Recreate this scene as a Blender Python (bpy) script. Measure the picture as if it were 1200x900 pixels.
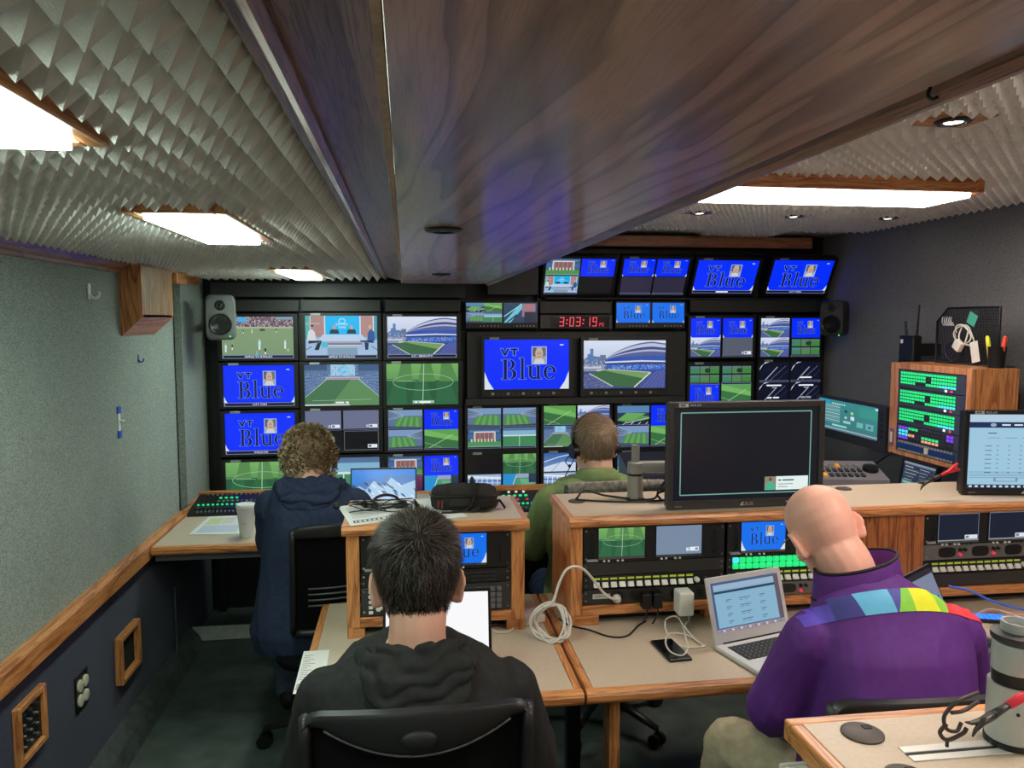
import bpy, bmesh, math, random
import numpy as np
from mathutils import Vector, Matrix, noise
from mathutils.geometry import tessellate_polygon
from mathutils.bvhtree import BVHTree

scene = bpy.context.scene
for o in list(bpy.data.objects):
    bpy.data.objects.remove(o)
C = scene.collection
PI = math.pi
rad = math.radians
random.seed(7)

# ------------------------------------------------------------------ camera
FPX, ZC, YAW, PIT = 905.0, 1.70, rad(-7.85), rad(-4.8)
cam_data = bpy.data.cameras.new('camera')
cam_data.sensor_fit = 'HORIZONTAL'
cam_data.sensor_width = 36.0
cam_data.lens = 36.0 * FPX / 1200.0
cam_data.clip_start = 0.02
cam = bpy.data.objects.new('camera', cam_data)
C.objects.link(cam)
cam.location = (0, 0, ZC)
cam.rotation_euler = (PI / 2 + PIT, 0, YAW)
scene.camera = cam

# ------------------------------------------------------------------ world, exposure
world = bpy.data.worlds.new('world')
scene.world = world
world.use_nodes = True
bgn = world.node_tree.nodes['Background']
bgn.inputs[0].default_value = (0.9, 0.93, 1.0, 1)
bgn.inputs[1].default_value = 0.05
scene.view_settings.view_transform = 'Standard'
scene.view_settings.look = 'None'
scene.view_settings.exposure = 0.0
scene.view_settings.gamma = 1.0
scene.view_settings.use_curve_mapping = False
LIGHT_LEFT, LIGHT_RIGHT, LIGHT_SPOT = 34.0, 23.0, 14.0
LIGHT_CABIN = 26.0
SCREEN = 1.0

# the ceiling lights of the cabin behind the camera (the room goes on there)
def area(name, loc, sx, sy, power, colr=(1, 0.97, 0.92)):
    l = bpy.data.lights.new(name, 'AREA')
    l.shape = 'RECTANGLE'; l.size = sx; l.size_y = sy; l.energy = power; l.color = colr
    o = bpy.data.objects.new(name, l)
    o.location = loc
    C.objects.link(o)
    return o

_fw = Vector((-math.sin(YAW) * math.cos(PIT), math.cos(YAW) * math.cos(PIT), math.sin(PIT)))
_rt = Vector((math.cos(YAW), math.sin(YAW), 0))
_up = _rt.cross(_fw)
def at(x, y, X=None, Y=None, Z=None):
    """survey helper: point where the sight line through photo position x, y meets a wall, floor or shelf plane"""
    r = _fw * FPX + _rt * (x - 600) - _up * (y - 450)
    t = Y / r.y if Y is not None else (X / r.x if X is not None else (Z - ZC) / r.z)
    p = r * t
    p.z += ZC
    return p

# ------------------------------------------------------------------ materials
def lin(c):
    out = []
    for v in c[:3]:
        v = v / 255.0
        out.append(v / 12.92 if v <= 0.04045 else ((v + 0.055) / 1.055) ** 2.4)
    return tuple(out)
MATS = {}
def _new(name):
    m = bpy.data.materials.new(name)
    m.use_nodes = True
    nt = m.node_tree
    b = nt.nodes['Principled BSDF']
    return m, nt, b
def pmat(name, rgb, rough=0.5, metal=0.0, var=0.0, vscale=30.0, bump=0.0, bscale=200.0, emit=None, estr=0.0, spec=0.5, coat=0.0, trans=0.0, alpha=1.0):
    """plain procedural material: base colour (sRGB 0-255) with noise mottling and noise relief"""
    if name in MATS: return MATS[name]
    m, nt, b = _new(name)
    c = lin(rgb)
    b.inputs['Base Color'].default_value = (*c, 1)
    b.inputs['Roughness'].default_value = rough
    b.inputs['Metallic'].default_value = metal
    b.inputs['Specular IOR Level'].default_value = spec
    b.inputs['Coat Weight'].default_value = coat
    b.inputs['Transmission Weight'].default_value = trans
    b.inputs['Alpha'].default_value = alpha
    tc = nt.nodes.new('ShaderNodeTexCoord')
    if var > 0:
        n = nt.nodes.new('ShaderNodeTexNoise'); n.inputs['Scale'].default_value = vscale; n.inputs['Detail'].default_value = 6
        nt.links.new(tc.outputs['Object'], n.inputs['Vector'])
        r = nt.nodes.new('ShaderNodeValToRGB')
        r.color_ramp.elements[0].position = 0.3; r.color_ramp.elements[1].position = 0.7
        r.color_ramp.elements[0].color = (*[v * (1 - var) for v in c], 1)
        r.color_ramp.elements[1].color = (*[min(1, v * (1 + var)) for v in c], 1)
        nt.links.new(n.outputs['Fac'], r.inputs['Fac'])
        nt.links.new(r.outputs['Color'], b.inputs['Base Color'])
    if bump > 0:
        n2 = nt.nodes.new('ShaderNodeTexNoise'); n2.inputs['Scale'].default_value = bscale; n2.inputs['Detail'].default_value = 4
        nt.links.new(tc.outputs['Object'], n2.inputs['Vector'])
        bp = nt.nodes.new('ShaderNodeBump'); bp.inputs['Strength'].default_value = bump; bp.inputs['Distance'].default_value = 0.004
        nt.links.new(n2.outputs['Fac'], bp.inputs['Height'])
        nt.links.new(bp.outputs['Normal'], b.inputs['Normal'])
    if emit is not None:
        b.inputs['Emission Color'].default_value = (*lin(emit), 1)
        b.inputs['Emission Strength'].default_value = estr
    MATS[name] = m
    return m

def oak(name, axis=0, light=(222, 152, 92), dark=(166, 98, 52), rough=0.38, coat=0.25, scale=1.0, figure=1.0, coat_rough=0.25, pore=0.8):
    """oak: growth rings cut lengthways along one axis, with short dark pores"""
    if name in MATS: return MATS[name]
    m, nt, b = _new(name)
    N = nt.nodes.new; L = nt.links.new
    tc = N('ShaderNodeTexCoord')
    mp = N('ShaderNodeMapping')
    s = [14.0 * scale] * 3; s[axis] = 1.3 * scale
    mp.inputs['Scale'].default_value = s
    L(tc.outputs['Object'], mp.inputs['Vector'])
    nz = N('ShaderNodeTexNoise'); nz.inputs['Scale'].default_value = 0.6 * figure; nz.inputs['Detail'].default_value = 3; nz.inputs['Distortion'].default_value = 0.6
    L(mp.outputs['Vector'], nz.inputs['Vector'])
    mul = N('ShaderNodeMath'); mul.operation = 'MULTIPLY'; mul.inputs[1].default_value = 9.0
    L(nz.outputs['Fac'], mul.inputs[0])
    sn = N('ShaderNodeMath'); sn.operation = 'FRACT'
    L(mul.outputs[0], sn.inputs[0])
    mp2 = N('ShaderNodeMapping')
    s2 = [420.0] * 3; s2[axis] = 16.0
    mp2.inputs['Scale'].default_value = s2
    L(tc.outputs['Object'], mp2.inputs['Vector'])
    n2 = N('ShaderNodeTexNoise'); n2.inputs['Scale'].default_value = 1.0; n2.inputs['Detail'].default_value = 2
    L(mp2.outputs['Vector'], n2.inputs['Vector'])
    r1 = N('ShaderNodeValToRGB')
    e = r1.color_ramp.elements
    e[0].position = 0.0; e[0].color = (*lin(dark), 1)
    e[1].position = 0.45; e[1].color = (*lin(light), 1)
    e2 = r1.color_ramp.elements.new(0.95); e2.color = (*[0.85 * v for v in lin(light)], 1)
    e3 = r1.color_ramp.elements.new(1.0); e3.color = (*lin(dark), 1)
    L(sn.outputs[0], r1.inputs['Fac'])
    r2 = N('ShaderNodeValToRGB')
    r2.color_ramp.elements[0].position = 0.36; r2.color_ramp.elements[0].color = (0.45, 0.38, 0.33, 1)
    r2.color_ramp.elements[1].position = 0.52; r2.color_ramp.elements[1].color = (1, 1, 1, 1)
    L(n2.outputs['Fac'], r2.inputs['Fac'])
    mx = N('ShaderNodeMix'); mx.data_type = 'RGBA'; mx.blend_type = 'MULTIPLY'; mx.inputs[0].default_value = pore
    L(r1.outputs['Color'], mx.inputs[6]); L(r2.outputs['Color'], mx.inputs[7])
    L(mx.outputs[2], b.inputs['Base Color'])
    bp = N('ShaderNodeBump'); bp.inputs['Strength'].default_value = 0.15; bp.inputs['Distance'].default_value = 0.001
    L(n2.outputs['Fac'], bp.inputs['Height']); L(bp.outputs['Normal'], b.inputs['Normal'])
    b.inputs['Roughness'].default_value = rough
    b.inputs['Coat Weight'].default_value = coat
    b.inputs['Coat Roughness'].default_value = coat_rough
    MATS[name] = m
    return m

def carpet(name, c1, c2, scale=260.0):
    """short looped wall carpet: speckle of two tones and a fibrous relief"""
    if name in MATS: return MATS[name]
    m, nt, b = _new(name)
    N = nt.nodes.new; L = nt.links.new
    tc = N('ShaderNodeTexCoord')
    n = N('ShaderNodeTexNoise'); n.inputs['Scale'].default_value = scale; n.inputs['Detail'].default_value = 5; n.inputs['Roughness'].default_value = 0.75
    L(tc.outputs['Object'], n.inputs['Vector'])
    r = N('ShaderNodeValToRGB')
    r.color_ramp.elements[0].position = 0.36; r.color_ramp.elements[0].color = (*lin(c1), 1)
    r.color_ramp.elements[1].position = 0.64; r.color_ramp.elements[1].color = (*lin(c2), 1)
    L(n.outputs['Fac'], r.inputs['Fac'])
    nb = N('ShaderNodeTexNoise'); nb.inputs['Scale'].default_value = 3.0; nb.inputs['Detail'].default_value = 4
    L(tc.outputs['Object'], nb.inputs['Vector'])
    mr = N('ShaderNodeMapRange'); mr.inputs[3].default_value = 0.82; mr.inputs[4].default_value = 1.12
    L(nb.outputs['Fac'], mr.inputs[0])
    mx = N('ShaderNodeMix'); mx.data_type = 'RGBA'; mx.blend_type = 'MULTIPLY'; mx.inputs[0].default_value = 1.0
    L(r.outputs['Color'], mx.inputs[6]); L(mr.outputs[0], mx.inputs[7])
    L(mx.outputs[2], b.inputs['Base Color'])
    bp = N('ShaderNodeBump'); bp.inputs['Strength'].default_value = 0.6; bp.inputs['Distance'].default_value = 0.003
    L(n.outputs['Fac'], bp.inputs['Height']); L(bp.outputs['Normal'], b.inputs['Normal'])
    b.inputs['Roughness'].default_value = 0.95
    b.inputs['Specular IOR Level'].default_value = 0.1
    b.inputs['Sheen Weight'].default_value = 0.15
    MATS[name] = m
    return m

def attr_mat(name, strength=1.0, emit=True, rough=0.25):
    """flat print or lit picture: colours come from the drawn shapes' own colour attribute"""
    if name in MATS: return MATS[name]
    m, nt, b = _new(name)
    a = nt.nodes.new('ShaderNodeVertexColor'); a.layer_name = 'Col'
    if emit:
        b.inputs['Base Color'].default_value = (0.012, 0.012, 0.014, 1)
        nt.links.new(a.outputs['Color'], b.inputs['Emission Color'])
        b.inputs['Emission Strength'].default_value = strength
    else:
        nt.links.new(a.outputs['Color'], b.inputs['Base Color'])
    b.inputs['Roughness'].default_value = rough
    MATS[name] = m
    return m

# ------------------------------------------------------------------ mesh builder
class MB:
    def __init__(s):
        s.bm = bmesh.new(); s.mi = 0; s.M = Matrix.Identity(4); s.sm = False
    def _fin(s, vs, fs):
        if s.M != Matrix.Identity(4):
            for v in vs: v.co = s.M @ v.co
        for f in fs:
            f.material_index = s.mi; f.smooth = s.sm
    def box(s, c, d, bev=0.0, seg=1, R=None):
        r = bmesh.ops.create_cube(s.bm, size=1.0)
        vs = r['verts']
        for v in vs: v.co = Vector((v.co.x * d[0], v.co.y * d[1], v.co.z * d[2]))
        fs = list({f for v in vs for f in v.link_faces})
        if bev > 0:
            es = list({e for v in vs for e in v.link_edges})
            g = bmesh.ops.bevel(s.bm, geom=es, offset=bev, segments=seg, affect='EDGES', profile=0.5)
            seen = set(g['verts'])
            fs = list({f for v in seen for f in v.link_faces} | {f for f in fs if f.is_valid})
            vs = list({v for f in fs for v in f.verts})
        for v in vs:
            if R is not None: v.co = R @ v.co
            v.co += Vector(c)
        s._fin(vs, fs); return s
    def b2(s, lo, hi, bev=0.0, seg=1):
        lo = Vector(lo); hi = Vector(hi)
        return s.box((lo + hi) / 2, [abs(q) for q in (hi - lo)], bev, seg)
    def poly(s, pts):
        vs = [s.bm.verts.new(p) for p in pts]
        f = s.bm.faces.new(vs); s._fin(vs, [f]); return s
    def rings(s, R, close=True, cap=True):
        """loft through lists of points"""
        V = [[s.bm.verts.new(p) for p in r] for r in R]
        fs = []
        n = len(R[0])
        for a, b in zip(V[:-1], V[1:]):
            for i in range(n if close else n - 1):
                j = (i + 1) % n
                fs.append(s.bm.faces.new((a[i], a[j], b[j], b[i])))
        if cap:
            fs.append(s.bm.faces.new(list(reversed(V[0])))); fs.append(s.bm.faces.new(V[-1]))
        s._fin([v for r in V for v in r], fs); return s
    def cyl(s, p0, p1, r0, r1=None, n=16, cap=True):
        if r1 is None: r1 = r0
        p0 = Vector(p0); p1 = Vector(p1); d = (p1 - p0)
        q = d.to_track_quat('Z', 'Y')
        R = []
        for p, r in ((p0, r0), (p1, r1)):
            R.append([p + q @ Vector((r * math.cos(2 * PI * i / n), r * math.sin(2 * PI * i / n), 0)) for i in range(n)])
        return s.rings(R, True, cap)
    def tube(s, pts, r, n=8, cap=True, flat=None):
        """round (or flattened) tube along a path; r a number or a list"""
        pts = [Vector(p) for p in pts]
        R = []
        prev = None
        for i, p in enumerate(pts):
            t = (pts[min(i + 1, len(pts) - 1)] - pts[max(i - 1, 0)])
            if t.length < 1e-9: t = Vector((0, 0, 1))
            t.normalize()
            if prev is None:
                a = Vector((0, 0, 1)) if abs(t.z) < 0.9 else Vector((1, 0, 0))
                u = t.cross(a).normalized()
            else:
                u = (prev - t * prev.dot(t))
                u = u.normalized() if u.length > 1e-6 else t.orthogonal().normalized()
            prev = u
            w = t.cross(u)
            rr = r[i] if isinstance(r, (list, tuple)) else r
            ra, rb = (rr, rr) if flat is None else (rr, rr * flat)
            R.append([p + u * (ra * math.cos(2 * PI * k / n)) + w * (rb * math.sin(2 * PI * k / n)) for k in range(n)])
        return s.rings(R, True, cap)
    def lathe(s, prof, n=24, c=(0, 0, 0), R=None, cap=True):
        c = Vector(c)
        rg = []
        for r, z in prof:
            pp = []
            for i in range(n):
                v = Vector((r * math.cos(2 * PI * i / n), r * math.sin(2 * PI * i / n), z))
                if R is not None: v = R @ v
                pp.append(v + c)
            rg.append(pp)
        return s.rings(rg, True, cap)
    def prism(s, pts, d0, d1, axis='y'):
        """polygon drawn in a plane and pushed through from d0 to d1 along an axis"""
        def mk(p, d):
            return {'y': (p[0], d, p[1]), 'x': (d, p[0], p[1]), 'z': (p[0], p[1], d)}[axis]
        return s.rings([[mk(p, d0) for p in pts], [mk(p, d1) for p in pts]])
    def ball(s, c, r, sub=2, sc=(1, 1, 1), R=None):
        g = bmesh.ops.create_icosphere(s.bm, subdivisions=sub, radius=1.0)
        vs = g['verts']
        for v in vs:
            q = Vector((v.co.x * r * sc[0], v.co.y * r * sc[1], v.co.z * r * sc[2]))
            if R is not None: q = R @ q
            v.co = q + Vector(c)
        s._fin(vs, list({f for v in vs for f in v.link_faces})); return s
    def build(s, name, mats, parent=None, loc=None, rot=None, smooth=None, autosmooth=None, kind=None):
        me = bpy.data.meshes.new(name)
        bmesh.ops.recalc_face_normals(s.bm, faces=s.bm.faces)
        if smooth is not None:
            for f in s.bm.faces: f.smooth = smooth
        s.bm.to_mesh(me); s.bm.free()
        for m in (mats if isinstance(mats, (list, tuple)) else [mats]): me.materials.append(m)
        if autosmooth: me.set_sharp_from_angle(angle=rad(autosmooth))
        return link(name, me, parent, loc, rot, kind)

def link(name, me, parent=None, loc=None, rot=None, kind=None):
    o = bpy.data.objects.new(name, me)
    C.objects.link(o)
    if parent is not None: o.parent = parent
    if loc is not None: o.location = loc
    if rot is not None: o.rotation_euler = rot
    if kind: o['kind'] = kind
    return o
def tag(o, label, cat, group=None):
    o['label'] = label; o['category'] = cat
    if group: o['group'] = group
    return o
def thing(name, label, cat, loc=(0, 0, 0), rot=(0, 0, 0), group=None):
    o = bpy.data.objects.new(name, None)
    o.empty_display_size = 0.05
    C.objects.link(o)
    o.location = loc
    o.rotation_euler = rot if isinstance(rot, (list, tuple)) else (0, 0, rot)
    return tag(o, label, cat, group)
def struct(name, loc=(0, 0, 0)):
    o = bpy.data.objects.new(name, None); C.objects.link(o); o.location = loc; o['kind'] = 'structure'
    return o
def copy_tree(o, parent=None):
    c = o.copy(); C.objects.link(c)
    if parent is not None: c.parent = parent
    for ch in list(o.children): copy_tree(ch, c)
    return c
def bez(p0, p1, p2, p3, n=12):
    p0, p1, p2, p3 = map(Vector, (p0, p1, p2, p3))
    return [p0 * (1 - t) ** 3 + p1 * 3 * t * (1 - t) ** 2 + p2 * 3 * t * t * (1 - t) + p3 * t ** 3 for t in [i / n for i in range(n + 1)]]
def spline(pts, n=6):
    """Catmull-Rom through points"""
    P = [Vector(p) for p in pts]
    P = [P[0] * 2 - P[1]] + P + [P[-1] * 2 - P[-2]]
    out = []
    for i in range(1, len(P) - 2):
        a, b, c, d = P[i - 1], P[i], P[i + 1], P[i + 2]
        for k in range(n):
            t = k / n
            out.append(0.5 * ((2 * b) + (c - a) * t + (2 * a - 5 * b + 4 * c - d) * t * t + (3 * b - a - 3 * c + d) * t ** 3))
    out.append(P[-2])
    return out

# ------------------------------------------------------------------ flat pictures (screens and print)
_TXT = {}
def text_tris(body):
    if body in _TXT: return _TXT[body]
    cu = bpy.data.curves.new('txt', 'FONT'); cu.body = body; cu.resolution_u = 2
    ob = bpy.data.objects.new('txt', cu)
    C.objects.link(ob)
    dg = bpy.context.evaluated_depsgraph_get()
    me = bpy.data.meshes.new_from_object(ob.evaluated_get(dg))
    me.calc_loop_triangles()
    tris = [[(me.vertices[i].co.x, me.vertices[i].co.y) for i in t.vertices] for t in me.loop_triangles]
    bpy.data.objects.remove(ob); bpy.data.curves.remove(cu); bpy.data.meshes.remove(me)
    xs = [p[0] for t in tris for p in t] or [0, 1]
    _TXT[body] = (tris, min(xs), max(xs))
    return _TXT[body]

class Pic:
    """vector painter: shapes with colours on a w x h sheet in the local x-z plane facing -y"""
    def __init__(s, w, h):
        s.w, s.h = w, h; s.v = []; s.f = []; s.c = []; s.L = 0
        s.win = (0, 0, 1, 1)
    def sub(s, x0, y0, x1, y1): s.win = (x0, y0, x1, y1); return s
    def _p(s, x, y):
        a = s.win
        X = a[0] + (a[2] - a[0]) * min(1, max(0, x)); Y = a[1] + (a[3] - a[1]) * min(1, max(0, y))
        return ((X - 0.5) * s.w, -0.00002 * s.L, (Y - 0.5) * s.h)
    def poly(s, pts, c, layer=True):
        """points 0..1, y up; colour sRGB, or one colour per point"""
        if layer: s.L += 1
        i0 = len(s.v)
        for p in pts: s.v.append(s._p(*p))
        s.f.append(list(range(i0, i0 + len(pts))))
        cc = c if isinstance(c[0], (tuple, list)) else [c] * len(pts)
        s.c.append([lin(q) for q in cc])
        return s
    def rect(s, x0, y0, x1, y1, c, c2=None, layer=True):
        """c at the bottom, c2 at the top when given"""
        cc = c if c2 is None else [c, c, c2, c2]
        return s.poly([(x0, y0), (x1, y0), (x1, y1), (x0, y1)], cc, layer)
    def line(s, pts, t, c, layer=True):
        if layer: s.L += 1
        for (xa, ya), (xb, yb) in zip(pts[:-1], pts[1:]):
            dx, dy = xb - xa, (yb - ya)
            asp = (s.h * (s.win[3] - s.win[1])) / (s.w * (s.win[2] - s.win[0]))
            l = math.hypot(dx, dy * asp) or 1e-6
            nx, ny = -dy * asp / l * t / 2, dx / l * t / 2 / asp
            s.poly([(xa + nx, ya + ny), (xb + nx, yb + ny), (xb - nx, yb - ny), (xa - nx, ya - ny)], c, False)
        return s
    def ell(s, cx, cy, rx, ry, c, n=20, layer=True):
        return s.poly([(cx + rx * math.cos(2 * PI * i / n), cy + ry * math.sin(2 * PI * i / n)) for i in range(n)], c, layer)
    def ering(s, cx, cy, rx, ry, t, c, n=28, a0=0, a1=2 * PI):
        return s.line([(cx + rx * math.cos(a0 + (a1 - a0) * i / n), cy + ry * math.sin(a0 + (a1 - a0) * i / n)) for i in range(n + 1)], t, c)
    def text(s, body, x, y, hgt, c, align='l', wid=None):
        """hgt in sheet heights; wid: force a width"""
        if body and body[0] == '~':      # too small to read: greeked words, one block per run of ~
            W = wid or .2; x -= W / 2 if align == 'c' else 0
            n = len(body); s.L += 1; k = 0
            for word in body.split(' '):
                s.rect(x + W * k / n, y, x + W * (k + len(word)) / n, y + hgt * .8, c, None, False); k += len(word) + 1
            return s
        tris, x0, x1 = text_tris(body)
        asp = (s.h * (s.win[3] - s.win[1])) / (s.w * (s.win[2] - s.win[0]))
        k = hgt / 0.72
        kx = k * asp
        if wid: kx = wid / (x1 - x0)
        W = (x1 - x0) * kx
        ox = x - (W / 2 if align == 'c' else (W if align == 'r' else 0))
        s.L += 1
        for t in tris:
            s.poly([(ox + (p[0] - x0) * kx, y + p[1] * k) for p in t], c, False)
        return s
    def mesh(s, name, mat):
        me = bpy.data.meshes.new(name)
        me.from_pydata(s.v, [], s.f)
        a = me.color_attributes.new('Col', 'FLOAT_COLOR', 'CORNER')
        flat = []
        for cs in s.c:
            for q in cs:
                if q[2] <= 1.6 * max(q[0], q[1]):
                    g_ = .3 * q[0] + .6 * q[1] + .1 * q[2]; q = [.84 * v + .14 * g_ for v in q]
                flat.extend((*q, 1.0))
        # polygons whose winding was turned keep their loop order as given
        a.data.foreach_set('color', flat)
        me.materials.append(mat)
        me.update()
        return me
# ------------------------------------------------------------------ the cabin shell
XL, XR, YF, YB = -1.14, 2.62, -1.2, 4.62       # left wall, right wall, rear end behind the camera, far wall
ZL, ZR, ZS = 1.95, 2.215, 1.89                  # left ceiling board, right ceiling board, soffit underside
OAK_X = oak('oak along x', 0); OAK_Y = oak('oak along y', 1); OAK_Z = oak('oak along z', 2)
SOFF = oak('smoked oak veneer', 1, light=(208, 160, 138), dark=(142, 101, 85), rough=0.6, coat=0.75, scale=0.62, figure=0.9, coat_rough=0.2, pore=0.3)
OAKD = oak('dark oak moulding', 1, light=(166, 116, 92), dark=(112, 74, 58), rough=0.35)
CARP = carpet('grey green wall carpet', (92, 101, 95), (176, 186, 176))
CARP_R = carpet('charcoal wall carpet', (74, 77, 80), (144, 146, 148))
NAVY = carpet('navy wall carpet', (14, 19, 38), (46, 54, 88))
FLOORM = pmat('black rubber floor', (74, 84, 79), 0.55, var=0.35, vscale=9, bump=0.35, bscale=300)
BLACK = pmat('black painted metal', (20, 21, 21), 0.5, var=0.15, vscale=40)
BLACKG = pmat('black plastic', (17, 17, 18), 0.38)
DGREY = pmat('dark grey plastic', (48, 48, 48), 0.45)
FOAM = pmat('grey acoustic foam', (226, 224, 218), 0.95, var=0.08, vscale=14, bump=0.3, bscale=500, spec=0.1)
WHITE = pmat('white plastic', (226, 226, 220), 0.4)
CREAM = pmat('cream plastic', (214, 208, 186), 0.4)
STEEL = pmat('brushed steel', (170, 172, 172), 0.32, 1.0, var=0.1, vscale=60)
ALU = pmat('dull aluminium plate', (196, 200, 190), 0.5, 0.2, var=0.15, vscale=25)
LAM = pmat('beige laminate', (194, 177, 156), 0.42, var=0.05, vscale=120, bump=0.05, bscale=600)
RUBBER = pmat('black rubber', (14, 14, 14), 0.6)

fl = struct('floor')
MB().b2((XL - 0.05, YF, -0.05), (XR + 0.05, YB, 0)).build('floor_slab', FLOORM, fl)

wl = struct('wall_left')
m = MB(); m.b2((XL - 0.06, YF, 0.66), (XL, 4.03, ZL)); m.build('carpet_panel', CARP, wl)
m = MB(); m.b2((XL - 0.06, 4.16, 0.66), (XL + 0.004, YB, ZL)); m.build('carpet_panel', CARP, wl)
m = MB(); m.b2((XL - 0.06, 4.03, 0.66), (XL - 0.03, 4.16, ZL)); m.build('recess_strip', BLACK, wl)  # black colour stands in for the shade inside this wall recess
m = MB(); m.b2((XL - 0.06, YF, 0), (XL, YB, 0.66)); m.build('lower_carpet', NAVY, wl)
m = MB(); m.prism([(XL, 0.66), (XL + 0.032, 0.66), (XL + 0.036, 0.664), (XL + 0.036, 0.724), (XL + 0.028, 0.735), (XL, 0.735)], YF, 4.03); r_ = m.build('trim_1', OAK_Y); r_['kind'] = 'structure'
m = MB(); m.prism([(XL, 0.66), (XL + 0.04, 0.66), (XL + 0.045, 0.724), (XL + 0.03, 0.735), (XL, 0.735)], 4.18, 4.45); r_ = m.build('trim_2', OAK_Y); r_['kind'] = 'structure'
# crown moulding under the foam
m = MB(); m.prism([(XL, 1.885), (XL + 0.012, 1.885), (XL + 0.016, 1.895), (XL + 0.03, 1.905), (XL + 0.05, 1.93), (XL + 0.052, ZL), (XL, ZL)], YF, 3.32); r_ = m.build('trim_3', OAKD); r_['kind'] = 'structure'
m = MB(); m.prism([(XL, 1.885), (XL + 0.02, 1.885), (XL + 0.03, 1.905), (XL + 0.05, ZL), (XL, ZL)], 3.74, 4.45); r_ = m.build('trim_4', OAK_Y); r_['kind'] = 'structure'

wr = struct('wall_right')
m = MB(); m.b2((XR, YF, 0), (XR + 0.06, YB, ZR)); m.build('carpet_panel', CARP_R, wr)
wb = struct('wall_back')
m = MB(); m.b2((XL, YB, 0), (XR, YB + 0.05, ZR)); m.build('black_panel', BLACK, wb)
wf = struct('wall_rear')
m = MB(); m.b2((XL, YF - 0.05, 0), (XR, YF, ZR)); m.build('carpet_panel', CARP_R, wf)

# raceway along the foot of the left wall
ra = struct('trim_5')
m = MB(); m.prism([(XL, 0), (XL + 0.078, 0), (XL + 0.05, 0.062), (XL + 0.012, 0.102), (XL, 0.102)], YF, 4.1); m.build('raceway_cover', pmat('scuffed black raceway', (84, 88, 86), 0.45, 0.2, var=0.4, vscale=20), ra)
for k in range(14):
    MB().ball((XL + 0.066, 1.6 + 0.17 * k, 0.032), 0.004, 1).build('screw', STEEL, ra)

# ceilings: board plus moulded foam panels, each its own tile
ce = struct('ceiling')
MB().b2((XL, YF, ZL), (0.0, YB, ZL + 0.04)).build('ceiling_board', FOAM, ce)
MB().b2((0.0, YF, ZR), (XR, YB, ZR + 0.04)).build('ceiling_board', FOAM, ce)
def foam_panel(x0, x1, y0, y1, z, cuts, p=0.048, dep=0.036):
    nx = max(1, round((x1 - x0) / p)); ny = max(1, round((y1 - y0) / p))
    dx, dy = (x1 - x0) / nx, (y1 - y0) / ny
    bm = bmesh.new()
    n = 0
    for i in range(nx):
        for j in range(ny):
            a, b = x0 + i * dx, y0 + j * dy
            cx, cy = a + dx / 2, b + dy / 2
            if any(q[0] < cx < q[1] and q[2] < cy < q[3] for q in cuts): continue
            jz = random.uniform(-0.0015, 0.0015)
            vs = [bm.verts.new(v) for v in ((a, b, z), (a + dx, b, z), (a + dx, b + dy, z), (a, b + dy, z), (cx, cy, z - dep + jz))]
            for k in range(4): bm.faces.new((vs[(k + 1) % 4], vs[k], vs[4]))
            n += 1
    if n == 0: bm.free(); return
    bmesh.ops.remove_doubles(bm, verts=bm.verts, dist=1e-5)
    me = bpy.data.meshes.new('foam_panel'); bm.to_mesh(me); bm.free(); me.materials.append(FOAM)
    link('foam_panel', me, ce)
LEFT_L = [(-0.57, -0.37, -0.75, -0.2), (-0.575, -0.365, 0.45, 1.06), (-0.57, -0.36, 1.68, 2.27), (-0.60, -0.40, 3.52, 4.26)]
RIGHT_L = [(1.07, 2.06, -0.5, -0.2), (1.01, 2.0, 0.95, 1.27), (1.06, 2.06, 2.55, 2.86)]
SPOTS = [(1.396, 1.853), (1.395, 3.575), (1.90, 3.632), (2.40, 3.631), (2.3, 1.85), (1.4, 0.2), (2.3, 0.2)]
gapsR = [(x - 0.085, x + 0.085, y - 0.07, y + 0.07) for x, y in SPOTS] + [(1.62, 2.0, 3.2, 3.36), (1.1, 1.75, 4.2, 4.5), (2.2, 2.62, 4.2, 4.5)]
rows = [YF + (4.52 - YF) * k / 9 for k in range(10)]
for y0, y1 in zip(rows[:-1], rows[1:]):
    for x0, x1 in ((XL + 0.045, -0.62), (-0.618, -0.13)):
        foam_panel(x0, x1, y0, y1 - 0.002, ZL - 0.0005, LEFT_L)
    xs = [0.47 + (XR - 0.47) * k / 4 for k in range(5)]
    for x0, x1 in zip(xs[:-1], xs[1:]):
        foam_panel(x0, x1 - 0.002, y0, y1 - 0.002, ZR - 0.0005, RIGHT_L + gapsR, p=0.05, dep=0.03)

# oak-veneered duct box running down the middle of the ceiling
so = struct('ceiling_soffit')
m = MB(); m.b2((-0.012, YF, ZS), (0.432, 2.15, ZS + 0.018), 0.001); m.build('bottom_panel', SOFF, so)
m = MB(); m.b2((-0.012, 2.153, ZS), (0.432, 4.2, ZS + 0.018), 0.001); m.build('bottom_panel', SOFF, so)
m = MB(); m.b2((-0.012, 4.19, ZS + 0.018), (0.46, 4.21, ZR)); m.build('end_panel', SOFF, so)
m = MB(); m.b2((0.445, YF, ZS + 0.012), (0.462, 4.21, ZR)); m.build('side_panel', SOFF, so)
m = MB(); m.prism([(0.4325, ZS + 0.004), (0.437, ZS - 0.004), (0.447, ZS - 0.009), (0.458, ZS - 0.007), (0.464, ZS), (0.464, ZS + 0.014), (0.4325, ZS + 0.014)], YF, 4.21); m.build('nosing', OAKD, so, smooth=False)
m = MB(); m.b2((-0.0195, YF, ZS + 0.001), (-0.0125, 4.2, ZS + 0.03)); m.build('pale_edge', pmat('pale edge strip', (196, 170, 140), 0.7, var=0.2, vscale=50), so)  # pale mottled strip along the left edge of the soffit
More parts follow.
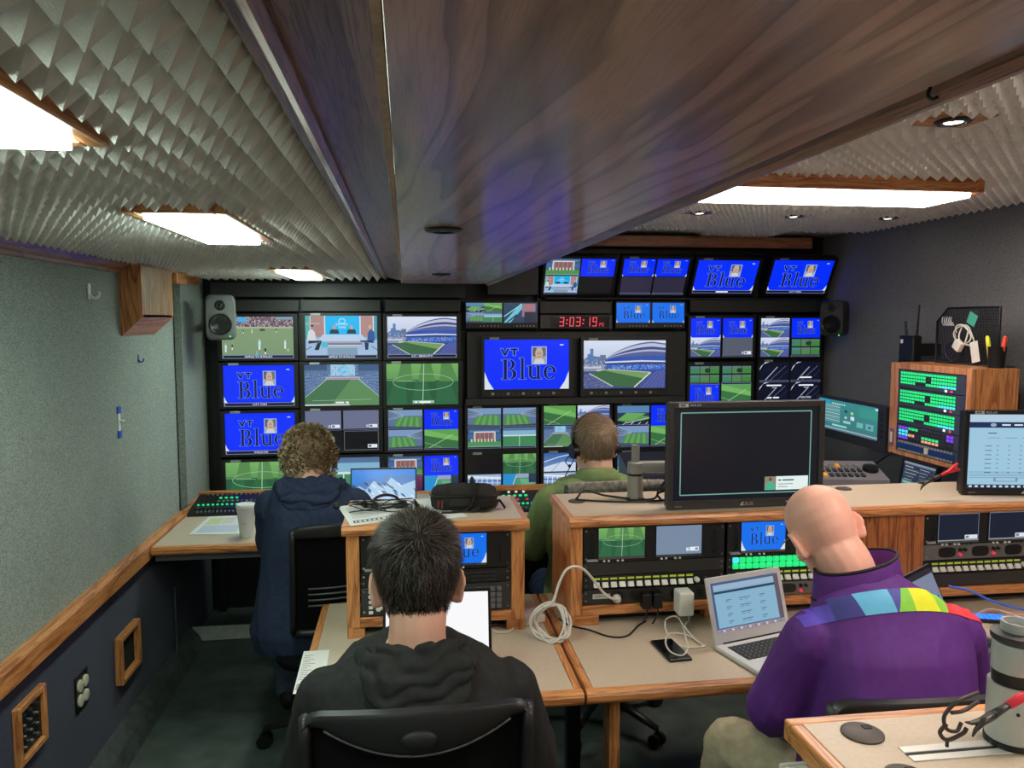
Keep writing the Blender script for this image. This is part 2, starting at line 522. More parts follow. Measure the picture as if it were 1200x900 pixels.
m = MB(); m.prism([(-0.021, ZS + 0.016), (-0.098, ZS + 0.032), (-0.098, ZS + 0.05), (-0.021, ZS + 0.034)], YF, 4.2); m.build('sloping_panel', oak('smoked oak side', 1, light=(156, 118, 100), dark=(116, 82, 70), rough=0.5, coat=0.3, scale=0.5), so)
m = MB(); m.prism([(-0.094, ZS + 0.026), (-0.102, ZS + 0.02), (-0.11, ZS + 0.024), (-0.118, ZS + 0.036), (-0.126, ZS + 0.034), (-0.135, ZS + 0.046), (-0.135, ZS + 0.07), (-0.094, ZS + 0.07)], YF, 4.2); m.build('moulding', OAKD, so)
m = MB(); m.b2((-0.135, 4.19, ZS + 0.03), (-0.012, 4.2, ZL + 0.03)); m.build('end_panel', SOFF, so)
m = MB(); m.tube(spline([(0.43, 0.6, ZS), (0.428, 0.6, ZS - 0.006), (0.434, 0.603, ZS - 0.009), (0.441, 0.606, ZS - 0.006)]), 0.0016, 6); m.build('cup_hook', BLACKG, so, smooth=True)
m = MB(); m.b2((-0.0205, 1.1, ZS - 0.001), (-0.0192, 1.42, ZS + 0.012)); m.build('paper_tape', pmat('pale paper tape', (200, 216, 208), 0.7), so)

# ------------------------------------------------------------------ ceiling lights
def diff(name, s, c=(255, 250, 240)):
    return pmat(name, (240, 240, 235), 0.5, emit=c, estr=s)
D_LEFT = diff('lit diffuser left', LIGHT_LEFT, (232, 255, 240)); D_RIGHT = diff('lit diffuser right', LIGHT_RIGHT, (255, 240, 228)); D_SPOT = diff('lit spot lens', LIGHT_SPOT, (255, 240, 215))
def flush_light(q, z, label, tall, dm, drop=.011):
    x0, x1, y0, y1 = q
    t = thing('ceiling_light', label, 'ceiling light', ((x0 + x1) / 2, (y0 + y1) / 2, z), group='fluorescent ceiling panels')
    hx, hy = (x1 - x0) / 2 - 0.002, (y1 - y0) / 2 - 0.002
    w = 0.026
    om = OAK_Y
    for sx in (-1, 1):
        MB().b2((sx * hx, -hy, -tall), (sx * (hx - w), hy, 0), 0.002).build('frame_side', om, t)
    for sy in (-1, 1):
        MB().b2((-hx + w, sy * hy, -tall), (hx - w, sy * (hy - w), 0), 0.002).build('frame_side', OAK_X, t)
    MB().b2((-hx + w + .007, -hy + w + .002, -tall - drop), (hx - w - .007, hy - w - .002, -tall + 0.010), .003, 2).build('diffuser', dm, t)
    for sx in (-1, 1):
        MB().b2((sx * (hx - w), -hy + w, -tall), (sx * (hx - w - 0.006), hy - w, -tall + 0.012)).build('retainer', WHITE, t)
    return t
lbl = ['long fluorescent light panel overhead behind the camera on the left', 'oak framed light panel in the left foam ceiling, cut by the left photo edge',
       'oak framed light panel in the middle of the left foam ceiling', 'farthest light panel of the left foam ceiling, just above the monitor rack']
for q, l in zip(LEFT_L, lbl): flush_light(q, ZL, l, 0.034, D_LEFT)
lbl = ['light panel on the right ceiling behind the camera', 'light panel at the top right corner beyond the oak soffit', 'wide glowing light panel in an oak box on the right ceiling']
for q, l in zip(RIGHT_L, lbl): flush_light(q, ZR, l, 0.064, D_RIGHT, .014)
def spot(x, y, z, label, plate=True, lit=True, r=0.045):
    t = thing('downlight', label, 'downlight', (x, y, z), group='round recessed downlights')
    if plate:
        MB().b2((-0.08, -0.066, -0.009), (0.08, 0.066, 0), 0.002).build('oak_plate', OAK_X, t); zz = -0.009
    else: zz = 0
    m = MB(); m.lathe([(r, zz), (r, zz - 0.004), (r - 0.006, zz - 0.008), (r - 0.016, zz - 0.008), (r - 0.02, zz - 0.003), (r - 0.02, zz)], 28); m.build('bezel', BLACKG, t, smooth=True, autosmooth=40)
    m = MB(); m.lathe([(r - 0.0205, zz - 0.0005), (r - 0.022, zz - 0.004), (0.004, zz - 0.005)], 20); m.build('lens', D_SPOT if lit else STEEL, t, smooth=True)
    return t
sl = ['lit downlight on an oak plate in the right ceiling, nearest the light box', 'downlight in the far right ceiling nearest the oak soffit', 'downlight in the far right ceiling, middle of the row of three', 'downlight in the far right ceiling nearest the right wall',
      'downlight at the right edge above the charcoal carpet wall', 'downlight of the right ceiling behind the camera, by the soffit', 'downlight of the right ceiling behind the camera, by the wall']
for (x, y), l in zip(SPOTS, sl): spot(x, y, ZR, l)
spot(0.082, 1.655, ZS, 'unlit chrome downlight in the oak soffit, the nearer one', False, False, 0.04)
spot(0.153, 3.293, ZS, 'unlit chrome downlight near the far end of the oak soffit', False, False, 0.04)

# oak strip over the far right monitors
m = MB(); m.b2((0.5, 4.44, 2.125), (2.45, 4.47, 2.19), 0.003); o = m.build('trim_6', oak('oak valance', 0, light=(190, 126, 86), dark=(140, 86, 54))); o['kind'] = 'structure'

# ------------------------------------------------------------------ things on the left wall
t = thing('wall_cabinet', 'small oak box with a slanted bottom high on the left wall', 'cabinet', (XL, 3.53, 1.63))
pr = [(0, 0), (0.085, 0.078), (0.085, 0.318), (0, 0.318)]
m = MB(); m.rings([[(x, -0.21, z) for x, z in pr], [(x, -0.198, z) for x, z in pr]]); m.build('end_panel', OAK_Z, t)
m = MB(); m.rings([[(x, 0.198, z) for x, z in pr], [(x, 0.21, z) for x, z in pr]]); m.build('end_panel', OAK_Z, t)
m = MB(); m.b2((0.075, -0.198, 0.075), (0.085, 0.198, 0.318)); m.build('front_panel', oak('oak pale along z', 2, light=(176, 138, 104), dark=(136, 92, 62)), t)
m = MB(); m.rings([[(x, -0.198, z) for x, z in [(0, 0), (0.085, 0.078), (0.085, 0.088), (0, 0.01)]], [(x, 0.198, z) for x, z in [(0, 0), (0.085, 0.078), (0.085, 0.088), (0, 0.01)]]]); m.build('slanted_bottom', OAK_Y, t)
m = MB(); m.b2((XL, 3.86, 1.87), (XL + 0.075, 4.03, 1.93), 0.003); tag(m.build('corner_block', OAK_Y), 'short oak block against the ceiling beside the slanted oak box', 'wood block')

def hook(p, label, mt):
    t = thing('wall_hook', label, 'hook', p)
    m = MB(); m.b2((0, -0.012, -0.028), (0.005, 0.012, 0.03), 0.004); m.build('back_plate', mt, t)
    m = MB(); m.tube(spline([(0.004, 0, -0.012), (0.018, 0.004, -0.024), (0.03, 0.012, -0.016), (0.03, 0.02, 0.0)]), 0.005, 8); m.build('hook_arm', mt, t, smooth=True)
    return t
hook((XL, 3.01, 1.80), 'white stick-on hook on the grey carpet wall', WHITE)
t = hook((XL, 3.51, 1.53), 'tiny blue hook on the carpet wall below the slanted oak box', pmat('blue plastic', (32, 66, 150), 0.4)); t.scale = (0.6, 0.6, 0.6)
t = thing('tape_hook', 'white clip held by blue tape at both ends on the left wall', 'hook', (XL, 3.25, 1.29))
BLUE_TAPE = pmat('blue masking tape', (40, 84, 196), 0.7)
m = MB(); m.b2((0, -0.011, -0.045), (0.005, 0.011, 0.045), 0.002); m.b2((0.005, -0.006, 0.0), (0.02, 0.016, 0.008), 0.002); m.build('clip', WHITE, t)
for s in (-1, 1):
    m = MB(); m.b2((0.0, -0.016, s * 0.035), (0.0065, 0.016, s * 0.062), 0.001); m.build('tape', BLUE_TAPE, t)

def oak_frame(t, hy, hz, w=0.032, d=0.022):
    for s in (-1, 1):
        MB().b2((0, s * hy, -hz), (d, s * (hy - w), hz), 0.003).build('frame_side', OAK_Z, t)
        MB().b2((0, -hy + w, s * hz), (d, hy - w, s * (hz - w)), 0.003).build('frame_side', OAK_Y, t)
t = thing('socket_board', 'oak framed black socket panel low on the navy wall', 'wall panel', (XL, 2.405, 0.485))
oak_frame(t, 0.088, 0.09, 0.02)
MB().b2((0, -0.068, -0.07), (0.01, 0.068, 0.07)).build('panel', BLACKG, t)
for i in range(3):
    for j in range(4):
        m = MB(); m.cyl((0.01, -0.04 + i * 0.04, -0.05 + j * 0.033), (0.018, -0.04 + i * 0.04, -0.05 + j * 0.033), 0.006, n=10); m.build('connector', STEEL, t)
t = thing('outlet_plate', 'black wall plate with four round cream sockets', 'wall plate', (XL, 2.785, 0.405))
MB().b2((0, -0.05, -0.065), (0.006, 0.05, 0.065), 0.002).build('plate', BLACKG, t)
for i, j in ((0, 0), (1, 0), (0, 1), (1, 1)):
    m = MB(); m.lathe([(0.021, 0), (0.021, 0.006), (0.017, 0.008), (0.004, 0.008)], 20, c=(0.006, -0.022 + 0.044 * i, -0.026 + 0.052 * j), R=Matrix.Rotation(PI / 2, 3, 'Y')); m.build('socket', CREAM, t, smooth=True, autosmooth=40)
t = thing('wall_recess', 'oak framed open recess box in the navy wall', 'wall recess', (XL, 3.21, 0.36))
oak_frame(t, 0.11, 0.095, 0.02, 0.03)
MB().b2((0.0, -0.09, -0.075), (0.006, 0.09, 0.075)).build('back_panel', pmat('recess black', (12, 12, 12), 0.9), t)
t = thing('floor_plate', 'scuffed metal kick plate standing under the far left desk', 'plate', (-0.965, 4.15, 0))
m = MB(); m.b2((-0.17, 0, 0.002), (0.18, 0.008, 0.078), 0.001); m.build('plate', ALU, t)
for s in (-1, 1):
    MB().ball((s * 0.15, -0.001, 0.04), 0.004, 1).build('screw', STEEL, t)
m = MB(); m.cyl((XL + 0.04, 3.76, 0.1), (XL + 0.04, 3.76, 0.43), 0.004, n=8); m.lathe([(0.007, 0), (0.007, 0.012)], 10, c=(XL + 0.04, 3.76, 0.42)); tag(m.build('metal_rod', STEEL), 'thin upright metal rod under the far left desk', 'rod')
# ------------------------------------------------------------------ pictures on the screens
SCR = attr_mat('lit screen picture', SCREEN, True, 0.22)
PRINT = attr_mat('printed sheet', 1, False, 0.6)
NAVYC, OUTC = (6, 14, 84), (96, 128, 240)
def arc_band(P, cx, cy, rx, ry, tx, ty, a0, a1, c, n=18):
    pts = []
    for i in range(n + 1):
        a = a0 + (a1 - a0) * i / n
        pts.append((math.cos(a), math.sin(a)))
    for (c0, s0), (c1, s1) in zip(pts[:-1], pts[1:]):
        k0 = abs(c0); k1 = abs(c1)
        o0 = (cx + rx * c0, cy + ry * s0); o1 = (cx + rx * c1, cy + ry * s1)
        i0 = (cx + (rx - tx) * c0, cy + (ry - ty) * s0); i1 = (cx + (rx - tx) * c1, cy + (ry - ty) * s1)
        P.poly([o0, o1, i1, i0], c, False)
def blue_word(P, x, y, k, kx, c, g=0.0):
    """the word in roman letters with serifs: x, y lower left, k cap height, kx unit width; g grows every stroke"""
    P.L += 1
    def R(x0, y0, x1, y1): P.rect(x + kx * (x0 - g), y + k * (y0 - g), x + kx * (x1 + g), y + k * (y1 + g), c, None, False)
    def A(cx, cy, rx, ry, tx, ty, a0, a1): arc_band(P, x + kx * cx, y + k * cy, kx * (rx + g), k * (ry + g), kx * (tx + 2 * g), k * (ty + 2 * g), a0, a1, c)
    # B
    R(0, 0, 0.36, 0.045); R(0, 0.955, 0.36, 1.0); R(0.10, 0, 0.24, 1.0); R(0.24, 0.50, 0.40, 0.545)
    A(0.36, 0.76, 0.24, 0.24, 0.14, 0.05, -PI / 2, PI / 2); A(0.38, 0.265, 0.29, 0.265, 0.155, 0.05, -PI / 2, PI / 2)
    # l
    o = 0.78
    R(o, 0, o + 0.32, 0.04); R(o + 0.10, 0, o + 0.22, 1.08); R(o + 0.02, 1.035, o + 0.2, 1.075)
    # u
    o = 1.16
    R(o, 0.645, o + 0.2, 0.685); R(o + 0.08, 0.2, o + 0.2, 0.685); A(o + 0.30, 0.21, 0.22, 0.21, 0.12, 0.09, PI, 1.75 * PI)
    R(o + 0.44, 0.0, o + 0.56, 0.685); R(o + 0.36, 0.645, o + 0.56, 0.685); R(o + 0.5, 0.0, o + 0.66, 0.04)
    # e
    o = 1.90
    A(o + 0.28, 0.34, 0.28, 0.35, 0.13, 0.055, 0.0, 1.78 * PI); R(o + 0.06, 0.36, o + 0.54, 0.40)
def vt_word(P, x, y, k, kx, c, g=0.0):
    P.L += 1
    q = g
    P.poly([(x - kx * q, y + k * (1 + q)), (x + kx * (0.26 + q), y + k * (1 + q)), (x + kx * 0.56, y + k * 0.3), (x + kx * (0.86 - q), y + k * (1 + q)), (x + kx * (1.12 + q), y + k * (1 + q)), (x + kx * (0.68 + q), y - k * q), (x + kx * (0.44 - q), y - k * q)], c, False)
    P.rect(x + kx * (1.28 - q), y + k * (0.78 - q), x + kx * (2.2 + q), y + k * (1 + q), c, None, False)
    P.rect(x + kx * (1.62 - q), y - k * q, x + kx * (1.86 + q), y + k * (1 + q), c, None, False)
def p_face(P, x0, y0, x1, y1):
    def Q(a, b): return (x0 + (x1 - x0) * a, y0 + (y1 - y0) * b)
    P.rect(x0, y0, x1, y1, (150, 160, 170))
    dx, dy = x1 - x0, y1 - y0
    P.rect(x0, y0 + 0.45 * dy, x0 + 0.3 * dx, y1, (96, 92, 100)); P.rect(x0 + .72 * dx, y0 + 0.45 * dy, x1, y1, (110, 104, 100), None, False)
    P.ell(*Q(0.5, 0.62), 0.29 * dx, 0.32 * dy, (190, 180, 160))
    P.poly([Q(0.08, 0), Q(0.92, 0), Q(0.78, 0.3), Q(0.22, 0.3)], (206, 206, 206))
    P.ell(*Q(0.5, 0.56), 0.2 * dx, 0.27 * dy, (206, 158, 140))
    P.rect(*Q(0.36, 0.6), *Q(0.46, 0.64), (90, 60, 54)); P.rect(*Q(0.54, 0.6), *Q(0.64, 0.64), (90, 60, 54), None, False); P.rect(*Q(0.42, 0.4), *Q(0.58, 0.44), (170, 84, 80), None, False)
def p_blue(P, cyan=False, bar=None, wide=False, corners=True):
    bl = (10, 110, 235) if cyan else (0, 44, 250)
    oc = (60, 140, 250) if cyan else OUTC
    P.rect(0, 0, 1, 1, bl)
    if bar is not None:
        P.rect(0, 0, 1, 0.09, (120, 130, 170)); P.rect(0.015, 0.012, 0.985, 0.075, (10, 14, 44)); P.text(bar, 0.5, 0.02, 0.05, (235, 238, 245), 'c', 0.20)
    b = 0.09 if bar is not None else 0.0
    vt_word(P, 0.19, 0.66 + 0.02, 0.14, 0.092, oc, 0.09); vt_word(P, 0.19, 0.68, 0.14, 0.092, (4, 10, 66) if not cyan else (10, 40, 110))
    blue_word(P, 0.2, 0.2, 0.40, 0.262, oc, 0.025); blue_word(P, 0.2, 0.2, 0.40, 0.262, NAVYC if not cyan else (6, 34, 110))
    P.rect(0.555, 0.50, 0.735, 0.86, (170, 190, 235)); p_face(P, 0.565, 0.515, 0.725, 0.845)
    P.rect(0.89, 0.88, 0.935, 0.905, (190, 205, 255))
    if corners:
        w = 0.11 if wide else 0.05; h = 0.36 if wide else 0.16
        for s in (0, 1):
            f = (lambda v: v) if s == 0 else (lambda v: 1 - v)
            P.poly([(f(0), b), (f(w), b), (f(w * 0.45), b + h * 0.42), (f(0), b + h)], (214, 226, 240))
def bar(P, txt, w=0.3, c=(10, 14, 44)):
    P.rect(0, 0, 1, 0.085, (128, 138, 172)); P.rect(0.012, 0.012, 0.988, 0.07, c)
    if txt:
        P.rect(0.5 - w / 2 - .01, 0.012, 0.5 + w / 2 + .01, 0.07, (60, 70, 110)); P.text(txt, 0.5, 0.018, 0.048, (240, 242, 250), 'c', w)
def speckle(P, x0, y0, x1, y1, cols, nx, ny, seed=1, fill=.6):
    """seats and crowd: a scatter of small marks"""
    r = random.Random(seed); P.L += 1
    for i in range(nx):
        for j in range(ny):
            if r.random() > fill: continue
            x = x0 + (x1 - x0) * (i + r.random() * .4) / nx; y = y0 + (y1 - y0) * (j + r.random() * .4) / ny
            P.rect(x, y, x + (x1 - x0) / nx * .6, y + (y1 - y0) / ny * .6, r.choice(cols), None, False)
def p_stadium(P, txt=None):
    P.rect(0, 0, 1, 1, (150, 168, 205), (214, 224, 246))
    P.poly([(0, 0.60), (0.05, 0.66), (0.05, 0.72), (0.08, 0.72), (0.08, 0.83), (0.12, 0.83), (0.12, 0.68), (0.2, 0.66), (0.2, 0.7), (0.27, 0.7), (0.27, 0.45), (0, 0.45)], (92, 120, 168))
    P.rect(0.085, 0.72, 0.118, 0.8, (70, 140, 190)); P.rect(0.21, 0.56, 0.27, 0.66, (110, 112, 124), None, False)
    # far stand below roof
    P.poly([(0.26, 0.35), (0.26, 0.62), (0.4, 0.72), (0.7, 0.8), (1, 0.8), (1, 0.25)], (54, 88, 168))
    P.poly([(0.27, 0.56), (0.42, 0.70), (0.62, 0.78), (1, 0.80), (1, 0.70), (0.6, 0.67), (0.27, 0.52)], (40, 76, 190))
    # arched roof bands
    def arch(z0, z1, c):
        top, bot = [], []
        for i in range(21):
            t = i / 20
            xx = 0.26 + 0.74 * t
            f = math.sin(min(1.0, t * 1.25) * PI / 2) ** 0.8 if t < 0.8 else 1 - 0.5 * (t - 0.8)
            top.append((xx, 0.60 + (z1) * f)); bot.append((xx, 0.60 + (z0) * f))
        for i in range(20): P.poly([bot[i], bot[i + 1], top[i + 1], top[i]], c, i == 0)
    arch(0.08, 0.37, (84, 96, 148)); arch(0.27, 0.34, (186, 194, 222)); arch(0.17, 0.21, (170, 178, 216)); arch(0.22, 0.26, (64, 74, 120))
    P.poly([(0.26, 0.56), (0.7, 0.585), (1, 0.57), (1, 0.545), (0.7, 0.555), (0.26, 0.53)], (214, 220, 236))
    P.poly([(0.24, 0.53), (1, 0.54), (1, 0.5), (0.24, 0.49)], (62, 68, 120))
    for k in range(7): P.rect(0.34 + k * 0.09, 0.40, 0.40 + k * 0.09, 0.485, (70, 122, 210), None, k == 0)
    P.rect(0, 0.30, 0.26, 0.50, (130, 142, 172)); P.rect(0.0, 0.42, 0.22, 0.46, (196, 200, 214)); P.rect(0.16, 0.36, 0.32, 0.40, (200, 190, 200))
    P.poly([(0, 0.36), (0.3, 0.36), (1, 0.36), (1, 0), (0, 0)], (58, 72, 128))
    for k in range(9): P.line([(0.0, 0.30 - k * 0.034), (0.34, 0.2 - k * 0.03)], 0.008, (104, 116, 160), k == 0)
    speckle(P, 0, .02, .35, .3, [(90, 100, 150), (40, 50, 96), (120, 130, 170)], 22, 12, 2); speckle(P, .3, .4, 1, .5, [(90, 140, 220), (50, 90, 180), (190, 200, 220)], 34, 5, 3); speckle(P, .66, .02, 1, .36, [(90, 104, 170), (54, 66, 120), (130, 140, 190)], 22, 14, 4); speckle(P, 0, .45, .28, .6, [(170, 178, 200), (80, 96, 140), (200, 205, 215)], 16, 6, 5)
    # pitch
    P.poly([(0.07, 0.32), (0.3, 0.40), (0.82, 0.33), (0.62, 0.02), (0.36, 0.04)], (52, 106, 64))
    P.poly([(0.22, 0.385), (0.3, 0.40), (0.82, 0.33), (0.74, 0.2)], (112, 158, 86))
    P.line([(0.07, 0.32), (0.36, 0.04)], 0.012, (176, 196, 190)); P.line([(0.82, 0.33), (0.62, 0.02)], 0.016, (206, 214, 200)); P.line([(0.3, 0.4), (0.82, 0.33)], 0.008, (190, 206, 190))
    P.poly([(0.84, 0.32), (1, 0.4), (1, 0), (0.68, 0)], (72, 84, 150))
    for k in range(6): P.line([(0.72 + k * 0.05, 0.0), (0.9 + k * 0.04, 0.36)], 0.006, (108, 120, 180), k == 0)
    if txt: bar(P, txt)
def p_pitch(P, txt=None):
    """high view of the centre circle, the near half in shade"""
    P.rect(0, 0, 1, 1, (26, 84, 52), (96, 170, 84))
    P.rect(0, 0.56, 1, 1, (86, 150, 72), (108, 178, 88)); P.poly([(0, 0), (1, 0), (1, 0.57), (0, 0.63)], (30, 92, 56))
    for k in range(3): P.poly([(0.2 + k * .28, 1), (0.34 + k * .28, 1), (0.36 + k * .32, 0.56), (0.14 + k * .3, 0.56)], (76, 138, 66), k == 0)
    for k in range(3): P.poly([(0.1 + k * .3, .56), (0.26 + k * .31, .56), (0.28 + k * .36, 0), (0.0 + k * .34, 0)], (34, 104, 62), k == 0)
    P.line([(0.5, 0), (0.52, 1)], 0.008, (190, 226, 190)); P.ering(0.51, 0.55, 0.42, 0.2, 0.006, (150, 206, 150)); P.line([(0, 0.6), (0.42, 0.57)], 0.006, (150, 200, 150))
    if txt: P.rect(0.36, 0.03, 0.66, 0.1, (150, 190, 170)); P.text(txt, 0.5, 0.04, 0.05, (245, 250, 245), 'c', 0.22)
def p_behind_goal(P, txt=None):
    """view along the pitch from behind one goal"""
    P.rect(0, 0.6, 1, 1, (86, 112, 150)); P.rect(0.35, 0.72, 0.68, 1, (150, 200, 228)); P.ell(0.52, 0.86, 0.08, 0.12, (120, 200, 240))
    P.rect(0, 0.86, 0.3, 1, (60, 84, 120)); P.rect(0.72, 0.84, 1, 1, (64, 90, 130))
    P.poly([(0, 0.2), (0, 0.86), (0.36, 0.68), (0.30, 0.62)], (80, 108, 150)); P.poly([(1, 0.2), (1, 0.84), (0.68, 0.68), (0.72, 0.62)], (84, 112, 156))
    for k in range(6): P.line([(0, 0.8 - k * .09), (0.33, 0.68 - k * .012)], 0.006, (124, 146, 184), k == 0); P.line([(1, 0.78 - k * .09), (0.7, 0.68 - k * .012)], 0.006, (130, 150, 190), False)
    speckle(P, 0, .3, .3, .82, [(60, 84, 124), (110, 134, 176), (140, 160, 190)], 20, 18, 6, .4); speckle(P, .72, .3, 1, .82, [(60, 84, 124), (110, 134, 176), (140, 160, 190)], 20, 18, 7, .4); speckle(P, .3, .7, .72, 1, [(180, 210, 230), (100, 150, 190), (70, 110, 160)], 20, 10, 8, .4)
    P.rect(0.28, 0.62, 0.74, 0.7, (160, 176, 200)); P.rect(0.3, 0.64, 0.72, 0.665, (190, 120, 150))
    P.poly([(0, 0), (1, 0), (1, 0.22), (0.73, 0.63), (0.29, 0.63), (0, 0.2)], (86, 140, 84))
    P.poly([(0, 0), (0.34, 0), (0.62, 0.63), (0.29, 0.63), (0, 0.2)], (62, 116, 76))
    P.line([(0, 0.2), (0.29, 0.63)], 0.008, (180, 206, 180)); P.line([(1, 0.22), (0.73, 0.63)], 0.008, (180, 206, 180)); P.line([(0.1, 0.12), (0.9, 0.14)], 0.006, (150, 190, 150))
    P.rect(0, 0, 0.6, 0.03, (210, 220, 226))
    if txt: P.text(txt, 0.5, 0.05, 0.05, (226, 240, 230), 'c', 0.18)
def p_match(P, txt):
    """live match with the crowd on top"""
    P.rect(0, 0, 1, 1, (118, 150, 106), (128, 158, 112))
    P.rect(0, 0.74, 1, 1, (112, 92, 104))
    rnd = random.Random(3)
    P.L += 1
    for i in range(46):
        for j in range(7):
            c = rnd.choice([(176, 160, 168), (92, 70, 84), (140, 110, 120), (60, 50, 66), (196, 188, 190), (120, 96, 130)])
            x = i / 46; y = 0.76 + j * 0.034
            P.rect(x, y, x + 0.016, y + 0.026, c, None, False)
    P.rect(0.22, 0.87, 0.35, 0.98, (70, 170, 226)); P.rect(0.75, 0.93, 0.99, 0.99, (120, 160, 186)); P.rect(0, 0.72, 1, 0.755, (170, 180, 150))
    for x, y, s, c in ((0.52, 0.36, 1.5, (170, 226, 240)), (0.60, 0.2, 1.0, (30, 34, 36)), (0.88, 0.36, 1.3, (180, 220, 220)), (0.05, 0.27, 1.2, (190, 220, 226)), (0.14, 0.3, .9, (60, 80, 70)), (0.3, 0.66, .6, (70, 90, 70)), (0.42, 0.66, .6, (200, 220, 220)), (0.76, 0.68, .6, (40, 60, 50)), (0.48, 0.12, .9, (70, 190, 230))):
        P.ell(x, y, 0.013 * s, 0.055 * s, c, 10); P.ell(x + .002, y + 0.065 * s, 0.009 * s, 0.016 * s, (190, 150, 130), 8, False); P.rect(x - .01 * s, y - .1 * s, x + .008 * s, y - .04 * s, (226, 232, 236), None, False)
    P.rect(0.53, 0.655, 0.6, 0.71, (70, 76, 60)); P.ering(0.92, 0.2, 0.015, 0.03, 0.006, (190, 220, 190), 12)
    bar(P, txt, 0.38)
def p_studio(P, txt):
    """four people at a long white desk in a cyan studio"""
    P.rect(0, 0, 1, 1, (160, 190, 226), (130, 170, 210))
    P.rect(0, 0.45, 0.06, 1, (60, 176, 170)); P.rect(0.06, 0.5, 0.26, 1, (172, 128, 128)); P.rect(0.27, 0.5, 0.76, 1, (0, 176, 236)); P.rect(0.77, 0.5, 0.95, 1, (176, 130, 128)); P.rect(0.955, 0.45, 1, 1, (60, 150, 180), None, False)
    P.rect(0.06, 0.5, 0.075, 1, (190, 200, 214)); P.rect(0.26, 0.5, 0.275, 1, (214, 222, 230), None, False); P.rect(0.755, 0.5, 0.77, 1, (214, 222, 230), None, False); P.rect(0.94, 0.5, 0.955, 1, (214, 222, 230), None, False)
    P.ering(0.51, 0.87, 0.045, 0.06, 0.01, (176, 232, 250), 16); P.text('EXTRA', 0.51, 0.775, 0.055, (200, 240, 250), 'c', 0.17); P.text('TIME', 0.51, 0.70, 0.055, (200, 240, 250), 'c', 0.11)
    P.rect(0, 0.80, 0.2, 0.83, (190, 160, 168))
    for x in (0.40, 0.64):
        P.poly([(x - .07, .58), (x + .07, .58), (x + .05, .68), (x - .05, .68)], (30, 44, 60)); P.ell(x, 0.735, 0.02, 0.05, (196, 150, 130), 10)
    P.poly([(0.24, .56), (0.78, .56), (0.86, .40), (0.16, .40)], (178, 204, 236)); P.rect(0.22, 0.27, 0.8, 0.40, (150, 160, 190)); P.rect(0.3, 0.285, 0.78, 0.36, (120, 116, 132)); P.rect(0.31, 0.29, 0.78, 0.315, (210, 220, 230)); P.rect(0.22, 0.26, 0.31, 0.38, (20, 190, 210))
    P.rect(0.3, 0.0, 0.72, 0.25, (122, 156, 182))
    P.poly([(0.02, .42), (0.15, .42), (0.13, .62), (0.09, .69), (0.04, .64)], (206, 214, 220)); P.ell(0.1, 0.735, 0.025, 0.055, (180, 130, 110), 10); P.rect(0.075, 0.745, 0.11, 0.79, (40, 32, 32)); P.poly([(0.04, .35), (0.22, .38), (0.22, .42), (0.04, .42)], (26, 40, 50)); P.poly([(.16, .36), (.22, .38), (.18, .2), (.12, .2)], (24, 34, 44))
    P.poly([(0.86, .42), (0.97, .42), (0.96, .62), (0.91, .69), (0.87, .6)], (44, 84, 150)); P.ell(0.9, 0.735, 0.025, 0.055, (206, 160, 140), 10); P.poly([(0.76, .39), (0.95, .36), (0.95, .42), (0.76, .42)], (28, 48, 84)); P.poly([(.82, .38), (.88, .36), (.87, .2), (.83, .2)], (26, 44, 76))
    P.line([(.0, .2), (.08, .28)], .01, (40, 56, 80)); P.line([(.92, .28), (1., .2)], .01, (40, 56, 80))
    bar(P, txt, 0.36)
def p_grey(P, tagc=True, c=(104, 110, 138), txt=''):
    P.rect(0, 0, 1, 1, c)
    if tagc: P.rect(0.72, 0.12, 0.96, 0.28, (226, 232, 240)); P.rect(0.74, 0.15, 0.82, 0.25, (90, 110, 130)); P.rect(0.64, 0.14, 0.70, 0.26, (180, 190, 205), None, False)
    bar(P, '')
def p_black(P, tagc=True, frame=True):
    P.rect(0, 0, 1, 1, (10, 10, 14))
    if frame: P.line([(0.02, 0.02), (0.98, 0.02), (0.98, 0.98), (0.02, 0.98), (0.02, 0.02)], 0.012, (120, 124, 140))
    if tagc: P.rect(0.68, 0.12, 0.95, 0.30, (226, 232, 240)); P.rect(0.7, 0.15, 0.78, 0.27, (90, 110, 130))
def p_goal(P):
    P.rect(0, 0, 1, 1, (64, 100, 150)); P.rect(0, 0.72, 1, 1, (54, 84, 120)); P.rect(0.05, .8, .95, .9, (90, 120, 160))
    P.rect(0, 0, 1, 0.36, (66, 146, 80)); P.rect(0, 0.34, 1, 0.44, (60, 96, 110)); P.rect(0.2, 0.40, 0.82, 0.82, (170, 150, 150)); P.rect(0.24, 0.40, 0.78, 0.77, (140, 90, 96))
    for k in range(5): P.line([(0.24 + k * .13, .4), (0.24 + k * .13, .77)], 0.008, (190, 180, 180), k == 0)
    P.line([(0.2, .38), (0.2, .82), (0.82, .82), (0.82, .38)], 0.025, (220, 220, 220))
    for k in range(8): P.ell(0.12 + k * .1, 0.4, 0.025, 0.09, (210, 206, 160), 8, k == 0)
    P.rect(0.0, 0.1, 1, .12, (120, 190, 130)); bar(P, '')
def p_half(P):
    P.rect(0, 0, 1, 1, (50, 136, 84)); P.rect(0, 0.6, 1, 1, (120, 178, 210)); P.rect(0, 0.86, 1, 1, (80, 110, 150)); P.rect(0, .58, 1, .64, (206, 220, 226)); P.line([(.5, 0), (.5, .6)], .015, (190, 230, 210)); bar(P, '')
